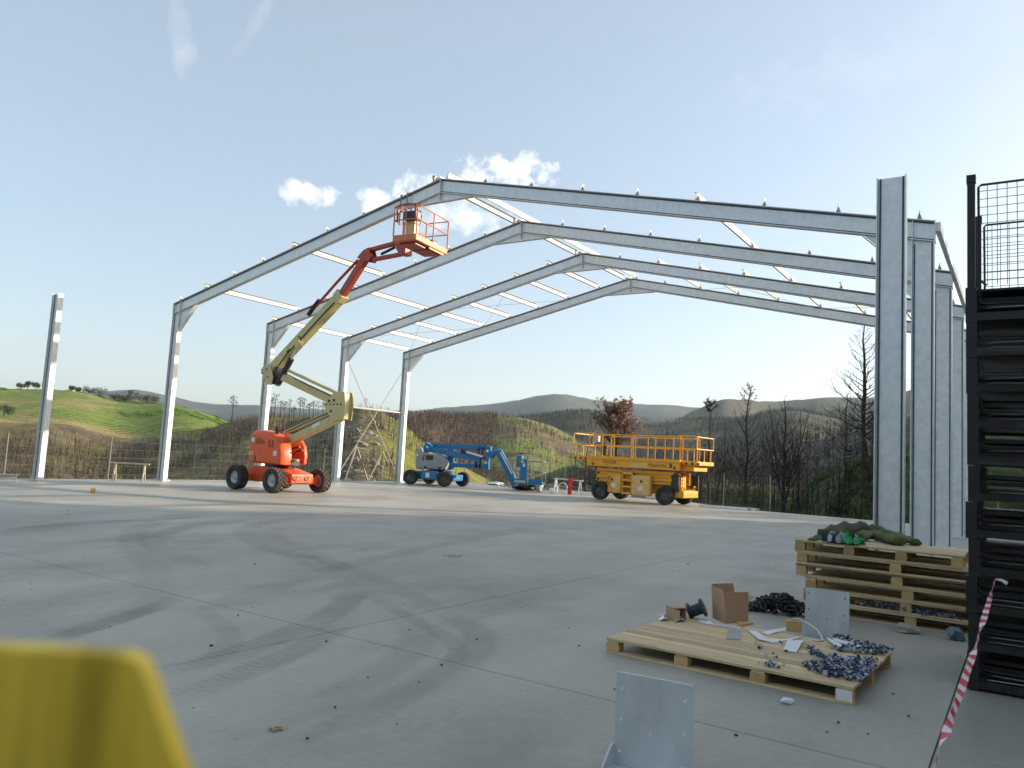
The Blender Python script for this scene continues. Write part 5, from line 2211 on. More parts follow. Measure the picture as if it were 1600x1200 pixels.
# folded arms
for sd in (-1, 1):
    for k in range(4):
        mb = MB()
        mb.box((0.02*(k % 2), sd*(0.80+0.05*(k % 2)), 0.955+k*0.150), (4.05-0.1*(k % 2), 0.07, 0.142))
        mb.build('scissor_arm', YELLOW, sl, bevel=0.012)
    for x_ in (-1.9, 0.0, 1.9):
        for k in (0, 2):
            mb = MB()
            mb.cyl((x_, sd*0.83, 0.96+k*0.15), (x_, sd*0.90, 0.96+k*0.15), 0.05, n=10)
            mb.build('arm_pin', BLACK, sl)
mb = MB()
mb.box((0, 0, 1.1), (3.6, 0.5, 0.6))
mb.build('arm_core', BLACK, sl)
# side cabinets, ladder
cabm = YELLOW_PALE
for x0, x1, z0, z1, mt, nm in ((-1.20, -0.50, 0.38, 1.26, YELLOW, 'cabinet'), (0.06, 0.98, 0.34, 1.24, YELLOW_PALE, 'cabinet')):
    mb = MB()
    mb.box(((x0+x1)/2, -1.02, (z0+z1)/2), (x1-x0, 0.30, z1-z0))
    cb = mb.build(nm, mt, sl, bevel=0.05, seg=3)
    mb = MB()
    mb.box(((x0+x1)/2-0.02, -1.1735, 0.72 if x0 < 0 else 0.66), (0.22, 0.008, 0.2))
    mb.build('sticker', STICKER, cb)
    mb = MB()
    mb.box(((x0+x1)/2+(0.02 if x0 > 0 else -0.12), -1.1735, 0.98), (0.10, 0.008, 0.12))
    mb.build('latch', BLACK, cb)
mb = MB()
mb.box((-0.72, -1.1735, 0.8), (0.28, 0.006, 0.8))
mb.build('cabinet_door', YELLOW_PALE, sl)
for z_, h_ in ((1.08, 0.10), (0.98, 0.05), (0.88, 0.05), (0.78, 0.05), (0.66, 0.04)):
    mb = MB()
    mb.box((-1.11, -1.1745, z_), (0.06, 0.008, h_))
    mb.build('vent_slot', BLACK, sl)
for x_ in (-0.46, 0.02):
    mb = MB()
    mb.box((x_, -1.06, 0.87), (0.05, 0.10, 1.10))
    mb.build('ladder_rail', YELLOW, sl)
for z_ in (0.40, 0.70, 1.0, 1.32):
    mb = MB()
    mb.box((-0.22, -1.06, z_), (0.46, 0.12, 0.07))
    mb.build('ladder_rung', YELLOW_PALE, sl)
# front end: outrigger, lamps, engine bay
mb = MB()
mb.prism([(1.95, 0.36), (2.45, 0.36), (2.45, 0.66), (2.30, 0.72), (1.95, 0.70)], (1, 0, 0), (0, 0, 1), (0, -0.80, 0), (0, 1.6, 0))
mb.build('front_bumper', YELLOW, sl, bevel=0.03)
for y_ in (-0.62, 0.62):
    mb = MB()
    mb.tube([(2.3, y_-0.12, 0.66), (2.34, y_-0.12, 0.86), (2.34, y_+0.12, 0.86), (2.3, y_+0.12, 0.66)], 0.03, 6)
    mb.build('lashing_loop', YELLOW, sl)
mb = MB()
mb.box((2.06, -0.84, 1.0), (0.34, 0.10, 0.75))
mb.build('mud_flap', BLACK, sl)
mb = MB()
mb.box((2.30, 0.78, 1.0), (0.30, 0.08, 0.7))
mb.build('mud_flap', BLACK, sl)
mb = MB()
mb.box((2.05, -0.2, 1.05), (0.22, 0.5, 0.6))
mb.build('lift_ram', YELLOW, sl)
for z_ in (0.85, 1.0, 1.15, 1.3):
    mb = MB()
    mb.cyl((2.17, -0.3, z_), (2.20, -0.3, z_), 0.05, n=8)
    mb.build('arm_pin', YELLOW_PALE, sl)
# platform
mb = MB()
mb.box((0, 0, 1.98), (4.7, 2.0, 0.06))
mb.build('deck', YELLOW, sl)
for sd in (-1, 1):
    mb = MB()
    mb.prism([(-2.36, 1.56), (2.36, 1.56), (2.36, 1.70), (2.36, 2.04), (-2.36, 2.04)], (1, 0, 0), (0, 0, 1), (0, sd*1.08-0.04, 0), (0, 0.08, 0))
    sb = mb.build('side_beam', YELLOW, sl, bevel=0.01)
    for x_, w_ in ((-2.36, 0.06), (0.0, 0.05), (2.34, 0.06)):
        mb = MB()
        mb.box((x_, sd*1.126, 1.80), (w_, 0.012, 0.44))
        mb.build('beam_clip', YELLOW, sb)
    mb = MB()
    mb.box((0, sd*1.124, 1.88), (4.6, 0.006, 0.015))
    mb.build('beam_crease', RED, sb)
    if sd == -1:
        mb = MB()
        mb.box((0.35, -1.125, 1.72), (0.95, 0.006, 0.22))
        mb.build('worn_patch', YELLOW_PALE, sb)
        for x_ in (-2.05, 2.12):
            mb = MB()
            mb.cyl((x_, -1.12, 1.66), (x_, -1.14, 1.66), 0.06, n=10)
            mb.build('pin', BLACK, sb)
        lettering('H15 SX', 0.22, LETTER_BLACK, sb, (-1.15, -1.128, 1.78), (math.pi/2, 0, 0))
        lettering('Haulotte', 0.27, pm('faded_lettering', (0.24, 0.12, 0.02), 0.6, 0, 0.2), sb, (1.28, -1.128, 1.75), (math.pi/2, 0, 0))
        mb = MB()
        mb.prism([(1.84, 1.86), (1.94, 1.86), (2.03, 1.76), (1.94, 1.66), (1.84, 1.66), (1.92, 1.76)], (1, 0, 0), (0, 0, 1), (0, -1.131, 0), (0, 0.008, 0))
        mb.build('arrow_mark', LETTER_BLACK, sb)
        mb = MB()
        mb.prism([(1.98, 1.68), (2.02, 1.68), (2.10, 1.64), (2.04, 1.61)], (1, 0, 0), (0, 0, 1), (0, -1.131, 0), (0, 0.008, 0))
        mb.build('arrow_mark', YELLOW_PALE, sb)
for x0, x1, nm in ((-3.35, -2.38, 'extension_deck'), (2.38, 3.10, 'extension_deck')):
    mb = MB()
    mb.box(((x0+x1)/2, 0, 1.92), (x1-x0, 1.86, 0.17))
    mb.build(nm, YELLOW, sl, bevel=0.01)
    for k in range(3):
        mb = MB()
        mb.cyl((x0+0.2+k*0.28, -0.94, 1.90), (x0+0.2+k*0.28, -0.925, 1.90), 0.06, n=8)
        mb.build('deck_hole', BLACK, sl)
mb = MB()
mb.box((2.62, 0, 1.70), (0.5, 1.5, 0.26))
mb.build('extension_beam', YELLOW, sl, bevel=0.02)


def rail(pts, r=0.026, mat=YELLOW, name='rail'):
    mb = MB()
    mb.tube(pts, r, 7)
    mb.build(name, mat, sl)


ZR = 3.06
for sd in (-1, 1):
    y_ = sd*1.05
    rail([(-2.34, y_, 2.04), (-2.34, y_, ZR-0.08), (-2.27, y_, ZR), (2.27, y_, ZR), (2.34, y_, ZR-0.08), (2.34, y_, 2.04)], 0.028)
    rail([(-2.34, y_, 2.56), (2.34, y_, 2.56)])
    for x_ in (-1.62, -1.0, 0.0, 0.12, 1.12, 2.0) if sd == -1 else (-1.2, -0.3, 0.6, 1.5):
        rail([(x_, y_, 2.03), (x_, y_, ZR)], 0.026 if x_ != 0.12 else 0.02, YELLOW if x_ not in (2.0,) else YELLOW_PALE, 'rail_post')
    y_ = sd*0.93
    for x0, x1 in ((-3.30, -2.2), (3.05, 2.2)):
        rail([(x1, y_, ZR+0.05), (x0+(0.08 if x0 < 0 else -0.08), y_, ZR+0.05), (x0, y_, ZR-0.03), (x0, y_, 2.55), (x1, y_, 2.55)], 0.028)
        m_ = (x0+x1)/2
        rail([(x0+(0.12 if x0 < 0 else -0.12), y_, 2.55), (x0+(0.12 if x0 < 0 else -0.12), y_, 2.0)], 0.026, YELLOW, 'rail_post')
        rail([(m_, y_, 2.55), (m_, y_, 2.0)], 0.026, YELLOW, 'rail_post')
        if x0 > 0:
            rail([(m_-0.35, y_, ZR+0.04), (m_-0.35, y_, 2.0)], 0.03, YELLOW, 'rail_post')
for x_ in (-3.30, 3.05):
    for z_ in (ZR+0.02, 2.55):
        rail([(x_, -0.93, z_), (x_, 0.93, z_)], 0.026)
mb = MB()
mb.box((-2.15, -0.7, 2.85), (0.28, 0.22, 0.3))
mb.build('control_box', pm('grey_control_box', (0.42, 0.40, 0.36), 0.5), sl, bevel=0.03)
mb = MB()
mb.box((-1.75, -0.6, 2.32), (0.3, 0.2, 0.5))
mb.build('document_box', BLACK, sl, bevel=0.02)

# ================================================================== FOREGROUND AND SMALL THINGS
random.seed(11)
DECK_T, PAL_H = 0.022, 0.135


def pallet(label, loc, rz, L_, D_, H_, boards=12, nblk=4, old=0.0, group=None, sticker=False, tilt=0.0):
    t = thing('wooden_pallet', label, 'pallet', loc, rz, group)
    bw = D_/boards
    bm_ = MB()
    bm_.box((0, 0, 0), (L_, bw-0.008, DECK_T))
    me = {}
    for m in (WOOD, WOOD_OLD):
        me[m.name] = bm_.mesh('deck_board', m)
    for k in range(boards):
        m = WOOD_OLD if random.random() < old else WOOD
        o = bpy.data.objects.new('deck_board', me[m.name])
        COL.objects.link(o)
        o.parent = t
        o.location = (L_/2 + random.uniform(-0.006, 0.006), bw*(k+0.5), H_-DECK_T/2 + random.uniform(-0.0015, 0.0015))
        o.rotation_euler = (0, 0, random.uniform(-0.002, 0.002))
    blk = MB()
    bh = H_-2*DECK_T-0.018
    blk.box((0, 0, 0), (0.125, 0.10, bh-0.002))
    blk = blk.mesh('block', WOOD_BLOCK)
    bear = MB()
    bear.box((0, 0, 0), (0.11, D_-0.02, 0.016))
    bear = bear.mesh('bearer', WOOD)
    low = MB()
    low.box((0, 0, 0), (L_-0.01, 0.10, DECK_T-0.002))
    low = low.mesh('bottom_board', WOOD)
    xs = [0.07 + (L_-0.14)*k/(nblk-1) for k in range(nblk)]
    ys = [0.055, D_/2, D_-0.055]

    def put(name, me_, p):
        o = bpy.data.objects.new(name, me_)
        COL.objects.link(o)
        o.parent = t
        o.location = p
    for x_ in xs:
        put('bearer', bear, (x_, D_/2, H_-DECK_T-0.010))
        for y_ in ys:
            put('block', blk, (x_, y_, DECK_T + bh/2))
    for y_ in ys:
        put('bottom_board', low, (L_/2, y_, DECK_T/2))
    if sticker:
        mb = MB()
        mb.box((L_-0.067, 0.0025, H_/2-0.005), (0.12, 0.004, 0.085))
        mb.build('label_sticker', STICKER, t)
    return t


pA, pB = gnd(946, 1019), gnd(1333, 1103)
ang = math.atan2(pB.y-pA.y, pB.x-pA.x)
FPL = (pB-pA).length
big_pallet = pallet('low wide pale pallet on the floor carrying boxes, paper and scattered bolts', pA, ang, FPL, 1.62, PAL_H, 13, 4, 0.0, 'wooden pallets', True)

sA, sB = gnd(1254, 956), gnd(1478.6, 989.5)
ang2 = math.atan2(sB.y-sA.y, sB.x-sA.x)
sd_ = Vector((math.cos(ang2), math.sin(ang2), 0))
names = ['bottom', 'second from bottom', 'third from bottom', 'third from top', 'second from top', 'topmost']
lens = [2.35, 2.35, 2.35, 2.35, 2.30, 1.90]
offs = [0.05, 0.0, 0.02, -0.10, -0.09, -0.12]
PH = 0.149
for k in range(6):
    lab = {0: 'bottom pallet of the stack behind the upright steel plate', 1: 'second pallet from the bottom of the stack, dark bolts along its edge',
           2: 'third pallet from the bottom of the stack behind the steel plate', 3: 'weathered grey pallet third from the top of the stack',
           4: 'second pallet from the top of the stack under the green slings', 5: 'topmost shorter pallet of the stack with green slings lying on it'}[k]
    pallet(lab, sA + sd_*offs[k] + UP*(k*PH+0.001*k), ang2 + random.uniform(-0.012, 0.012), lens[k], 1.12, PH-0.001, 9, 4 if k == 5 else 3, 0.5 if k == 3 else 0.1, 'wooden pallets')
STACK_TOP = 6*PH + 0.005

# --- upright steel plates with bolt holes


def holed_plate(w_, h_, t_, holes, r_=0.011, round_=0.02):
    bm = bmesh.new()
    edges = []

    def loop(pts):
        vs = [bm.verts.new((x, 0, z)) for x, z in pts]
        for i in range(len(vs)):
            edges.append(bm.edges.new((vs[i], vs[(i+1) % len(vs)])))
    outer = [(0, 0), (w_, 0)]
    for cx, cz, a0 in ((w_-round_, h_-round_, 0), (round_, h_-round_, math.pi/2)):
        outer += [(cx+math.cos(a0+q*math.pi/8)*round_, cz+math.sin(a0+q*math.pi/8)*round_) for q in range(5)]
    loop(outer)
    for x, z in holes:
        loop([(x+math.cos(q*math.pi/5)*r_, z+math.sin(q*math.pi/5)*r_) for q in range(10)])
    bmesh.ops.triangle_fill(bm, edges=edges, use_beauty=True)
    ret = bmesh.ops.extrude_face_region(bm, geom=bm.faces[:])
    bmesh.ops.translate(bm, verts=[e for e in ret['geom'] if isinstance(e, bmesh.types.BMVert)], vec=(0, t_, 0))
    bmesh.ops.recalc_face_normals(bm, faces=bm.faces)
    me = bpy.data.meshes.new('plate')
    bm.to_mesh(me)
    bm.free()
    me.materials.append(PLATE)
    return me


q0 = gnd(958, 1196)
t = thing('steel_bracket', 'upright galvanised plate bracket with bolt holes in the bottom foreground', 'bracket', q0, math.radians(-28))
PW, PHT = 0.455, 0.535
me = holed_plate(PW, PHT, 0.012, [(0.035, PHT-0.09), (0.035, PHT-0.26), (0.035, PHT-0.44), (PW-0.045, PHT-0.09), (PW-0.045, PHT-0.265), (PW-0.045, PHT-0.45), (0.215, PHT-0.31)])
o = bpy.data.objects.new('plate', me)
COL.objects.link(o)
o.parent = t
o.location = (0, 0, 0.0)
mb = MB()
mb.prism([(0, 0.012), (-0.17, 0.012), (-0.17, 0.04), (-0.03, 0.125), (0, 0.125)], (0, 1, 0), (0, 0, 1), (-0.012, -0.002, 0), (0.011, 0, 0))
mb.build('gusset', PLATE, t)
mb = MB()
mb.box((PW/2, -0.09, 0.0065), (PW+0.02, 0.172, 0.011))
mb.build('foot_plate', PLATE, t)
mb = MB()
mb.box((PW+0.03, -0.02, 0.03), (0.05, 0.04, 0.05))
mb.build('wedge', WOOD_PALE, t)

q0 = gnd(1257, 990)
q1 = gnd(1326, 1001)
t = thing('steel_bracket', 'upright galvanised plate bracket with bolt holes standing before the pallet stack', 'bracket', q0, math.atan2(q1.y-q0.y, q1.x-q0.x))
PW = (q1-q0).length
me = holed_plate(PW, 0.50, 0.012, [(0.035, 0.44), (PW-0.045, 0.43), (0.035, 0.27), (PW-0.045, 0.25), (PW/2, 0.19)], round_=0.008)
o = bpy.data.objects.new('plate', me)
COL.objects.link(o)
o.parent = t
o.rotation_euler = (math.radians(-3), 0, 0)
mb = MB()
mb.box((PW/2, 0.10, 0.007), (PW, 0.16, 0.012))
mb.build('foot_plate', PLATE, t)

# --- things lying on the big pallet
ZP = PAL_H + 0.003


def on_pallet(x, y):
    return gnd(x, y, ZP)


def carton(name, label, loc, rz, w_, d_, h_, flaps, lean=0.0, mat=CARD, group='cardboard boxes on the pallet'):
    """open box: five walls of thin board and hinged flaps (side, length, opening angle from upright)"""
    t = thing(name, label, 'box', loc, rz, group)
    th_ = 0.005
    mb = MB()
    x0, x1, y0, y1 = -w_/2, w_/2, -d_/2, d_/2
    o_ = [(x0, y0), (x1, y0), (x1, y1), (x0, y1)]
    i_ = [(x0+th_, y0+th_), (x1-th_, y0+th_), (x1-th_, y1-th_), (x0+th_, y1-th_)]
    sp = 1.04
    vs = [Vector((x, y, 0)) for x, y in o_] + [Vector((x*sp, y*sp, h_)) for x, y in o_] + [Vector((x*sp, y*sp, h_)) for x, y in i_] + [Vector((x, y, th_)) for x, y in i_]
    fs = [(3, 2, 1, 0)]
    for k in range(4):
        j = (k+1) % 4
        fs += [(k, j, 4+j, 4+k), (4+k, 4+j, 8+j, 8+k), (8+k, 8+j, 12+j, 12+k)]
    fs.append((12, 13, 14, 15))
    mb.add(vs, fs)
    body = mb.build('carton_walls', mat, t)
    for sd, ln, a in flaps:
        n = {'f': Vector((0, -1, 0)), 'b': Vector((0, 1, 0)), 'l': Vector((-1, 0, 0)), 'r': Vector((1, 0, 0))}[sd]
        hw = (w_ if sd in 'fb' else d_)/2*sp
        side = n.cross(UP)
        hinge = Vector((n.x*w_/2*sp, n.y*d_/2*sp, h_+0.001))
        up = UP*math.cos(a) + n*math.sin(a)
        nn = n*math.cos(a) - UP*math.sin(a)
        mb = MB()
        p = [hinge - side*hw, hinge + side*hw, hinge + side*(hw-0.012) + up*ln, hinge - side*(hw-0.012) + up*ln]
        mb.loft([p, [v - nn*0.004 for v in p]])
        mb.build('flap', mat, t)
    return t, body


c = on_pallet(1143, 973)
t, body = carton('cardboard_box', 'larger open brown cardboard box with raised flaps on the low pallet', c + Vector((0.02, 0.12, 0)), math.radians(14), 0.27, 0.27, 0.215,
                 [('f', 0.11, 0.10), ('l', 0.13, 0.08), ('b', 0.15, 0.12), ('r', 0.09, 0.9)])
t.rotation_euler = (0, math.radians(-2.0), math.radians(14))
mb = MB()
mb.box((0.02, -0.1325, 0.11), (0.045, 0.002, 0.20))
mb.build('packing_tape', pm('brown_packing_tape', (0.36, 0.19, 0.06), 0.35), t)
c = on_pallet(1058, 969)
t = thing('cardboard_box', 'small brown cardboard box lying open towards the camera beside the dark spool', 'box', c + Vector((0.0, 0.06, 0)), math.radians(24), 'cardboard boxes on the pallet')
mb = MB()
w_, d_, h_, th_ = 0.15, 0.16, 0.13, 0.005
for bx_ in (((0, 0, th_/2), (w_, d_, th_)), ((0, 0, h_-th_/2), (w_, d_, th_)), ((-w_/2+th_/2, 0, h_/2), (th_, d_, h_-2*th_-0.001)), ((w_/2-th_/2, 0, h_/2), (th_, d_, h_-2*th_-0.001)), ((0, d_/2-th_/2, h_/2), (w_-2*th_-0.001, th_, h_-2*th_-0.001))):
    m2 = MB()
    m2.box(*bx_)
    m2.build('carton_wall', CARD, t)
m2 = MB()
m2.box((-w_/2-0.002, -d_/2-0.035, h_/2), (0.004, 0.07, h_-0.02), Matrix.Rotation(0.5, 3, 'Z'))
m2.build('flap', CARD, t)
c = on_pallet(1243, 988)
t = thing('cardboard_box', 'smallest closed brown cardboard box among the white strips', 'box', c + Vector((0, 0.05, 0)), math.radians(-20), 'cardboard boxes on the pallet')
mb = MB()
mb.box((0, 0, 0.055), (0.15, 0.10, 0.108))
o = mb.build('carton_walls', pm('tan_cardboard', (0.52, 0.33, 0.14), 0.75, 0, 0.08), t, bevel=0.004)
mb = MB()
mb.box((0, 0, 0.1102), (0.03, 0.10, 0.001))
mb.build('packing_tape', MATS['brown_packing_tape'], t)

# dark spool leaning on the small box
SPOOL = pm('navy_plastic', (0.012, 0.022, 0.045), 0.35, 0, 0.1)
c = on_pallet(1086, 966)
t = thing('cable_spool', 'dark navy plastic spool tipped on its rim beside the small open box', 'spool', c + Vector((0.02, 0.03, 0.085)), 0)
ax = Vector((0.80, -0.30, 0.42)).normalized()
for s_, nm in ((-0.075, 'flange'), (0.075, 'flange')):
    mb = MB()
    mb.cyl(ax*(s_-0.012), ax*(s_+0.012), 0.10, n=24)
    mb.build(nm, SPOOL, t, bevel=0.006)
mb = MB()
mb.cyl(ax*-0.063, ax*0.063, 0.062, n=18)
mb.build('winding', pm('black_wire_winding', (0.02, 0.025, 0.035), 0.5, 0, 0.2, 30), t)


def sheet(name, label, cat, pix, thick, mat, group=None, lift=None, plane=on_pallet):
    """thin bent strip through ground points given as left/right rim pairs"""
    ps = [plane(*p) for p in pix]
    t0 = sum(ps, Vector())/len(ps)
    mb = MB()
    n = len(ps)//2
    lift = lift or [0]*n
    a = [ps[2*i] - t0 + UP*lift[i] for i in range(n)]
    b = [ps[2*i+1] - t0 + UP*lift[i] for i in range(n)]
    secs = [[a[i], b[i], b[i]+UP*thick, a[i]+UP*thick] for i in range(n)]
    mb.loft(secs)
    o = mb.build(name, mat, None)
    o.location = t0
    return tag(o, label, cat, group)


SG = 'white packing strips on the pallet'
sheet('foam_strip', 'white packing strip bent in a V in the middle of the low pallet', 'strip', [(1168, 985), (1181, 987), (1185, 1001), (1199, 1000), (1209, 1005), (1225, 1000), (1248, 998), (1254, 995)], 0.006, PAPER, SG, [0.0, 0.012, 0.0, 0.004])
sheet('foam_strip', 'flat white packing strip left of the smallest box', 'strip', [(1190, 988), (1200, 992), (1208, 985), (1216, 988), (1228, 981), (1232, 986)], 0.005, PAPER, SG, [0, 0.004, 0.0])
sheet('foam_strip', 'crumpled white packing scrap at the centre of the low pallet', 'strip', [(1224, 1016), (1244, 1020), (1230, 1006), (1252, 1011), (1236, 1001), (1256, 1003)], 0.005, PAPER, SG, [0.0, 0.03, 0.006])
sheet('foam_strip', 'narrow white strip lying among the blue bolts nearest the right corner', 'strip', [(1300, 1000), (1303, 1004), (1322, 1006), (1322, 1011), (1344, 1012), (1346, 1016)], 0.004, PAPER, SG, [0.02, 0.022, 0.024])
sheet('foam_strip', 'narrow white strip lying left among the blue bolts', 'strip', [(1291, 999), (1294, 1003), (1304, 1005), (1302, 1010), (1316, 1012), (1312, 1016)], 0.004, PAPER, SG, [0.02, 0.02, 0.022])
# looped strap
mb = MB()
pts = [on_pallet(1238, 985)+UP*0.115, on_pallet(1247, 986)+UP*0.125, on_pallet(1262, 990)+UP*0.10, on_pallet(1276, 993)+UP*0.06, on_pallet(1283, 997)+UP*0.02, on_pallet(1286, 1001)+UP*0.006, on_pallet(1278, 1003)+UP*0.006, on_pallet(1270, 1001)+UP*0.006]
t0 = pts[0].copy()
t0.z = 0.14
mb.tube([p-t0 for p in pts], 0.010, 6)
o = mb.build('plastic_strap', pm('cream_plastic_strap', (0.62, 0.60, 0.50), 0.5), None, smooth=True)
o.location = t0
tag(o, 'cream plastic strap looping off the smallest cardboard box', 'strap')
sheet('metal_tile', 'small grey metal tile lying flat on the low pallet', 'plate', [(1138, 984), (1135, 998), (1148, 985), (1147, 999), (1158, 986), (1156, 1000)], 0.005, pm('dull_zinc_tile', (0.42, 0.43, 0.44), 0.5, 0.4), None)
sheet('metal_strip', 'long thin grey metal strip before the larger cardboard box', 'strip', [(1091, 969), (1092, 973), (1120, 973), (1120, 978), (1158, 980), (1157, 984)], 0.006, GALV, None)
WS = 'wood offcuts under the box'
sheet('wood_offcut', 'orange brown wood offcut sticking out right of the larger box', 'wood', [(1150, 974), (1156, 979), (1164, 971), (1166, 978), (1176, 970), (1177, 976)], 0.02, WOOD_BLOCK, WS)
sheet('wood_offcut', 'thin pale wood offcut left of the small open box', 'wood', [(1029, 962), (1030, 966), (1036, 960), (1038, 964), (1042, 957), (1044, 962)], 0.02, WOOD_PALE, WS)
sheet('clear_scrap', 'crumpled clear plastic scrap in front of the small open box', 'scrap', [(1029, 966), (1031, 970), (1036, 966), (1038, 971), (1044, 966), (1046, 969)], 0.004, pm('clear_plastic_scrap', (0.5, 0.55, 0.6), 0.25), None, [0.0, 0.03, 0.0])
sheet('clear_scrap', 'shiny plastic scrap spilling from the mouth of the small open box', 'scrap', [(1052, 968), (1054, 973), (1061, 965), (1063, 972), (1069, 966), (1070, 971)], 0.004, MATS['clear_plastic_scrap'], None, [0.0, 0.03, 0.0])

# --- spilled bolts: far too many to count
NAVY = pm('navy_washer', (0.025, 0.035, 0.075), 0.45, 0, 0.3, 20)
ZINC = pm('zinc_bolt', (0.36, 0.39, 0.44), 0.35, 0.5, 0.2, 20)


def in_poly(x, y, poly):
    r = False
    for i in range(len(poly)):
        (x0, y0), (x1, y1) = poly[i], poly[i-1]
        if (y0 > y) != (y1 > y) and x < (x1-x0)*(y-y0)/(y1-y0)+x0:
            r = not r
    return r


def bit(mb_, c, s):
    m = Matrix.Rotation(random.uniform(0, 6.28), 3, 'Z') @ Matrix.Rotation(random.uniform(-1.3, 1.3), 3, 'X') @ Matrix.Rotation(random.uniform(-1, 1), 3, 'Y')
    mb_.cur = 0 if random.random() < 0.55 else 1
    if random.random() < 0.5:      # short bolt
        a, b = c - m @ Vector((s, 0, 0)), c + m @ Vector((s, 0, 0))
        mb_.cyl(a, b, s*0.28, n=5)
        mb_.cyl(a - (b-a).normalized()*s*0.3, a + (b-a).normalized()*s*0.1, s*0.55, n=6)
    else:                          # washer
        d = m @ Vector((0, 0, 1))
        mb_.cyl(c, c + d*s*0.3, s*0.85, n=7)


def spill(name, label, polys, z, plane_z):
    mb = MB()
    for poly, n, hgt in polys:
        xs, ys = [p[0] for p in poly], [p[1] for p in poly]
        k = 0
        while k < n:
            x, y = random.uniform(min(xs), max(xs)), random.uniform(min(ys), max(ys))
            if not in_poly(x, y, poly):
                continue
            k += 1
            q = gnd(x, y, plane_z)
            bit(mb, q + UP*random.uniform(0.010, hgt), random.uniform(0.012, 0.024))
    o = mb.build(name, [NAVY, ZINC], None)
    tag(o, kind='stuff')
    return o


def crop2(pts):
    return [(1160+x/6.154, 940+y/6.154) for x, y in pts]


spill('spilled_bolts', '', [
    (crop2([(560, 610), (700, 585), (950, 555), (1120, 560), (1300, 575), (1270, 660), (1180, 790), (1040, 770), (870, 735), (680, 680)]), 620, 0.035),
    (crop2([(950, 455), (1140, 405), (1300, 430), (1450, 470), (1370, 515), (1200, 510), (1080, 500)]), 230, 0.03),
    (crop2([(620, 490), (720, 480), (800, 530), (900, 520), (960, 540), (900, 565), (760, 545)]), 70, 0.022),
    (crop2([(870, 335), (960, 340), (1060, 375), (1150, 400), (1100, 410), (960, 370)]), 45, 0.02),
    (crop2([(190, 600), (270, 595), (360, 630), (350, 645), (230, 630)]), 24, 0.02),
    (crop2([(600, 430), (680, 420), (690, 460), (620, 465)]), 18, 0.02),
    (crop2([(0, 400), (420, 330), (560, 560), (420, 640), (100, 590)]), 14, 0.012),
    (crop2([(800, 440), (960, 455), (1080, 500), (960, 490)]), 36, 0.022),
], 0, ZP)
zl = 2*PH + 0.004
mb = MB()
for k in range(210):
    f = random.random()
    q = sA + sd_*(0.62+1.15*f) + Vector((-sd_.y, sd_.x, 0))*random.uniform(0.0, 0.09) + UP*(PH + 0.03 + random.uniform(0, 0.075)*(1-abs(f-0.4)))
    bit(mb, q, random.uniform(0.011, 0.02))
tag(mb.build('heaped_bolts', [NAVY, ZINC], None), kind='stuff')

# --- heap of heavy chain
lk = MB()
ring_ = []
for k in range(14):
    a = 2*math.pi*k/14
    ring_.append(Vector((math.cos(a)*0.030 + (0.022 if math.cos(a) > 0 else -0.022), math.sin(a)*0.030, 0)))
lk.tube(ring_, 0.011, 6, closed=True)
lk = lk.mesh('link', pm('dark_oiled_chain', (0.05, 0.045, 0.04), 0.45, 0.6, 0.3, 20))
lk.polygons.foreach_set('use_smooth', [True]*len(lk.polygons))
cc = gnd(1214, 957)
t = thing('chain_heap', 'heap of dark heavy chain on the floor left of the pallet stack', 'chain', cc, math.radians(-20))
for k in range(190):
    x = random.gauss(0, 0.19)
    if abs(x) > 0.42:
        continue
    y = random.gauss(0.0, 0.10)
    top = 0.20*max(0.0, 1-(abs(x-0.05)/0.42)**1.6)*max(0.1, 1-(y/0.3)**2)
    o = bpy.data.objects.new('link', lk)
    COL.objects.link(o)
    o.parent = t
    o.location = (x, y, 0.02 + top*random.random()**0.6)
    o.rotation_euler = (random.uniform(-1.5, 1.5), random.uniform(-0.9, 0.9), random.uniform(0, 6.28))

# --- slings on top of the stack
OLIVE = pm('olive_webbing', (0.085, 0.105, 0.032), 0.85, 0, 0.25, 14, 0.3, 90)
def on_stack(x, y):
    return gnd(x, y, STACK_TOP)


def webbing(name, label, pix, width, hts, mat, group, thick=0.05, seed=0):
    random.seed(seed)
    ps = [on_stack(*p) for p in pix]
    t0 = sum(ps, Vector())/len(ps)
    path = smooth_path(ps, 26)
    n = len(path)
    hh = np.interp(np.linspace(0, 1, n), np.linspace(0, 1, len(hts)), hts)
    secs = []
    for i in range(n):
        d = path[min(i+1, n-1)] - path[max(i-1, 0)]
        d = d/np.linalg.norm(d)
        nn = np.array((-d[1], d[0]))
        ring = []
        for k in range(10):
            a = 2*math.pi*k/10
            wv = width*0.5*(1 + 0.12*math.sin(i*0.7+k))
            x = path[i][0] + nn[0]*math.cos(a)*wv
            y = path[i][1] + nn[1]*math.cos(a)*wv
            z = STACK_TOP + 0.002 + max(0.0, hh[i]*(0.5+0.5*math.sin(a))*(1+0.18*math.sin(i*0.9+k*2)) )
            ring.append(Vector((x, y, z)) - t0)
        secs.append(ring)
    mb = MB()
    mb.loft(secs)
    o = mb.build(name, mat, None, smooth=True)
    o.location = t0
    return tag(o, label, 'sling', group)


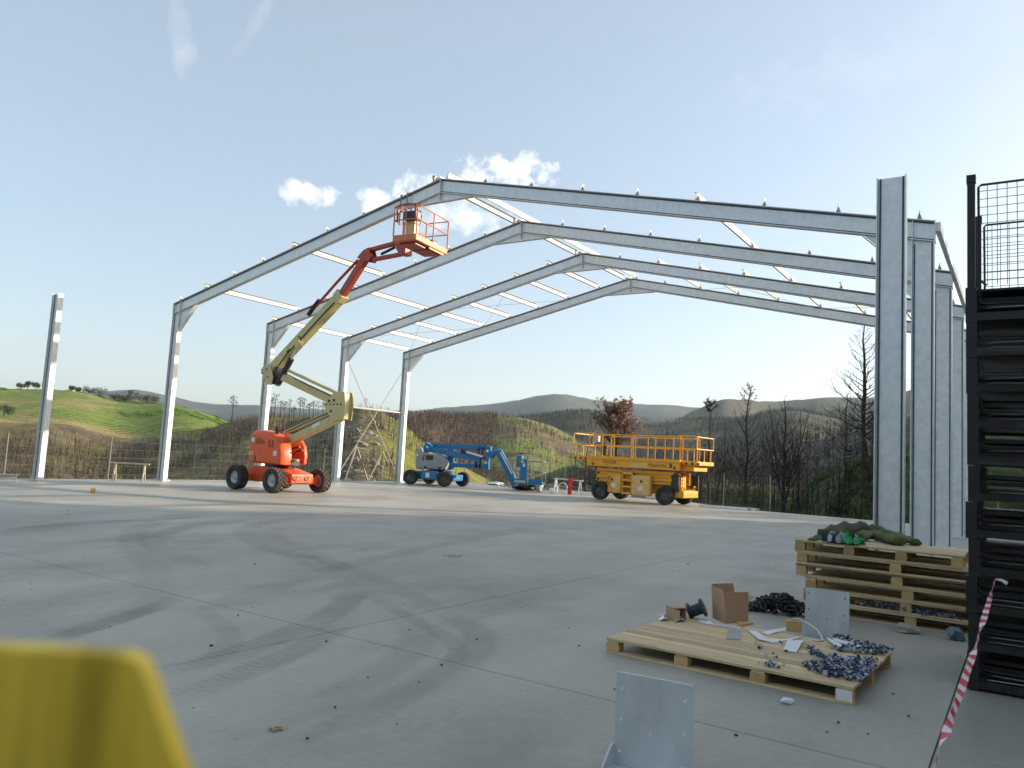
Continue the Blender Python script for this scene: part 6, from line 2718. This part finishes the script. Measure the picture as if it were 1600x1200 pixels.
OG = 'folded slings on the pallet stack'
webbing('lifting_sling', 'thick olive green sling fold nearest the camera on the pallet stack', [(1338, 846), (1362, 843), (1385, 848), (1406, 853)], 0.19, [0.11, 0.13, 0.12, 0.10], OLIVE, OG, seed=1)
webbing('lifting_sling', 'long olive green sling fold reaching furthest right on the stack', [(1330, 838), (1360, 836), (1395, 842), (1432, 853)], 0.15, [0.15, 0.15, 0.10, 0.085], OLIVE, OG, seed=2)
webbing('lifting_sling', 'dark olive sling fold rising behind the bright green one', [(1292, 842), (1312, 839), (1340, 837), (1372, 840)], 0.26, [0.13, 0.18, 0.19, 0.14], pm('dark_olive_webbing', (0.055, 0.065, 0.025), 0.85, 0, 0.25, 14, 0.3, 90), OG, seed=3)
webbing('lifting_sling', 'thin brown olive sling end at the left of the green bundle', [(1268, 845), (1280, 841), (1294, 838), (1305, 840)], 0.10, [0.02, 0.05, 0.09, 0.05], MATS['dark_olive_webbing'], OG, seed=4)
GREENW = pm('bright_green_webbing', (0.03, 0.42, 0.10), 0.7, 0, 0.25, 14, 0.3, 90)
GREYW = pm('pale_grey_cloth', (0.40, 0.42, 0.46), 0.8, 0, 0.25, 14, 0.3, 90)
cl = on_stack(1317, 850)
bun = thing('cloth_bundle', 'crumpled bright green, grey and navy cloth bundle at the left of the slings', 'cloth', cl, math.radians(-25))
random.seed(8)
NAVYW = pm('navy_cloth', (0.03, 0.035, 0.06), 0.85, 0, 0.25, 14, 0.3, 90)
for k in range(26):
    mb = MB()
    fx = (k/25-0.5)
    cx, cy = 0.46*fx + random.gauss(0, 0.02), random.gauss(-0.01, 0.035)
    top = 0.15*(1-(2*fx)**2*0.8)
    a0 = random.uniform(0, 6.28)
    path = []
    for q in range(7):
        f = q/6
        path.append(Vector((cx + math.cos(a0)*0.11*(f-0.5) + random.gauss(0, 0.012), cy - 0.09*math.sin(a0)*(f-0.5) - 0.05*abs(2*f-1), 0.012 + top*math.sin(math.pi*f)**0.7*random.uniform(0.75, 1.1))))
    vs = []
    for q, v in enumerate(path):
        d = (path[min(q+1, 6)]-path[max(q-1, 0)]).normalized()
        s = d.cross(Vector((random.uniform(-0.8, 0.8), 1, random.uniform(-0.5, 0.8)))).normalized()*random.uniform(0.012, 0.045)
        vs += [v-s, v+s]
    for i_ in range(len(vs)):
        vs[i_].z = max(0.006, vs[i_].z)
    mb.add(vs, [(2*q, 2*q+1, 2*q+3, 2*q+2) for q in range(6)])
    o = mb.build('cloth_fold', (GREENW, GREENW, GREYW, GREENW, NAVYW)[k % 5], bun, smooth=True)
    sm = o.modifiers.new('thick', 'SOLIDIFY')
    sm.thickness = 0.006
    sb_ = o.modifiers.new('soft', 'SUBSURF')
    sb_.levels = 2
    sb_.render_levels = 2
mb = MB()
bm = bmesh.new()
bmesh.ops.create_icosphere(bm, subdivisions=3, radius=1)
vs = [Vector((v.co.x*0.20, v.co.y*0.07+0.02, max(0, 0.02+v.co.z*0.10*(1+0.3*math.sin(v.co.x*9)*math.cos(v.co.y*7))))) for v in bm.verts]
mb.add(vs, [tuple(q.index for q in f.verts) for f in bm.faces])
bm.free()
mb.build('cloth_core', NAVYW, bun, smooth=True)


# --- scraps on the floor
def crumple(name, label, x, y, w_, h_, mat, group=None, seed=0, cat='scrap'):
    random.seed(seed)
    c = gnd(x, y)
    bm = bmesh.new()
    bmesh.ops.create_icosphere(bm, subdivisions=2, radius=1)
    mb = MB()
    vs = []
    for v in bm.verts:
        k = random.uniform(0.65, 1.15)
        vs.append(Vector((v.co.x*w_/2*k, v.co.y*w_*0.4*k, max(0.002, h_*0.4+v.co.z*h_*0.6*k))))
    mb.add(vs, [tuple(q.index for q in f.verts) for f in bm.faces])
    bm.free()
    o = mb.build(name, mat, None)
    o.location = c
    o.rotation_euler = (0, 0, random.uniform(-0.4, 0.4))
    return tag(o, label, cat, group)


crumple('cardboard_scrap', 'torn grey brown cardboard scrap before the bottom of the pallet stack', 1416, 988, 0.30, 0.10, pm('grey_cardboard', (0.34, 0.30, 0.25), 0.8, 0, 0.15), seed=1)
crumple('plastic_bag', 'crumpled blue grey plastic bag at the foot of the black cages', 1492, 1000, 0.22, 0.15, pm('blue_grey_plastic', (0.10, 0.145, 0.17), 0.35, 0, 0.25), seed=2, cat='bag')
crumple('paper_scrap', 'crumpled white paper scrap on the floor before the low pallet', 1230, 1099, 0.10, 0.045, PAPER, seed=3)
q0 = gnd(145, 770)
mb = MB()
mb.box((0, 0, 0.07), (0.13, 0.16, 0.14))
o = mb.build('wood_block', WOOD_BLOCK, None, bevel=0.005)
o.location = q0
o.rotation_euler = (0, 0, 0.5)
tag(o, 'small orange brown wood block alone on the slab at the left', 'wood block')
# grit and small dropped bits: nobody could count them
GRIT = pm('dark_grit', (0.05, 0.045, 0.04), 0.8, 0, 0.4)
mb = MB()
random.seed(21)
seen = [(47, 911), (372, 962), (395, 950), (398, 882), (405, 820), (465, 882), (545, 808), (655, 1067), (620, 1133), (524, 1106), (510, 1003), (702, 870), (460, 925), (330, 1010),
        (830, 806), (1010, 875), (1050, 893), (1060, 893), (1075, 882), (930, 870), (1200, 925), (1500, 1026), (1420, 1120), (1290, 1090), (960, 1078), (990, 1070), (870, 760), (280, 804), (132, 872),
        (670, 800), (760, 905), (815, 950), (95, 795), (107, 798), (107, 804), (640, 985), (745, 1000), (905, 1010), (1150, 1150), (1310, 1130), (1395, 1085), (575, 1060), (690, 1040), (480, 1155), (570, 860)]
for x, y in seen + [(random.uniform(0, 1400), random.uniform(790, 1190)) for _ in range(30)]:
    q = gnd(x, y)
    s = random.uniform(0.006, 0.015) if (x, y) in seen else random.uniform(0.004, 0.009)
    rock_into(mb, (q.x, q.y, s*0.3+0.004), s)
tag(mb.build('floor_grit', GRIT, None), kind='stuff')
mb = MB()
for cx, cy, n in ((705, 869, 60), (430, 1141, 30)):
    for _ in range(n):
        q = gnd(random.gauss(cx, 9), random.gauss(cy, 1.6))
        rock_into(mb, (q.x, q.y, 0.006), random.uniform(0.004, 0.012))
tag(mb.build('sawdust', pm('orange_sawdust', (0.42, 0.25, 0.11), 0.9), None), kind='stuff')


# --- trestles and odds along the far rims
def sawhorse(label, p0, p1, h_, mat, splay=0.22, r=0.03, group='trestles'):
    d = (p1-p0)
    ln = d.length
    t = thing('trestle', label, 'trestle', p0, math.atan2(d.y, d.x), group)
    mb = MB()
    mb.bar((-0.18, 0, h_-0.03), (ln+0.18, 0, h_-0.03), 0.07, 0.06)
    mb.build('top_bar', mat, t)
    for x in (0, ln):
        for s in (-1, 1):
            mb = MB()
            mb.bar((x, s*0.03, h_-0.06), (x, s*splay, 0.0), 0.05, 0.05, up=Vector((1, 0, 0)))
            mb.build('leg', mat, t)
        mb = MB()
        mb.bar((x, -splay*0.55, h_*0.45), (x, splay*0.55, h_*0.45), 0.03, 0.04)
        mb.build('cross_bar', mat, t)
    return t


a_ = gnd(178, 750.5)
sawhorse('pale low trestle between the two leftmost columns', a_, a_ + Vector((1.10, 0.10, 0)), 0.72, WOOD_PALE, 0.13)
a_, b_ = gnd(868, 769), gnd(906, 773)
sawhorse('grey steel trestle between the blue basket and the yellow lift', a_, b_, 0.76, GALV, 0.12)
# tall A frame trestle between the third and fourth left columns
f0, f1, f2, f3 = gnd(539, 752), gnd(574, 750), gnd(575.5, 750), gnd(619, 753)
t = thing('trestle', 'tall pale timber trestle with two A shaped ends between the last left columns', 'trestle', (f0+f3)/2, 0, 'trestles')
c0 = (f0+f3)/2
ap0 = at(557, 697, (f0.y+f1.y)/2)
ap1 = at(598, 706, (f2.y+f3.y)/2)
for a, b in ((f0, ap0), (f1, ap0), (f2, ap1), (f3, ap1)):
    mb = MB()
    mb.bar(a-c0, b-c0+(b-a).normalized()*0.02, 0.075, 0.05)
    mb.build('leg', WOOD_PALE, t)
mb = MB()
mb.bar(ap0-c0-UP*0.06, ap1-c0-UP*0.06, 0.05, 0.035)
mb.build('top_bar', WOOD_OLD, t)
# red post
q0 = gnd(890, 773)
t = thing('red_post', 'short red painted steel post standing by the grey trestle', 'post', q0, 0.4)
mb = MB()
mb.box((0, 0, 0.38), (0.17, 0.13, 0.74))
mb.build('shaft', pm('signal_red_paint', (0.45, 0.012, 0.02), 0.4), t, bevel=0.01)
mb = MB()
mb.box((0.12, 0, 0.79), (0.42, 0.18, 0.07))
mb.build('head_bar', MATS['signal_red_paint'], t, bevel=0.01)
# hose coil
q0 = gnd(884, 770)+Vector((-0.1, 1.0, 0.25))
mb = MB()
for k in range(3):
    mb.tube([Vector((math.cos(a)*0.24, 0.03*k, math.sin(a)*0.24)) for a in [j*math.pi/9 for j in range(18)]], 0.022, 6, closed=True)
    if k == 0:
        pass
o = mb.build('hose_coil', PAPER, None, smooth=True)
o.location = q0
tag(o, 'white hose coil leaning behind the red post', 'hose')
# profiles stacked on the rim right of the yellow lift
PF = pm('coated_profile_sheet', (0.30, 0.34, 0.42), 0.4, 0.3, 0.1)
r0, r1 = gnd(1092, 792), gnd(1184, 799)
dr = (r1-r0)
for k in range(4):
    n_ = Vector((-dr.y, dr.x, 0)).normalized()
    mb = MB()
    a = r0 + n_*(0.16*k) + dr*0.04*k
    b = r0 + n_*(0.16*k) + dr*(0.82+0.06*k)
    prof = [(-0.07, 0), (-0.06, 0.10), (-0.045, 0.10), (-0.05, 0.012), (0.05, 0.012), (0.045, 0.10), (0.06, 0.10), (0.07, 0)]
    sd2 = n_
    mb.loft([[p + sd2*x + UP*(z+0.003) - r0 for x, z in prof] for p in (a, b)])
    o = mb.build('metal_profile', PF if k % 2 else GALV, None)
    o.location = r0
    tag(o, ['nearest', 'second', 'third', 'rearmost'][k] + ' long metal channel lying on the rim right of the yellow lift', 'metal profile', 'metal channels on the slab rim')
# wrapped bundles glimpsed under the yellow lift
for k, (x, y, w_, mt, lab) in enumerate(((985, 779, 0.9, PF, 'left blue grey wrapped bundle glimpsed beneath the yellow lift'), (1012, 782, 1.1, GALV, 'right pale wrapped bundle glimpsed beneath the yellow lift'))):
    q = gnd(x, y)
    t = thing('wrapped_bundle', lab, 'bundle', q + Vector((0.9, 2.2, 0)), -YAW, 'bundles beyond the yellow lift')
    for j in range(2):
        mb = MB()
        mb.box((0, 0, 0.08+0.145*j), (w_, 0.5, 0.14))
        mb.build('pack', mt, t, bevel=0.02)
# beam ends at the far left edge of the view
q = gnd(2, 752)
t = thing('beam_offcut', 'pale grey beam offcut lying on the rim at the far left', 'beam', q, math.radians(20))
mb = MB()
prof = i_profile(0.24, 0.16, 0.012, 0.01)
mb.loft([[Vector((x_, -0.6 + 0*y_, 0)) for x_, y_ in []]]) if False else None
mb.loft([[Vector((xx, yy, zz+0.002)) for zz, yy in prof] for xx in (-1.1, 0.45)])
mb.build('shaft', GALV_NEW, t)
# brushwood and sheeting heaped beyond the rim below the blue basket
mb = MB()
random.seed(31)
hb0 = gnd(800, 762)
for k in range(120):
    c = hb0 + AB*random.uniform(-1.2, 2.0) + AA*random.uniform(0.5, 2.2)
    c.z = random.uniform(-0.25, 0.32)
    d = Vector((random.gauss(0, 1), random.gauss(0, 1), random.gauss(0, 0.4))).normalized()*random.uniform(0.2, 0.6)
    mb.tube([c-d, c+Vector((0, 0, 0.04)), c+d], [0.02, 0.028, 0.012], 4)
tag(mb.build('brushwood', pm('dry_brushwood', (0.24, 0.19, 0.13), 0.85, 0, 0.4), None), kind='stuff')
for k, (x, y, w_, h_, mt, lab) in enumerate([(775, 758, 1.1, 0.22, PAPER, 'pale plastic sheet heap left of the blue basket'), (822, 766, 1.6, 0.45, BLACK, 'black sack lying below the blue basket'),
                                  (843, 768, 0.5, 0.55, PAPER, 'upright white sheet scrap right of the black sack'), (815, 765, 0.4, 0.4, PAPER, 'small white sheet scrap left of the black sack'), (862, 771, 0.4, 0.3, PAPER, 'white scrap at the foot of the grey trestle')]):
    o = crumple('plastic_heap', lab, x, y, w_, h_, mt, 'heaps beyond the slab rim', 40+k, 'heap')

# --- stack of folded cage pallets on the right
CAGE = pm('black_cage_steel', (0.012, 0.012, 0.013), 0.5, 0.1, 0.3, 8, 0.1, 50, (0.05, 0.035, 0.028), 0.6)
WIRE = pm('dull_cage_wire', (0.30, 0.30, 0.29), 0.35, 0.6, 0.2)
k0 = gnd(1511, 1076)
KW, KD, KT, NT = 1.30, 1.40, 0.318, 11
KG = 'folded cage pallets in the tall stack'
ORD = ['bottom', 'second', 'third', 'fourth', 'fifth', 'sixth', 'seventh', 'eighth', 'ninth', 'tenth', 'topmost']
post_me, rail_me, side_me, deck_me, block_fold_me = MB(), MB(), MB(), MB(), MB()
post_me.box((0, 0, KT/2), (0.088, 0.088, KT-0.004))
rail_me.box((KW/2, 0, 0), (KW-0.09, 0.05, 0.065))
side_me.box((0, KD/2, 0), (0.05, KD-0.09, 0.065))
deck_me.box((KW/2, KD/2, 0), (KW-0.1, KD-0.1, 0.03))
block_fold_me.box((KW/2, KD/2, 0), (KW-0.16, KD-0.14, 0.035))  # solid dark plates for folded sides, added to block light inside the tiers
post_me, rail_me, side_me, deck_me, block_fold_me = (post_me.mesh('corner_post', CAGE), rail_me.mesh('rail', CAGE), side_me.mesh('side_rail', CAGE), deck_me.mesh('deck', CAGE), block_fold_me.mesh('light_block_fold', CAGE))
random.seed(17)
for k in range(NT):
    lab = 'topmost cage pallet of the black stack with wire mesh sides standing up' if k == NT-1 else (ORD[k] + ' folded black cage pallet' + (' from the bottom' if k else '') + ' of the tall stack at the right')
    t = thing('cage_pallet', lab, 'cage pallet', k0 + UP*(k*KT) + AB*random.uniform(-0.012, 0.012), -YAW + random.uniform(-0.008, 0.008), KG)

    def put(name, me_, p, rot=(0, 0, 0)):
        o = bpy.data.objects.new(name, me_)
        COL.objects.link(o)
        o.parent = t
        o.location = p
        o.rotation_euler = rot
        return o
    for x_ in (0.044, KW-0.044):
        for y_ in (0.044, KD-0.044):
            put('corner_post', post_me, (x_, y_, 0.002))
    for y_ in (0.03, KD-0.03):
        put('rail', rail_me, (0, y_, 0.05))
    for x_ in (0.03, KW-0.03):
        put('side_rail', side_me, (x_, 0, 0.05))
    put('deck', deck_me, (0, 0, 0.065))
    for j in range(3):
        put('light_block_fold', block_fold_me, (0, 0.10 + random.uniform(-0.01, 0.02), 0.105+j*0.062), (random.uniform(-0.012, 0.012), random.uniform(-0.008, 0.008), 0))
    mb = MB()
    zz = 0.17
    mb.tube([(0.105, 0.06, 0.30), (0.105, 0.05, zz+0.05), (0.125, 0.045, zz+0.01), (0.16, 0.04, zz), (KW-0.12, 0.04, zz+random.uniform(-0.006, 0.006))], 0.011, 6)
    mb.build('frame_tube', CAGE, t)
    for zz in (0.135, 0.095):
        if random.random() < 0.9:
            mb = MB()
            dz = random.uniform(-0.008, 0.012)
            mb.tube([(0.14+random.uniform(0, 0.05), 0.06, zz-0.006), (0.20, 0.04, zz), (KW*0.4, 0.035+random.uniform(-0.01, 0.01), zz+dz*0.5), (KW-0.12, 0.04, zz+dz)], 0.0045, 5)
            mb.build('wire', WIRE, t)
    if k == NT-1:
        zc = at(1524, 275, k0.y).z - k0.z - k*KT
        for x_ in (0.044, KW-0.044):
            for y_, hh in ((0.044, zc), (KD-0.044, zc)):
                mb = MB()
                mb.box((x_, y_, (KT+hh)/2), (0.062, 0.062, hh-KT))
                mb.box((x_, y_, hh+0.02), (0.085, 0.085, 0.06)) if False else None
                mb.build('corner_post', CAGE, t)
                mb = MB()
                mb.box((x_, y_, hh-0.03), (0.074, 0.074, 0.07))
                mb.build('post_cap', CAGE, t)
        for y_, ztop in ((0.05, zc-0.09), (KD-0.05, zc-0.09)):
            mb = MB()
            mb.tube([(0.16, y_, KT+0.02), (0.105, y_, KT+0.08), (0.10, y_, ztop-0.02), (0.12, y_, ztop), (KW-0.10, y_, ztop), (KW-0.1, y_, KT+0.02)], 0.011, 6)
            mb.build('panel_frame', CAGE, t)
            x = 0.17
            while x < KW-0.12:
                mb = MB()
                mb.cyl((x, y_, KT+0.02), (x, y_, ztop), 0.0035, n=5)
                mb.build('mesh_wire', WIRE, t)
                x += 0.075
            z = KT+0.07
            while z < ztop-0.02:
                mb = MB()
                mb.cyl((0.10, y_+0.006, z), (KW-0.10, y_+0.006, z), 0.0035, n=5)
                mb.build('mesh_wire', WIRE, t)
                z += 0.075
        mb = MB()
        mb.box((KW/2, KD/2, KT-0.02), (KW-0.1, KD-0.1, 0.02))
        mb.build('top_tray', CAGE, t)
# stretch film round the stack front
fm, fnt, fp = new_mat('stretch_film')
tr = fnt.nodes.new('ShaderNodeBsdfTransparent')
gl = fnt.nodes.new('ShaderNodeBsdfGlossy')
gl.inputs['Roughness'].default_value = 0.12
fr = fnt.nodes.new('ShaderNodeFresnel')
fr.inputs['IOR'].default_value = 1.28
mxs = fnt.nodes.new('ShaderNodeMixShader')
fnt.links.new(fr.outputs[0], mxs.inputs[0])
fnt.links.new(tr.outputs[0], mxs.inputs[1])
fnt.links.new(gl.outputs[0], mxs.inputs[2])
fnt.links.new(mxs.outputs[0], fnt.nodes['Material Output'].inputs['Surface'])
nx, nz = 26, 90
gx, gz = np.meshgrid(np.linspace(0.09, KW-0.02, nx), np.linspace(0.36, NT*KT-0.40, nz), indexing='ij')
gy = -0.012 + 0.03*(fbm(gx*2.2, gz*9, 4, 3)-0.5)
Vf = np.stack([gx, gy, gz], -1).reshape(-1, 3)
ii = np.arange(nx*nz).reshape(nx, nz)
qf = np.stack([ii[:-1, :-1], ii[1:, :-1], ii[1:, 1:], ii[:-1, 1:]], -1).reshape(-1, 4)
film = np_mesh('stretch_film', Vf, qf, None, fm)
film.location = k0
film.rotation_euler = (0, 0, -YAW)
tag(film, 'clear glossy stretch film over the front of the black cage stack', 'plastic film')

# --- red and white barrier tape tied to the cages
TRED = pm('tape_red', (0.52, 0.03, 0.045), 0.45)
TWHITE = pm('tape_white', (0.66, 0.62, 0.62), 0.45)
p0 = at(1555, 905, k0.y-0.36)
p1 = at(1440, 1250, 3.05)
mb = MB()
n = 150
L_ = (p1-p0).length
d = (p1-p0).normalized()
sd1 = d.cross(UP).normalized()
up1 = sd1.cross(d)
vs = []
for i in range(n+1):
    f = i/n
    c = p0.lerp(p1, f) - UP*0.10*math.sin(f*math.pi)*0.5
    tw = 1.1*math.sin(f*11.0+0.6) + 0.6*math.sin(f*27)
    w_ = 0.009 + 0.010*min(1, f*4)
    s = sd1*math.cos(tw)*w_ + up1*math.sin(tw)*w_
    vs += [c-s-p0, c+s-p0]
for i in range(n):
    mb.cur = int((i*L_/n)/0.085) % 2
    mb.add([vs[2*i], vs[2*i+1], vs[2*i+3], vs[2*i+2]], [(0, 1, 2, 3)])
me = mb.mesh('barrier_tape', [TRED, TWHITE])
bm = bmesh.new()
bm.from_mesh(me)
bmesh.ops.remove_doubles(bm, verts=bm.verts, dist=0.0002)
bm.to_mesh(me)
bm.free()
o = bpy.data.objects.new('barrier_tape', me)
COL.objects.link(o)
sm = o.modifiers.new('thick', 'SOLIDIFY')
sm.thickness = 0.0015
o.location = p0
tag(o, 'twisted red and white barrier tape tied to the black cages', 'tape')
mb = MB()
e0 = at(1574, 912, k0.y-0.42)
mb.tube([Vector((0, 0, 0)), (e0-p0)*0.5+UP*0.01, e0-p0], [0.004, 0.012, 0.016], 6)
mb.build('tape_end', TWHITE, o)

# --- yellow guard plate on a post, right in front of the lens
DG = 0.30
corner = [at(x_, y_, DG) for x_, y_ in ((-150, 1000), (0, 1012), (120, 1018), (175, 1022), (200, 1026), (216, 1037), (228, 1060), (250, 1125), (280, 1205), (318, 1310), (344, 1400), (-150, 1400))]
gp = sum(corner, Vector())/len(corner)
t = thing('guard_plate', 'blurred bright yellow plate on a post close in the bottom left corner', 'guard plate', (gp.x-0.02, gp.y, -0.008), 0)
PY, ynt, yp = new_mat('yellow_guard_paint')
YN, YL = ynt.nodes, ynt.links
tc = YN.new('ShaderNodeTexCoord')
mp = YN.new('ShaderNodeMapping')
mp.inputs['Rotation'].default_value = (0, math.radians(-28), 0)
mp.inputs['Scale'].default_value = (34, 30, 4)
nz_ = YN.new('ShaderNodeTexNoise')
nz_.inputs['Scale'].default_value = 1.0
nz_.inputs['Detail'].default_value = 3
cr = YN.new('ShaderNodeValToRGB')
cr.color_ramp.elements[0].position = 0.36
cr.color_ramp.elements[0].color = (0.40, 0.27, 0.012, 1)
cr.color_ramp.elements[1].position = 0.56
cr.color_ramp.elements[1].color = (0.90, 0.62, 0.05, 1)
YL.new(tc.outputs['Object'], mp.inputs['Vector'])
YL.new(mp.outputs[0], nz_.inputs['Vector'])
YL.new(nz_.outputs['Fac'], cr.inputs['Fac'])
YL.new(cr.outputs[0], yp.inputs['Base Color'])
yp.inputs['Roughness'].default_value = 0.5
MATS['yellow_guard_paint'] = PY
o0 = Vector(t.location)
mb = MB()
mb.loft([[q-o0 for q in corner], [q-o0+Vector((0, 0.012, 0)) for q in corner]])
mb.build('plate', PY, t, bevel=0.002)
mb = MB()
mb.cyl((-0.03, 0.03, 0.02), (-0.03, 0.03, gp.z-0.03), 0.017, n=16)
mb.build('post_tube', PY, t, smooth=True)
mb = MB()
mb.box((-0.03, 0.03, 0.011), (0.2, 0.2, 0.02))
mb.build('base_plate', PY, t, bevel=0.004)
